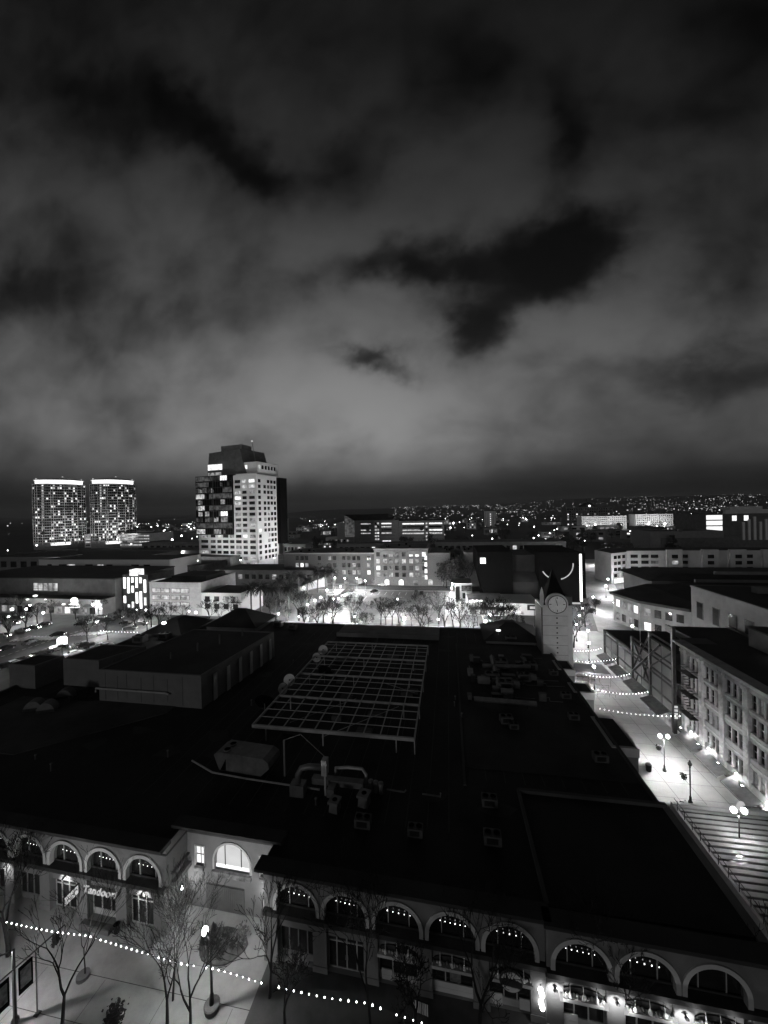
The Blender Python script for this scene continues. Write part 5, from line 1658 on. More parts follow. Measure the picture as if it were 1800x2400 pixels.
for i, (px, py, pw) in enumerate(((1351, 1462, 700), (1358, 1441, 700), (1378, 1476, 500), (1420, 1373, 2200), (1390, 1399, 1600), (1365, 1425, 1600), (1400, 1308, 6000), (1425, 1357, 1600), (1482, 1466, 300), (1564, 1470, 300), (1440, 1412, 1600), (1380, 1505, 700), (1392, 1560, 500), (1470, 1352, 2600), (1540, 1330, 2600), (1640, 1330, 2600), (1745, 1330, 2600))):  # last four are hidden lamps added to brighten the terraced apartments
    p = at(px, py, 5.2)
    post_lamp((p.x, p.y, 0), 'lamp along the bright street right of the clock tower, ' + ORD[i] + ' of its group', 'side street lamps', 4.7, pw * 5, rad=.8 * .5 if pw > 1000 else .3, globe='globe_far')
for i, (px, py, pw, rad) in enumerate(((384, 1460, 300, .5), (227, 1457, 700, .4), (28, 1428, 900, .6), (62, 1427, 900, .75), (70, 1418, 400, .45), (101, 1436, 700, .5), (218, 1417, 900, .75), (236, 1425, 500, .4), (320, 1429, 900, .4), (342, 1429, 900, .45), (443, 1432, 900, .4), (459, 1435, 1400, .5), (459, 1452, 300, .3), (500, 1370, 500, .5), (513, 1355, 600, .6), (145, 1503, 900, .7), (372, 1338, 300, .45), (403, 1345, 300, .4), (431, 1339, 300, .4), (400, 1333, 200, .4), (424, 1328, 200, .4), (473, 1332, 500, .5), (20, 1445, 700, .5))):
    p = at(px, py, 5.0)
    post_lamp((p.x, p.y, 0), 'lamp over the busy street and left parking lot, ' + ORD[i] + ' of its group', 'left street lamps', 4.6, pw * 5.5, rad=rad * .7, globe='globe_far')
# globes on the far town
for i in range(230):
    a_, y = rg_.uniform(-1.2, .62), rg_.uniform(330, 1300)
    x = a_ * y
    if (-150 < x < 20 and y < 500) or (x > 60 and y < 345) or (x < -350 and y < 470) or (195 < x < 385 and y > 655 and y < 860):
        continue
    t = thing('far_lamp', 'bright far street lamp among the dark trees and low buildings', 'street lamp', (x, y, 0), 0, 'far street lamps')
    MB().tube([(0, 0, 0), (0, 0, 8.5)], .15, 5).build('pole', 'metal_grey', t)
    MB().ball((0, 0, 9), rg_.choice((.35, .45, .5, .6, .8, 1.1)), 6, 4).build('lamp_head', 'globe_far', t)
    if i % 6 == 0:
        lamp(t, (0, 0, 10.5), 4000, .4)

# ------------------------------------------------------------------ cars
def make_car(m, lights):
    t = thing('parked_car', '', 'car')
    prof = [(-2.1, .35), (-2.15, .75), (-2.05, .95), (-1.35, 1.02), (-.75, 1.42), (.65, 1.45), (1.35, 1.02), (2.05, .9), (2.18, .65), (2.12, .35)]
    b = MB()
    n_ = len(prof)
    vs = []
    for s, k_ in ((-.86, 1), (-.62, 0), (.62, 0), (.86, 1)):
        for (x, z) in prof:
            yy = s if not (z > 1.05 and abs(s) > .7) else (s * .78)
            vs.append((x * (1 if abs(s) < .7 else .97), yy, z if abs(s) < .7 else min(z, 1.40)))
    fs = []
    for r_ in range(3):
        for i in range(n_):
            j_ = (i + 1) % n_
            fs.append((r_ * n_ + i, r_ * n_ + j_, (r_ + 1) * n_ + j_, (r_ + 1) * n_ + i))
    fs.append(tuple(range(n_)))
    fs.append(tuple(reversed(range(3 * n_, 4 * n_))))
    b.add(vs, fs)
    b.build('body', m, t, False)
    w = MB()
    w.quad((1.36, -.6, 1.04), (1.36, .6, 1.04), (.72, .55, 1.43), (.72, -.55, 1.43))
    w.build('windscreen', 'glass_dark', t).location = (.02, 0, .02)
    w = MB().quad((-1.36, .6, 1.05), (-1.36, -.6, 1.05), (-.8, -.55, 1.41), (-.8, .55, 1.41)).build('rear_window', 'glass_dark', t)
    w.location = (-.02, 0, .02)
    for s in (-1, 1):
        q = [(-1.05, .80 * s, 1.06), (1.1, .80 * s, 1.06), (.6, .70 * s, 1.36), (-.68, .70 * s, 1.36)]
        MB().add(q if s < 0 else list(reversed(q)), [(0, 1, 2, 3)]).build('side_window', 'glass_dark', t).location = (0, .015 * s, .02)
    for x in (-1.3, 1.35):
        for s in (-1, 1):
            wh = MB().lathe([(.33, -.1), (.33, .1)], (0, 0, 0), 14).build('wheel', 'rubber', t)
            wh.matrix_local = Matrix.Translation((x, .78 * s, .33)) @ Matrix.Rotation(R(90), 4, 'X')
            MB().lathe([(.19, -.115), (.19, .115)], (0, 0, 0), 10).build('hub', 'metal_grey', wh)
    for s in (-1, 1):
        MB().box(2.06, 2.16, .45 * s - .17 if s < 0 else .45 - .17 + .0, .45 * s + .17, .62, .8).build('headlight', 'head' if lights else 'glass_mid', t)
        MB().box(-2.17, -2.06, .5 * s - .16, .5 * s + .16, .66, .84).build('tail_light', 'tail' if lights else 'glass_mid', t)
    return t


CARS = {}
for m in ('paint_white', 'paint_silver', 'paint_black', 'paint_grey'):
    for li in (0, 1):
        CARS[m, li] = None


def car(p, rz, m, li, label, group, name='parked_car'):
    if CARS[m, li] is None:
        CARS[m, li] = make_car(m, li)
        t = CARS[m, li]
    else:
        t = copy_tree(CARS[m, li])
    t.name = name
    t.location = (p.x, p.y, .03)
    t.rotation_euler = (0, 0, R(rz))
    tag(t, label, 'car', group)
    return t


cn_ = {'paint_white': 'white', 'paint_silver': 'silver', 'paint_black': 'black', 'paint_grey': 'grey'}
row = ['paint_black', 'paint_white', 'paint_black', 'paint_silver', 'paint_black', 'paint_black', 'paint_grey', 'paint_black']
for i, m in enumerate(row):
    p = at(12 + i * 18.2, 1561 - i * 6.2, .6)
    car(p, 78, m, 0, cn_[m] + ' car, ' + ORD[i] + ' from the near end of the row by the left kerb', 'cars parked along the left kerb')
for i, m in enumerate(['paint_silver', 'paint_black', 'paint_black', 'paint_silver', 'paint_white']):
    p = at(183 + i * 16, 1512 + i * .5, .6)
    car(p, 62, m, 0, cn_[m] + ' car, ' + ORD[i] + ' from left in the short row of the left lot', 'cars at the top of the left lot')
for i, (px, py, rz, m, li, lab) in enumerate(((80, 1471, 8, 'paint_black', 1, 'dark car with blazing headlights waiting left of the crossing'), (136, 1487, 200, 'paint_black', 1, 'dark car turning on the crossing near the lit kiosk'),
                                              (30, 1461, 10, 'paint_grey', 1, 'car with headlights at the left end of the street'), (190, 1463, 190, 'paint_black', 1, 'car with bright lights in front of the dark store'),
                                              (305, 1473, 200, 'paint_grey', 1, 'car with headlights on near the light slot block'), (15, 1519, 100, 'paint_black', 1, 'dark car driving along the road by the left kerb'),
                                              (235, 1446, 190, 'paint_silver', 1, 'silver car with bright lights before the shop fronts'), (255, 1453, 10, 'paint_black', 0, 'black car on the street beside the globe lamp'),
                                              (172, 1532, 70, 'paint_white', 0, 'white car standing alone in the left lot'), (52, 1478, 8, 'paint_silver', 1, 'silver car with headlights behind the dark car waiting left of the crossing'),
                                              (105, 1463, 190, 'paint_black', 1, 'dark car with lights left of the bright rounded sign'), (215, 1457, 8, 'paint_white', 1, 'white car with lights right of the bright rounded sign'), (275, 1448, 190, 'paint_black', 1, 'dark car with lights nearest the light slot block'),
                                              (330, 1462, 200, 'paint_silver', 1, 'silver car with headlights before the pale office'), (40, 1448, 10, 'paint_black', 1, 'dark car with lights far up the left street'), (295, 1460, 10, 'paint_black', 0, 'unlit black car at the kerb under the light slots'),
                                              (70, 1505, 100, 'paint_grey', 0, 'grey car on the road just below the crossing stripes'), (8, 1490, 5, 'paint_silver', 1, 'silver car cut by the left edge near the crossing'))):
    car(at(px, py, .6), rz, m, li, lab, 'cars on the left street', 'driving_car')
for i, (px, py, rz, m, li, lab) in enumerate(((850, 1371, 0, 'paint_black', 0, 'black car on the road in front of the apartments'), (897, 1371, 180, 'paint_white', 1, 'white car with lights on the road in front of the apartments'),
                                              (825, 1384, 90, 'paint_grey', 0, 'grey car in the far left corner of the parking lot'), (877, 1386, 60, 'paint_black', 0, 'black car parked alone in the far row of the lot'),
                                              (810, 1396, 5, 'paint_white', 0, 'white car parked by the wall on the left of the lot'), (776, 1394, 10, 'paint_white', 0, 'white car behind the lot wall beside the palms'),
                                              (975, 1388, 90, 'paint_grey', 0, 'grey car in the far right part of the lot'), (988, 1390, 90, 'paint_black', 0, 'black car beside the lot exit'),
                                              (1401, 1412, 60, 'paint_black', 0, 'black car on the bright street right of the clock tower'), (1388, 1432, 55, 'paint_black', 0, 'dark car behind the tree right of the clock tower'),
                                              (1404, 1318, 70, 'paint_white', 1, 'car with headlights far up the side street'), (1398, 1326, 70, 'paint_grey', 1, 'second car with headlights up the side street'),
                                              (1408, 1311, 70, 'paint_silver', 1, 'farthest car with headlights at the end of the side street'), (1400, 1340, 70, 'paint_black', 1, 'nearest car with headlights in the queue on the side street'))):
    car(at(px, py, .6), rz, m, li, lab, 'cars around the parking lot', 'parked_car')
# low wall along the lot's left side, white wall strip of the palm garden
t = thing('boundary_wall', 'low dark wall along the left side of the parking lot', 'wall', (-50.6, 127, 0))
MB().box(0, .4, 0, 53, 0, 1.5).box(-.1, .5, 0, 53, 1.5, 1.65).build('wall', 'brick', t)
t = thing('ramp_wall', 'long pale ramp wall rising behind the palms', 'wall', (-74, 176, 0))
MB().add([(0, 0, 0), (9, 14, 0), (9, 14, 5.2), (0, 0, 2.4), (-.6, .3, 0), (8.4, 14.3, 0), (8.4, 14.3, 5.2), (-.6, .3, 2.4)], [(0, 1, 2, 3), (7, 6, 5, 4), (3, 2, 6, 7), (1, 5, 6, 2), (0, 3, 7, 4)]).build('wall', 'pale_wall', t)
t = thing('lit_kiosk', 'small glowing white kiosk at the corner of the left parking lot', 'kiosk', tuple(at(146, 1516, 0)))
MB().lathe([(1.3, 0), (1.3, .9)], (0, 0, 0), 10).build('base', 'metal_grey', t)
MB().lathe([(1.3, .9), (1.3, 2.6), (.9, 3.0), (.1, 3.2)], (0, 0, 0), 10).build('lit_hood', 'sign_white', t)
lamp(t, (0, -3.0, 1.9), 2600, .5)

# ------------------------------------------------------------------ trees
def bare_mesh(seed, h, spread=1.0, levels=6, trunk=.26, r0=.11, sides=5, up=.35, kids=(2, 3), thin=.0125):
    rg = random.Random(seed)
    tm, cm = MB(), MB()

    def grow(p, d, l, r, lev, mb):
        pts = [p]
        q = p.copy()
        dd = d.copy()
        for _ in range(3):
            dd = (dd + Vector((rg.uniform(-.16, .16), rg.uniform(-.16, .16), rg.uniform(-.05, .12))) * (1.0 if lev else .35)).normalized()
            q = q + dd * (l / 3)
            pts.append(q.copy())
        r1 = max(thin, r * .66)
        mb.tube(pts, r, sides if lev < 2 else (4 if lev < 3 else 3), r1)
        if lev >= levels:
            return
        n = rg.choice(kids) if lev else rg.choice((2, 3, 3))
        a0 = rg.uniform(0, 6.28)
        for i in range(n):
            an = a0 + 6.283 * i / n + rg.uniform(-.5, .5)
            tilt = rg.uniform(.30, .75) * spread
            o = dd.orthogonal().normalized()
            o = (o * math.cos(an) + dd.cross(o) * math.sin(an))
            nd_ = (dd * math.cos(tilt) + o * math.sin(tilt) + Vector((0, 0, up * .35))).normalized()
            src = pts[-1] if i < 2 else pts[2]
            grow(src, nd_, l * rg.uniform(.62, .86), r1 * rg.uniform(.75, .98), lev + 1, cm)

    grow(Vector((0, 0, 0)), Vector((rg.uniform(-.08, .08), rg.uniform(-.08, .08), 1)).normalized(), h * trunk, r0, 0, tm)
    zs = max(v.z for v in cm.v)
    k = h / zs
    for mb in (tm, cm):
        mb.v = [Vector((v.x * (.5 + .5 * k), v.y * (.5 + .5 * k), v.z * k)) for v in mb.v]
    return tm, cm


def bare_tree(p, label, group, args, m='bark', mt='twig', name='bare_tree'):
    t = thing(name, label, 'tree', (p[0], p[1], 0), 0, group)
    tm, cm = bare_mesh(**args)
    tm.build('trunk', m, t)
    cm.build('crown', mt, t)
    return t


FG = [
    (146, 2428, dict(seed=2, h=9.2, levels=5, trunk=.24, r0=.13, spread=.75), 'bare tree with a low forked trunk nearest the bottom left corner'),
    (200, 2289, dict(seed=12, h=8.4, levels=5, trunk=.42, r0=.07, spread=.7), 'slender straight bare tree standing in a round planter on the plaza'),
    (20, 2240, dict(seed=3, h=10.2, levels=7, trunk=.3, r0=.16, spread=1.0, kids=(2, 3)), 'densest dark bare tree at the left edge before the arches'),
    (392, 2428, dict(seed=14, h=8.8, levels=7, trunk=.2, r0=.13, spread=.95), 'twiggy dark bare tree at the bottom, left of the globe street lamp'),
    (446, 2434, dict(seed=25, h=9.6, levels=6, trunk=.26, r0=.12, spread=.7), 'tall bare tree at the bottom right beside the twiggy one'),
    (405, 2345, dict(seed=6, h=9.6, levels=6, trunk=.34, r0=.10, spread=.7), 'tall narrow bare tree in front of the lit arched window'),
    (632, 2338, dict(seed=17, h=9.2, levels=5, trunk=.28, r0=.10, spread=.65), 'bare tree at the corner between the recessed entrance and the right arches'),
    (868, 2402, dict(seed=8, h=9.6, levels=6, trunk=.42, r0=.10, spread=.75), 'single stemmed bare tree before the third arch of the middle range'),
    (975, 2428, dict(seed=9, h=5.6, levels=7, trunk=.2, r0=.10, spread=1.1), 'low dense bare tree at the bottom beside the striped rack'),
    (1124, 2432, dict(seed=10, h=9.4, levels=6, trunk=.26, r0=.13, spread=.85), 'bare tree with wide low forks in front of the round shop sign'),
    (1448, 2430, dict(seed=11, h=9.8, levels=7, trunk=.30, r0=.16, spread=.95), 'broad thick bare tree before the lit shop shelves'),
    (1778, 2392, dict(seed=31, h=8.6, levels=6, trunk=.3, r0=.12, spread=.8), 'bare tree nearest the bottom right corner'),
    (668, 2428, dict(seed=13, h=5.8, levels=7, trunk=.2, r0=.09, spread=1.0), 'short dense bare tree under the gap in the bulb string'),
]
for px, py, a, lab in FG:
    if px > 600:
        a = dict(a, r0=a['r0'] * 1.4, thin=.02)
    if px < 60:
        a = dict(a, r0=a['r0'] * 1.3, thin=.02, levels=7)
    a = dict(a, r0=a['r0'] * 1.08, levels=a['levels'] + (1 if a['levels'] < 7 else 0), h=a['h'] * 1.14, trunk=a['trunk'] * 1.15, spread=a['spread'] * .8)
    bare_tree(at(px, py), lab, 'bare trees on the front plaza', a)
# plaza trees behind the mall: four kinds, copied
KINDS = []
for i in range(4):
    a = dict(seed=50 + i, h=10.6, levels=6 if i % 2 else 7, trunk=.2, r0=.22, spread=1.05, thin=.034 if i % 2 else .024, kids=(2, 3), sides=4)
    KINDS.append(a)
PLZ = []
rg_ = random.Random(77)
xs_ = [-66, -61, -57, -53, -47.5, -43, -38, -35, -31, -27, -24, -20, -16, -11, -7.5, -4, 1, 5.5, 9, 13, 17, 20, -49, -29, -13, 3, -64, -55, -45, -40.5, -33, -22, -18, -9.5, -2, 7.5, 11, 15]
protos = []
for i, x in enumerate(xs_):
    y = rg_.uniform(115, 131)
    lab = 'bare twiggy tree on the bright plaza behind the mall, ' + (ORD[sorted(xs_).index(x)] + ' from the left')
    if i < 4:
        t = bare_tree((x, y, 0), lab, 'bare trees behind the mall', KINDS[i], 'bark', 'twig')
        protos.append(t)
    else:
        t = copy_tree(protos[i % 4])
        t.location = (x, y, 0)
        tag(t, lab)
    t.rotation_euler = (0, 0, rg_.uniform(0, 6.28))
    s_ = rg_.uniform(.68, 1.22)
    t.scale = (s_ * rg_.uniform(.9, 1.25), s_ * rg_.uniform(.9, 1.25), s_)
OTH = [(1345, 1518, 1.0, 'bare tree right of the clock tower, closest to it'), (1372, 1470, .8, 'bare tree on the bright street behind the nearest one'), (1395, 1440, .7, 'small bare tree along the bright side street'),
       (905, 1368, 1.5, 'tall pale bare tree before the middle of the brick apartments'), (945, 1368, 1.4, 'tall pale bare tree before the right half of the brick apartments'), (990, 1367, 1.5, 'tall bare tree near the right end of the brick apartments'),
       (840, 1367, 1.2, 'bare tree in front of the dark left apartment wing'), (880, 1367, 1.3, 'bare tree where the two apartment wings meet'), (1080, 1385, 1.5, 'spreading bare tree beside the kiosk'), (1060, 1380, 1.3, 'bare tree left of the spreading one by the kiosk'),
       (1100, 1380, 1.4, 'bare tree right against the black cinema'), (1040, 1375, 1.1, 'bare tree at the right end of the parking lot'),
       (1470, 1360, 1.2, 'bare tree before the lit shop of the terraced apartments'), (1500, 1345, 1.1, 'second bare tree before the terraced apartments'), (1440, 1345, 1.0, 'bare tree by the far end of the side street'), (1560, 1335, 1.1, 'bare tree over the dark arcade roof'), (1690, 1330, 1.1, 'bare tree before the right terraced apartments'),
       (62, 1480, .9, 'bare tree beside the cars waiting at the left crossing'), (120, 1455, .8, 'bare tree left of the bright rounded sign'), (205, 1505, .9, 'bare tree behind the left row of cars'), (253, 1500, .85, 'bare tree near the light chain over the left crossing'), (318, 1475, .8, 'bare tree before the light slots'),
       (355, 1470, .8, 'bare tree before the pale office, left one'), (395, 1468, .85, 'bare tree before the pale office, middle one'), (435, 1466, .85, 'bare tree before the pale office, right one'), (490, 1465, .95, 'bare tree before the white flats, left one'), (540, 1460, .95, 'bare tree before the white flats, right one'), (20, 1500, .9, 'bare tree at the left edge over the street'), (345, 1480, .7, 'small bare tree beside the left roof edge'), (88, 1462, .8, 'bare tree before the dark store, left one'), (178, 1452, .75, 'bare tree before the dark store, right of the rounded sign'), (232, 1446, .8, 'bare tree before the last shop fronts of the dark store'), (45, 1440, .9, 'bare tree before the far left shop fronts'), (372, 1470, .7, 'small bare tree squeezed between the pale office trees'), (515, 1466, .8, 'small bare tree between the two before the white flats'), (288, 1470, .75, 'bare tree just left of the light slots')]
for i, (px, py, s, lab) in enumerate(OTH):
    p = at(px, py)
    t = copy_tree(protos[i % 4])
    t.location = (p.x, p.y, 0)
    t.scale = (s, s, s)
    t.rotation_euler = (0, 0, rg_.uniform(0, 6.28))
    tag(t, lab, 'tree', 'bare street trees')
    t['group'] = 'bare street trees'


def palm(p, h, seed, label, s=1.0):
    rg = random.Random(seed)
    t = thing('palm_tree', label, 'tree', (p[0], p[1], 0), rg.uniform(0, 6), 'palms in the garden')
    tr_ = [(0, 0, 0), (.1, .05, h * .35), (.05, .15, h * .7), (0, .1, h)]
    MB().tube(tr_, .36 * s, 8, .26 * s).build('trunk', 'bark_pale', t)
    c = MB()
    for i in range(64):
        az_ = rg.uniform(0, 6.283)
        e0 = rg.uniform(-.5, 1.25)
        L_ = rg.uniform(3.6, 4.8) * s
        d = Vector((math.cos(az_) * math.cos(e0), math.sin(az_) * math.cos(e0), math.sin(e0)))
        side = Vector((-math.sin(az_), math.cos(az_), 0))
        p_ = Vector((0, .1, h))
        ps = [p_.copy()]
        for k in range(7):
            d = (d + Vector((0, 0, -.20))).normalized()
            p_ = p_ + d * L_ / 7
            ps.append(p_.copy())
        for k in range(1, 8):
            a, b = ps[k - 1], ps[k]
            for sgn in (-1, 1):
                for q in (0, .5):
                    o = a.lerp(b, q)
                    ln = .62 * s * (1 - abs(k - 3.5) / 6)
                    tip = o + side * sgn * ln + d * .35 * s - Vector((0, 0, .28 * s))
                    c.add([o, o + (b - a) * .32, tip], [(0, 1, 2)])
    c.build('crown', 'leaf_dark', t)
    return t


PALMS = [(676, 1449, 12.0), (721, 1428, 12.5), (745, 1389, 10.5), (763, 1390, 10), (767, 1386, 10.5), (781, 1385, 10), (700, 1405, 11), (612, 1446, 11.5), (640, 1446, 11), (655, 1420, 11), (684, 1408, 11.5), (590, 1440, 10.5)]
for i, (px, py, h) in enumerate(PALMS):
    palm(at(px, py), h, 200 + i, 'palm tree left of the parking lot, ' + ORD[sorted(q[0] for q in PALMS).index(px)] + ' from the left')


def leafy_mesh(seed, h, w, cone=False, n=900):
    rg = random.Random(seed)
    tm, cm = MB(), MB()
    tm.tube([(0, 0, 0), (.1, 0, h * .3), (0, .1, h * .7)], h * .03, 6, h * .01)
    for k in range(6):
        a = rg.uniform(0, 6.28)
        tm.tube([(0, 0, h * (.3 + .06 * k)), (math.cos(a) * w * .3, math.sin(a) * w * .3, h * (.45 + .07 * k))], h * .012, 4, h * .004)
    bl = []
    for k in range(13):
        z = h * rg.uniform(.32, .9)
        rr = w * .5 * ((1 - z / h) * 1.2 + .08 if cone else math.sqrt(max(.05, 1 - ((z / h - .58) / .48) ** 2)))
        a = rg.uniform(0, 6.28)
        q = rg.uniform(.3, .9) * rr
        bl.append((Vector((math.cos(a) * q, math.sin(a) * q, z)), rr * rg.uniform(.35, .6)))
    for k in range(n):
        c, r_ = rg.choice(bl)
        v = Vector((rg.gauss(0, 1), rg.gauss(0, 1), rg.gauss(0, .8))).normalized() * r_ * rg.uniform(.55, 1.05)
        p = c + v
        s = h * rg.uniform(.018, .04)
        a = Vector((rg.uniform(-1, 1), rg.uniform(-1, 1), rg.uniform(-1, 1))).normalized() * s
        b = a.orthogonal().normalized() * s * .7
        cm.add([p - a, p - b, p + a, p + b], [(0, 1, 2, 3)])
    return tm, cm


LP = []
for i, (w, cone) in enumerate(((8, False), (9.5, False), (5.5, True), (8.5, False))):
    tm, cm = leafy_mesh(300 + i, 10, w, cone)
    LP.append((tm, cm, 'leaf' if i in (1, 3) else 'leaf_dark', cone))
LPO = [None] * 4


def leafy(p, s, k, label, group):
    tm, cm, m, cone = LP[k]
    if LPO[k] is None:
        t = thing('evergreen_tree', label, 'tree', (0, 0, 0), 0, group)
        tm.build('trunk', 'bark', t)
        cm.build('crown', m, t)
        LPO[k] = t
    else:
        t = copy_tree(LPO[k])
    t.location = (p[0], p[1], 0)
    t.scale = (s, s, s)
    t.rotation_euler = (0, 0, rg_.uniform(0, 6))
    tag(t, label, 'tree', group)
    t['group'] = group
    return t


for i, (px, y, s, k, lab) in enumerate(((1062, 300, 1.5, 0, 'broad dark tree right of the strip window office'), (1084, 305, 1.7, 3, 'second broad dark tree right of the strip window office'), (1108, 310, 1.5, 1, 'third broad dark tree right of the strip window office'),
                                        (1366, 330, 2.4, 2, 'tall dark conifer standing before the floodlit hospital'), (1330, 320, 1.6, 0, 'dark round tree left of the tall conifer'), (1310, 315, 1.5, 1, 'second dark round tree left of the tall conifer'), (1290, 318, 1.5, 3, 'third dark round tree left of the tall conifer'),
                                        (1428, 270, 1.5, 0, 'dark tree behind the terraced apartments, left one'), (1455, 275, 1.5, 3, 'dark tree behind the terraced apartments, second one'), (1480, 262, 1.3, 1, 'dark tree behind the terraced apartments, third one'), (1576, 292, 2.0, 2, 'dark pointed tree by the grey hall'),
                                        (1045, 190, 1.35, 0, 'dark leafy tree in the gap of the brick apartments'), (1065, 188, 1.5, 3, 'second dark leafy tree in the gap of the brick apartments'))):
    p = aty(px, 1300, y)
    leafy((p.x, p.y), s, k, lab, 'dark leafy trees')
for i in range(80):
    for _ in range(40):
        a_, y = rg_.uniform(-.75, .52), rg_.uniform(235, 700)
        x = a_ * y
        if (-190 < x < -60 and y < 300) or (-135 < x < 5 and 405 < y < 465) or (-95 < x < 70 and y < 260) or (x > 45 and y < 345) or (195 < x < 385 and y > 655) or (x < -360 and y < 470) or (-300 < x < -140 and y < 345) or (-340 < x < -225 and y > 460 and y < 510):
            continue
        if any(q[0] - 8 < x < q[0] + 45 and q[1] - 8 < y < q[1] + 30 for q in FARB):
            continue
        break
    leafy((x, y), rg_.uniform(.8, 1.5), i % 4 if i % 4 != 2 or i % 8 == 2 else 0, 'dark leafy tree among the lights of the far town', 'far town trees')


def shrub(p, r, h, label, group=None, m='leaf_dark', n=160, name='shrub'):
    rg = random.Random(hash((round(p[0], 1), round(p[1], 1))) & 9999)
    t = thing(name, label, 'shrub', p, 0, group)
    s_ = MB()
    for k in range(5):
        a = rg.uniform(0, 6.28)
        s_.tube([(0, 0, 0), (math.cos(a) * r * .5, math.sin(a) * r * .5, h * .8)], .02, 4)
    s_.build('stems', 'bark', t)
    c = MB()
    for k in range(n):
        v = Vector((rg.gauss(0, .42) * r, rg.gauss(0, .42) * r, h * rg.uniform(.25, 1.05)))
        s = .10 * rg.uniform(.6, 1.5) * (1 + r * .3)
        a = Vector((rg.uniform(-1, 1), rg.uniform(-1, 1), rg.uniform(-1, 1))).normalized() * s
        b = a.orthogonal().normalized() * s * .6
        c.add([v - a, v - b, v + a, v + b], [(0, 1, 2, 3)])
    c.build('leaves', m, t)
    return t


# ------------------------------------------------------------------ strings of bulbs
BULB = {}


def bulb_string(pts, n, label, group, sag=.25, r=.05, m='bulb', per=None, gaps=()):
    t = thing('string_lights', label, 'string lights', tuple(pts[0]), 0, group)
    o = Vector(pts[0])
    ps = [Vector(p) - o for p in pts]
    path, L_ = [], [0]
    for a, b in zip(ps[:-1], ps[1:]):
        L_.append(L_[-1] + (b - a).length)
    def pos(s):
        for k in range(len(ps) - 1):
            if s <= L_[k + 1] or k == len(ps) - 2:
                q = (s - L_[k]) / max(1e-6, L_[k + 1] - L_[k])
                p = ps[k].lerp(ps[k + 1], q)
                p.z -= sag * 4 * q * (1 - q) * (L_[k + 1] - L_[k]) / 10
                return p
    MB().tube([pos(L_[-1] * i / 40) + Vector((0, 0, r * 1.6)) for i in range(41)], .014, 4).build('cord', 'trim_dark', t)
    for i in range(n):
        if i in gaps:
            continue
        p = pos(L_[-1] * (i + .5) / n)
        if (r, m) not in BULB:
            b = MB().lathe([(.004, -r * 1.25), (r * .8, -r * .7), (r, 0), (r * .7, r * .6), (r * .3, r * 1.1), (r * .3, r * 1.6)], (0, 0, 0), 8).build('bulb', m, t)
            BULB[r, m] = b
        else:
            b = BULB[r, m].copy()
            COL.objects.link(b)
            b.parent = t
        b.location = p
        k_ = .72 + .4 * random.random()
        b.scale = (k_, k_, k_ * (.9 + .4 * random.random()))
    return t


zb_ = 4.6
bulb_string([at(x, y, zb_) for x, y in ((10, 2160), (120, 2183), (205, 2193), (330, 2231), (420, 2258), (505, 2271), (560, 2287), (620, 2306))], 47, 'long string of glowing bulbs over the left half of the front plaza', 'bulb strings', .05, gaps=(36,))
bulb_string([at(x, y, zb_) for x, y in ((645, 2312), (710, 2327), (774, 2340), (862, 2351), (925, 2377), (985, 2396), (1060, 2420))], 22, 'string of glowing bulbs over the darker middle of the front plaza', 'bulb strings', .05, gaps=(14, ))
for i, (a, b_, n) in enumerate((((1401, 1660), (1598, 1678), 19), ((1398, 1616), (1521, 1621), 16), ((1370, 1581), (1478, 1579), 15), ((1339, 1549), (1446, 1544), 15), ((1338, 1525), (1411, 1519), 12))):
    pa = CAMR @ Vector((a[0] - 900, -(a[1] - 1200), -FPX))
    pa = pa * (23.6 / pa.x) + Vector((0, 0, H)) if i < 3 else at(a[0], a[1], 6.4)
    pb = CAMR @ Vector((b_[0] - 900, -(b_[1] - 1200), -FPX))
    pb = pb * (37.6 / pb.x) + Vector((0, 0, H))
    bulb_string([pa, pb], n, 'string of bulbs across the shopping street, ' + ORD[i] + ' from the near end', 'bulb strings over the street', .3, r=.056)
pa, pb = at(232, 1478, 4.5), at(325, 1482, 4.5)
bulb_string([pa, pb], 13, 'light chain stretched over the pavement beside the left crossing', 'bulb strings over the street', .1, r=.06)
for xf, cs, nm in ((FA, BAYS_L[1:], 'left'), (FA, BAYS_M, 'middle'), (FR, BAYS_R[:2], 'right')):
    for i, c in enumerate(cs):
        a, b_ = xf @ Vector((c - 1.15, .46, 5.72)), xf @ Vector((c + 1.3, .46, 5.6))
        bulb_string([a, b_], 5 + (i + len(nm)) % 2, 'short row of bulbs in the ' + ORD[i] + ' arch of the ' + nm + ' range', 'bulb rows in the arches', .12, r=.038, m='bulb_soft')

# ------------------------------------------------------------------ lamps and signs on the facade
def sconce(xf, u, v, z, label, power, group='wall sconces', spot=95, aim=(0, .85, -.42)):
    p = xf @ Vector((u, v, z))
    t = thing('wall_sconce', label, 'wall lamp', p, R(-1.15), group)
    MB().box(-.05, .05, -.3, 0, -.02, .04).build('arm', 'metal_dark', t)
    MB().lathe([(.05, .06), (.16, -.05), (.15, -.07)], (0, -.28, 0), 10).build('shade', 'metal_dark', t)
    MB().ball((0, -.28, -.10), .06, 8, 5).build('bulb', 'globe', t)
    lamp(t, (0, -.85, -.05), power, .05, spot=spot, aim=aim)
    return t


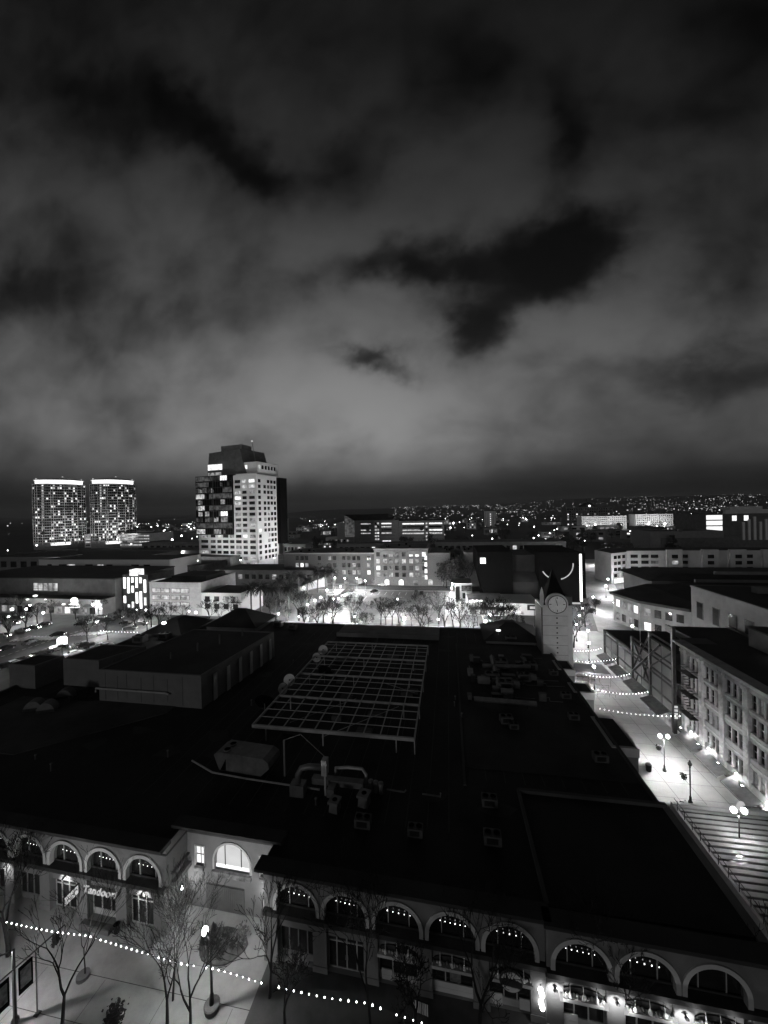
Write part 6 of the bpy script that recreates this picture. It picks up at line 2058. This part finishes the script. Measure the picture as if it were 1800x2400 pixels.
sconce(FA, -39.05, -.02, 3.62, 'lit wall sconce above the door left of the script sign', 260)
sconce(FA, -29.85, -.02, 3.62, 'lit wall sconce above the door right of the script sign', 260)
sconce(FR, 7.25, -.34, 3.55, 'lit wall sconce on the pier beside the two globe wall lamps', 230)
sconce(FR, 11.5, -.34, 3.55, 'lit wall sconce on the pier between the two lit shop shelves', 230)
sconce(FR, 15.95, -.34, 3.55, 'lit wall sconce on the rightmost lit pier', 230)
sconce(FA, -46.2, -.34, 3.9, 'lit wall lamp at the left edge among the dark branches', 200)
for k, (u, v, lab) in enumerate(((-27.0, 1.5, 'lamp washing the left side wall of the recessed entrance'), (-17.45, 2.1, 'lamp beside the narrow door of the recessed entrance'))):
    p = FA @ Vector((u, v, 2.9))
    t = thing('wall_lamp', lab, 'wall lamp', p, R(-1.15), 'entrance wall lamps')
    s = 1 if k == 0 else -1
    MB().box(-.06 if k == 0 else .0, .0 if k == 0 else .1, -.1, .1, -.2, .2).build('bracket', 'metal_dark', t)
    MB().lathe([(.08, -.2), (.11, 0), (.08, .2)], (.13 * s, 0, 0), 8).build('glass_cylinder', 'globe', t)
    lamp(t, (.5 * s, -.1, 0), 130, .1)
for k in range(2):
    p = FA @ Vector((6.3, -.42, 2.75 - k * .95))
    t = thing('globe_wall_lamp', ('upper' if k == 0 else 'lower') + ' pair of glowing globes on the pier beside the round sign', 'wall lamp', p, R(-1.15), 'globe wall lamps')
    MB().box(-.04, .04, 0, .1, -.1, .3).build('bracket', 'metal_dark', t)
    MB().ball((-.03, -.16, .12), .2, 10, 7, 1.1).build('globe', 'globe', t)
    MB().ball((.04, -.2, -.14), .2, 10, 7, 1.1).build('globe', 'globe', t)


def text_mesh(s, size, depth, shear=0.0):
    cu = bpy.data.curves.new('letters', 'FONT')
    cu.body = s
    cu.size = size
    cu.extrude = depth
    cu.shear = shear
    cu.offset = size * .004
    cu.align_x = 'CENTER'
    o = bpy.data.objects.new('letters', cu)
    COL.objects.link(o)
    dg = bpy.context.evaluated_depsgraph_get()
    me = bpy.data.meshes.new_from_object(o.evaluated_get(dg))
    bpy.data.objects.remove(o)
    return me


def text_obj(name, s, size, depth, m, shear=0.0, parent=None):
    me = text_mesh(s, size, depth, shear)
    me.materials.clear()
    me.materials.append(M[m])
    o = bpy.data.objects.new(name, me)
    COL.objects.link(o)
    if parent:
        o.parent = parent
    o.rotation_euler = (R(90), 0, 0)
    return o


p = FA @ Vector((-34.35, -.62, 3.05))
t = thing('shop_sign', 'white slanted script letters reading Tandoori over the dark shop window', 'sign', p, R(-1.15))
text_obj('letters', 'Tandoori', 1.02, .05, 'sign_soft', .3, t)
MB().box(-2.0, 2.0, .03, .6, .1, .16).build('mounting_rail', 'metal_grey', t)
p = FA @ Vector((-37.0, -.4, 3.1))
t = thing('projecting_sign', 'white projecting sign with dark frame and script strokes beside the script letters', 'sign', p, R(-1.15))
MB().box(-.06, .06, -1.5, 0, -.5, .5).box(-.03, .03, 0, .4, .3, .36).build('frame', 'metal_dark', t)
for sx in (-1, 1):
    f = MB().box(.062 if sx > 0 else -.075, .075 if sx > 0 else -.062, -1.4, -.1, -.4, .4).build('lit_panel', 'sign_soft', t)
    q = MB()
    q.tube([(sx * .085, -1.2 + i * .1, .12 * math.sin(i * 1.7) + .02 * i - .1) for i in range(11)], .04, 4)
    q.build('script_strokes', 'trim_dark', f)


def shelf_sign(xf, u, v, half, lit, label):
    p = xf @ Vector((u, v, 0))
    t = thing('shop_shelf_sign', label, 'sign', p, R(-1.15), 'shelf signs over the shops')
    MB().box(-half, half, -.45, 0, 2.78, 2.95).box(-half - .05, half + .05, -.5, -.44, 2.7, 2.95).build('shelf', 'pale_wall' if lit else 'stucco_light', t)
    MB().wedge([(-half + .1, 2.95), (half - .1, 2.95)] + [(half * math.cos(R(a)) * .95, 3.0 + .42 * math.sin(R(a)) + .08) for a in range(0, 181, 20)], -.1, -.03).build('board', 'trim_dark', t)
    rg = random.Random(int(u * 10))
    for i in range(12):
        x = -half + .15 + i * (2 * half - .3) / 11
        MB().ball((x, -.25, 3.05), rg.uniform(.07, .15), 8, 5, rg.uniform(.8, 1.6)).build('ornament', rg.choice(['white_wall', 'flower', 'pale_wall']), t)
    for x in (-half * .6, 0, half * .6):
        lp = MB().tube([(x, .02, 3.92), (x, -.35, 3.95), (x, -.42, 3.6), (x, -.42, 3.35)], .025, 5).lathe([(.05, .1), (.12, -.1), (.13, -.22), (.06, -.3)], (x, -.42, 3.3), 8).build('hanging_lamp', 'white_wall', t)
        MB().ball((x, -.02, 3.95), .07, 8, 5).build('knob', 'white_wall', lp)
    if lit:
        for s in (-1, 1):
            MB().box(s * half - .12, s * half + .12, -.52, -.46, 2.72, 3.25).build('lit_end', 'sign_soft', t)
            lamp(t, (s * (half - .3), -.75, 3.25), 22, .05)
    return t


shelf_sign(FA, -4.95, -.02, 1.6, False, 'dark shelf sign with pale ornaments, first from the left under the arches')
shelf_sign(FA, -.42, -.02, 1.6, False, 'dark shelf sign with pale ornaments, second from the left under the arches')
shelf_sign(FA, 4.1, -.02, 1.6, False, 'dark shelf sign with pale ornaments, behind the round sign')
shelf_sign(FR, 9.25, -.02, 1.55, True, 'brightly lit shelf sign between the first two lit piers')
shelf_sign(FR, 13.7, -.02, 1.6, True, 'brightly lit shelf sign right of the broad thick tree')
shelf_sign(FR, 18.15, -.02, 1.5, True, 'brightly lit shelf sign nearest the bottom right corner')
p = FA @ Vector((4.1, -.55, 3.1))
t = thing('round_sign', 'round hanging sign, pale above and dark below with little house shapes', 'sign', p, R(-1.15))
d = MB().lathe([(.86, -.06), (.9, 0), (.86, .06)], (0, 0, 0), 28).build('disc', 'trim_dark', t)
d.rotation_euler = (R(90), 0, 0)
MB().wedge([(.78 * math.cos(R(a)), .78 * math.sin(R(a))) for a in range(8, 173, 12)], -.10, -.065).build('pale_sky', 'white_wall', d).rotation_euler = (R(-90), 0, 0)
MB().wedge([(.78 * math.cos(R(a)), .78 * math.sin(R(a))) for a in range(205, 336, 12)], -.10, -.065).build('pale_base', 'white_wall', d).rotation_euler = (R(-90), 0, 0)
s_ = MB()
for (x, w_, h_) in ((-.5, .16, .3), (-.3, .12, .52), (-.05, .2, .34), (.2, .16, .4), (.45, .18, .24)):
    s_.wedge([(x - w_, -.02), (x + w_, -.02), (x + w_, h_ * .5), (x, h_), (x - w_, h_ * .5)], -.13, -.102)
s_.build('house_shapes', 'trim_dark', d).rotation_euler = (R(-90), 0, 0)
MB().box(-.04, .04, .0, .5, .86, .92).build('hanger', 'metal_dark', t)
for u, lab in ((-.2, 'framed poster in the middle shop window under the arches'),):
    p = FA @ Vector((u, .26, 1.0))
    t = thing('poster', lab, 'poster', p, R(-1.15))
    MB().box(-.45, .45, 0, .03, 0, 1.7).build('frame', 'metal_grey', t)
    MB().box(-.4, .4, -.01, -.001, .05, 1.65).build('print', 'banner_print', t)
p = FA @ Vector((-2.9, -1.5, 0))
t = thing('cafe_screen', 'striped pale folding screen standing on the pavement near the shops', 'screen', p, R(-8))
MB().box(-.65, -.61, 0, .05, 0, 1.1).box(.61, .65, 0, .05, 0, 1.1).box(-.65, .65, 0, .05, 1.05, 1.1).build('frame', 'metal_dark', t)
s_ = MB()
for i in range(9):
    s_.box(-.6 + i * .135, -.52 + i * .135, .01, .03, .1, 1.05)
s_.build('striped_cloth', 'white_wall', t)
p = FA @ Vector((-36.5, -1.0, 0))
t = thing('window_planter', 'long low dark planter below the script sign window', 'planter', FA @ Vector((-34.4, -.9, 0)), R(-1.15))
MB().box(-1.7, 1.7, -.3, .3, 0, .45).build('box', 'stucco_dark', t)
MB().box(-1.6, 1.6, -.22, .22, .45, .5).build('soil', 'soil', t)
t = thing('litter_bin', 'small dark bin beside the pier right of the planter', 'bin', FA @ Vector((-32.2, -.75, 0)), R(-1.15))
MB().lathe([(.25, 0), (.3, .75), (.31, .8)], (0, 0, 0), 10).build('drum', 'metal_dark', t)
MB().lathe([(.31, .8), (.1, .95)], (0, 0, 0), 10).build('lid', 'black_panel', t)

# ------------------------------------------------------------------ front plaza furniture
p = at(497, 2366)
t = thing('plaza_lamp', 'tall dark street lamp with one lit globe rising from a round planter', 'street lamp', (p.x, p.y, 0))
MB().lathe([(.55, 0), (.62, .45), (.55, .5)], (0, 0, 0), 16).build('planter_base', 'stucco_dark', t)
MB().lathe([(.2, .5), (.16, 1.2), (.1, 1.4), (.08, 5.6), (.13, 5.7), (.1, 6.1)], (0, 0, 0), 10).build('pole', 'iron', t)
MB().tube([(-.42, -.1, 6.05), (-.38, 0, 5.85), (0, 0, 5.8), (.38, 0, 5.85), (.3, .1, 6.1)], .04, 6).build('arm', 'iron', t)
MB().ball((-.40, -.1, 6.42), .27, 12, 8, 1.2).build('globe', 'globe', t)
MB().lathe([(.12, 0), (.25, .25), (.24, .6), (.12, .75), (.03, .95)], (.22, .1, 6.1), 10).build('dark_lantern', 'iron', t)
lamp(t, (-.75, -.35, 6.1), 1500, .12)
p = at(195, 2291)
t = thing('tree_planter', 'round dark planter ring around the slender tree', 'planter', (p.x, p.y, 0))
MB().lathe([(.5, 0), (.5, .3), (.42, .3)], (0, 0, 0), 14).build('ring', 'stucco_dark', t)
t = thing('planting_bed', 'rounded dark planting bed with low plants before the slatted gate', 'planting bed', tuple(at(520, 2218)))
pts_ = [(2.3 * math.cos(R(a)) * (1 + .1 * math.sin(R(3 * a))), 1.5 * math.sin(R(a))) for a in range(0, 360, 20)]
MB().prism(pts_, .0, .16).build('soil', 'soil', t)
for k, (px, py) in enumerate(((490, 2208), (508, 2222), (530, 2205), (545, 2222), (520, 2238), (478, 2220))):
    p = at(px, py)
    shrub((p.x, p.y, .14), .45, .5, 'low dark plant in the rounded planting bed before the slatted gate', 'low plants in the planting bed', 'leaf_dark', 70)
p = at(567, 2205)
shrub((p.x, p.y, 0), .8, 1.3, 'loose leafy shrub at the right end of the planting bed', None, 'flower', 140)
p = at(268, 2412)
t = shrub((p.x, p.y, 0), .7, 1.6, 'dark tufted shrub cut off by the bottom edge', None, 'leaf_dark', 420)
# banner frame at bottom left
p = at(36, 2400)
pl = thing('banner_pole', 'dark lamp pole at the bottom left with an arm reaching out of the picture', 'street lamp', (p.x, p.y, 0))
MB().lathe([(.26, 0), (.26, .35), (.13, .6), (.10, 5.9)], (0, 0, 0), 10).build('pole', 'iron', pl)
MB().tube([(0, 0, 5.85), (-.9, -.5, 5.75), (-1.5, -.8, 5.5)], .06, 6).build('arm', 'iron', pl)
MB().lathe([(.1, .25), (.24, 0), (.22, -.02)], (-1.5, -.8, 5.3), 10).build('lamp_head', 'iron', pl)
MB().lathe([(.2, -.03), (.12, -.14), (.02, -.18)], (-1.5, -.8, 5.3), 10).build('bulb', 'globe', pl)
lamp(pl, (-1.5, -.8, 4.9), 1300, .12)
a, b_ = at(152, 2167, 5.2), at(-60, 2352, 5.2)
t = thing('gantry_beam', 'long dark beam carrying two hanging picture banners in the bottom left corner', 'frame', tuple(a))
v = b_ - a
MB().tube([(0, 0, 0), v], .06, 6).tube([(0, 0, 0), (0, 0, -.5)], .03, 5).tube([v * .33 + Vector((0, 0, 0)), v * .33 + Vector((0, 0, -.4))], .03, 5).build('beam', 'iron', t)
for k, (s0, s1) in enumerate(((.40, .56), (.66, .84))):
    q0, q1 = v * s0, v * s1
    n_ = Vector((-v.y, v.x, 0)).normalized() * .02
    z0, z1 = -.25, -2.4
    f = MB().add([q0 + Vector((0, 0, z0)) + n_, q1 + Vector((0, 0, z0)) + n_, q1 + Vector((0, 0, z1)) + n_, q0 + Vector((0, 0, z1)) + n_, q0 + Vector((0, 0, z0)) - n_, q1 + Vector((0, 0, z0)) - n_, q1 + Vector((0, 0, z1)) - n_, q0 + Vector((0, 0, z1)) - n_],
                 [(0, 1, 2, 3), (7, 6, 5, 4), (0, 4, 5, 1), (1, 5, 6, 2), (2, 6, 7, 3), (3, 7, 4, 0)]).build('banner', 'black_panel', t)
    for sg in (-1, 1):
        nn = n_ * 1.3 * sg
        MB().add([q0.lerp(q1, .12) + Vector((0, 0, z0 - .3)) + nn, q0.lerp(q1, .88) + Vector((0, 0, z0 - .3)) + nn, q0.lerp(q1, .88) + Vector((0, 0, z1 + .4)) + nn, q0.lerp(q1, .12) + Vector((0, 0, z1 + .4)) + nn], [(0, 1, 2, 3)]).build('picture', 'banner_print', f)
for s0 in (.36, .62):
    q = a + v * s0
    t = thing('frame_post', 'post below the ' + ('nearer' if s0 > .5 else 'farther') + ' end of the hanging banners', 'post', (q.x, q.y, 0), 0, 'banner posts')
    MB().tube([(0, 0, 0), (0, 0, 5.1)], .05, 6).build('shaft', 'metal_grey', t)
    MB().box(-.2, .2, -.2, .2, 0, .06).build('foot_plate', 'metal_dark', t)
p = at(131, 2205, 4.4)
t = shrub((p.x, p.y, 4.0), .3, .8, 'hanging plant basket under the end of the banner beam', None, 'leaf_dark', 160, 'hanging_basket')

# ------------------------------------------------------------------ shopping street furniture
cz = 2.3
cp_ = thing('slatted_canopy', 'wide low canopy of pale slats and glass at the lower right street end', 'canopy', (27.2, 31, 0))
MB().box(.2, 11, 0, 20.2, cz - .12, cz - .06).build('glass_sheet', 'glass_mid', cp_)
for i in range(26):
    MB().box(.1, 11.2, .2 + i * .78, .68 + i * .78, cz - .05, cz).build('slat', 'slat_pale', cp_)
for x in (.1, 5.5, 11):
    MB().box(x - .08, x + .08, 0, 20.3, cz - .3, cz - .13).build('beam', 'metal_grey', cp_)
MB().box(-.3, 0, 0, 20.4, 0, cz + .02).box(-.3, 11.2, 20.4, 20.8, 0, cz + .25).build('side_wall', 'pale_wall', cp_)
m = MB()
for i in range(15):
    m.box(-.2, -.16, i * 1.4, i * 1.4 + .05, cz, cz + 1.0)
m.box(-.2, -.16, 0, 20.3, cz + 1.0, cz + 1.06).box(-.2, -.16, 0, 20.3, cz + .5, cz + .53)
m.build('railing', 'iron', cp_)
for i, (x, y) in enumerate(((28.0, 52.7), (29.2, 53.2), (31.8, 52.9), (33.4, 52.9))):
    t = thing('flower_planter', 'pale planter with bushy plants, ' + ORD[i] + ' in the row behind the canopy', 'planter', (x, y, 0), 0, 'street planters')
    MB().box(-.6, .6, -.4, .4, 0, .7).build('box', 'stucco_light', t)
    c = MB()
    rg = random.Random(i)
    for k in range(150):
        q = Vector((rg.gauss(0, .35), rg.gauss(0, .25), .75 + abs(rg.gauss(0, .3))))
        aa = Vector((rg.uniform(-1, 1), rg.uniform(-1, 1), rg.uniform(-1, 1))).normalized() * .14
        bb_ = aa.orthogonal().normalized() * .09
        c.add([q - aa, q - bb_, q + aa, q + bb_], [(0, 1, 2, 3)])
    c.build('plants', 'flower', t)
for i, (x, y, h) in enumerate(((31.15, 61.4, 3.3), (31.1, 55.3, 3.3))):
    t = shrub((x - .75, y, h - .3), .35, .8, ['hanging basket on the lit twin globe lamp in the street', 'hanging basket on the unlit lantern lamp'][i], 'hanging flower baskets', 'leaf_dark', 160, 'hanging_basket')
    MB().tube([(0, 0, .7), (.75, 0, .9)], .02, 4).build('bracket', 'iron', t)
t = thing('litter_bin', 'dark round litter bin on the pale shopping street beside the lit lamp', 'bin', (28.9, 61.2, 0))
MB().lathe([(.35, 0), (.4, .9), (.42, 1.0)], (0, 0, 0), 12).build('drum', 'metal_dark', t)
MB().lathe([(.42, 1.0), (.2, 1.25)], (0, 0, 0), 12).build('lid', 'metal_grey', t)
for i, (y, x0, x1) in enumerate(((83.6, 25.5, 33.5), (86.8, 25.2, 33.5), (90.5, 25, 33))):
    t = thing('terrace_fence', 'thin dark terrace fence across the street, ' + ORD[i] + ' from the near end', 'fence', (x0, y, 0), 0, 'terrace fences')
    m = MB()
    n_ = 7
    for k in range(n_ + 1):
        x = (x1 - x0) * k / n_
        m.box(x - .03, x + .03, -.03, .03, 0, 1.1)
    m.build('posts', 'iron', t)
    MB().box(0, x1 - x0, -.02, .02, 1.06, 1.12).box(0, x1 - x0, -.02, .02, .5, .54).build('rails', 'iron', t)
t = thing('street_tent', 'flat pale glass canopy over a terrace at the far end of the shopping street', 'canopy', (26, 88.2, 0))
MB().box(0, 8.5, 0, 5, 2.9, 3.0).build('roof', 'glass_tint', t)
for x in (.1, 4.2, 8.4):
    for y in (.1, 4.9):
        MB().box(x - .05, x + .05, y - .05, y + .05, 0, 2.9).build('post', 'metal_grey', t)
for i, (x, y) in enumerate(((27.5, 89.5), (30.0, 90), (32.2, 91), (28.2, 93), (31, 94))):
    t = thing('terrace_table', 'white table on the far street terrace', 'table', (x, y, 0), 0, 'white terrace tables')
    MB().lathe([(.6, .72), (.6, .76)], (0, 0, 0), 14).build('top', 'white_wall', t)
    MB().lathe([(.3, 0), (.05, .05), (.05, .72)], (0, 0, 0), 8).build('leg', 'metal_grey', t)
p = (38.1, 70.4, 3.2)
t = thing('blade_sign', 'narrow vertical lit blade sign at the far corner of the stone block', 'sign', p)
MB().box(-.9, -.1, -.1, .1, 0, 2.6).build('case', 'metal_dark', t)
for k in range(4):
    MB().box(-.75, -.25, -.14, -.101, .2 + k * .6, .6 + k * .6).build('lit_mark', 'sign_soft', t)
t = thing('hanging_sign', 'small dark framed lit sign left of the clock tower', 'sign', tuple(aty(1252, 1424, 130)))
MB().box(-2.2, 2.2, -.2, .2, -.9, .9).box(-.1, .1, -.1, .1, -8, -.9).build('case', 'metal_dark', t)
MB().box(-1.4, 1.8, -.25, -.201, -.4, .4).build('lit_panel', 'sign_soft', t)
# street-side shop lamps of the stone block
for i, y in enumerate((68.2, 64.0, 58.5, 53.4)):
    t = thing('shop_front_lamp', 'small bright lamp between the awnings of the stone block, ' + ORD[i] + ' from the far corner', 'wall lamp', (38.75, y, 2.5), 0, 'shop front lamps')
    MB().box(-.05, .55, -.04, .04, 0, .06).build('arm', 'metal_dark', t)
    MB().ball((-.15, 0, -.1), .17, 8, 6).build('globe', 'globe', t)
    lamp(t, (-.5, 0, -.3), 160, .08)
# round clock sign high on the corner by the canopy
t = thing('round_street_clock', 'round pale sign disc on a bracket above the canopy at the right edge', 'sign', tuple(at(1736, 1889, 4.6)))
d = MB().lathe([(.5, -.08), (.55, 0), (.5, .08)], (0, 0, 0), 20).build('disc', 'sign_soft', t)
d.rotation_euler = (R(90), 0, R(15))
MB().box(0, 2.4, -.04, .04, -.04, .04).build('bracket', 'iron', t)
t = thing('roof_flood_lamp', 'bright roof lamp at the tip of the far left hip roof', 'floodlight', tuple(at(384, 1462, 12.1)))
MB().tube([(0, 0, -.6), (0, 0, 0)], .05, 5).build('stem', 'metal_grey', t)
MB().ball((0, 0, .2), .5, 8, 6, .6).build('lamp_head', 'globe_far', t)
lamp(t, (0, -.3, .9), 250, .2)
t = thing('roof_flood_lamp', 'small lit box lamp on the right hip roof', 'floodlight', tuple(at(1168, 1479, 11.0)))
MB().tube([(0, 0, -.9), (0, 0, 0)], .05, 5).build('stem', 'metal_grey', t)
MB().box(-.5, .5, -.1, .1, 0, .3).build('lamp_head', 'sign_white', t)

# ------------------------------------------------------------------ more plant on the dark right roof and loose roof clutter
rg_ = random.Random(91)
for k in range(26):
    px, py = rg_.uniform(1095, 1265), rg_.uniform(1535, 1650)
    q = at(px, py, ROOF + .1)
    if not (2 < q.x < 19.5):
        continue
    t = thing('plant_box', 'grey plant box with pipes on the crowded deck of the dark right roof', 'plant box', (q.x, q.y, ROOF + .1), R(rg_.choice((0, 0, 90, 4))), 'plant boxes on the right roof')
    l, w_, h_ = rg_.uniform(.6, 2.4), rg_.uniform(.5, 1.2), rg_.uniform(.4, 1.3)
    MB().box(0, l, 0, w_, .1, h_).box(-.04, l + .04, -.04, w_ + .04, h_, h_ + .06).build('cabinet', rg_.choice(['duct', 'duct_dark', 'duct_dark', 'metal_dark']), t)
    MB().box(.06, .14, .05, w_ - .05, 0, .1).box(l - .14, l - .06, .05, w_ - .05, 0, .1).build('feet', 'metal_dark', t)
    MB().tube([(l, w_ * .5, h_ * .5), (l + .5, w_ * .5, h_ * .5), (l + .6, w_ * .5, .05), (l + rg_.uniform(1, 4), w_ * .5, .06)], .05, 5).build('pipe', 'metal_grey', t)
for k, (x0, y0, x1, y1) in enumerate(((6, 74, 15, 74.5), (8, 66, 8.3, 79), (3.5, 61, 13, 60.6))):
    t = thing('roof_duct', ORD[k] + ' long square duct lying across the crowded deck of the right roof', 'duct', (x0, y0, ROOF + .1), 0, 'roof ducts')
    v = Vector((x1 - x0, y1 - y0, 0))
    MB().tube([(0, 0, .9), v * .5 + Vector((0, 0, .9)), v + Vector((0, 0, .9))], .42, 4).build('duct', 'duct', t)
    m = MB()
    for s_ in (.15, .5, .85):
        q = v * s_
        m.box(q.x - .06, q.x + .06, q.y - .06, q.y + .06, 0, .6)
    m.build('supports', 'metal_dark', t)
for k in range(34):
    x, y = rg_.uniform(-74, 5), rg_.uniform(33, 96)
    if -62 < x < -36 and 50 < y < 80 or -29 < x < -3 and 45 < y < 84 or (-76 < x < -60 and 55 < y < 70) or -28 < x < -15 and y < 36 or -32 < x < -22 and 36 < y < 44:
        continue
    t = thing('roof_vent', 'small low vent pipe scattered on the black mall roof', 'vent', (x, y, ROOF + .02), 0, 'small vents on the mall roof')
    h_ = rg_.uniform(.3, .9)
    MB().lathe([(.16, 0), (.1, .06), (.08, h_)], (0, 0, 0), 8).build('pipe', 'duct_dark', t)
    MB().lathe([(.16, h_), (.14, h_ + .08), (.03, h_ + .14)], (0, 0, 0), 8).build('cap', 'duct', t)

# ------------------------------------------------------------------ the air over the city
hz = MB().box(-14500, 14500, -320, 12100, -1, 330).build('haze', 'stucco')
hz['kind'] = 'stuff'
hm = bpy.data.materials.new('haze_air')
hm.use_nodes = True
t = hm.node_tree
t.nodes.clear()
v = t.nodes.new('ShaderNodeVolumePrincipled')
v.inputs['Density'].default_value = 5e-5
v.inputs['Color'].default_value = (.85, .85, .85, 1)
v.inputs['Anisotropy'].default_value = .4
o = t.nodes.new('ShaderNodeOutputMaterial')
t.links.new(v.outputs[0], o.inputs['Volume'])
hz.data.materials.clear()
hz.data.materials.append(hm)
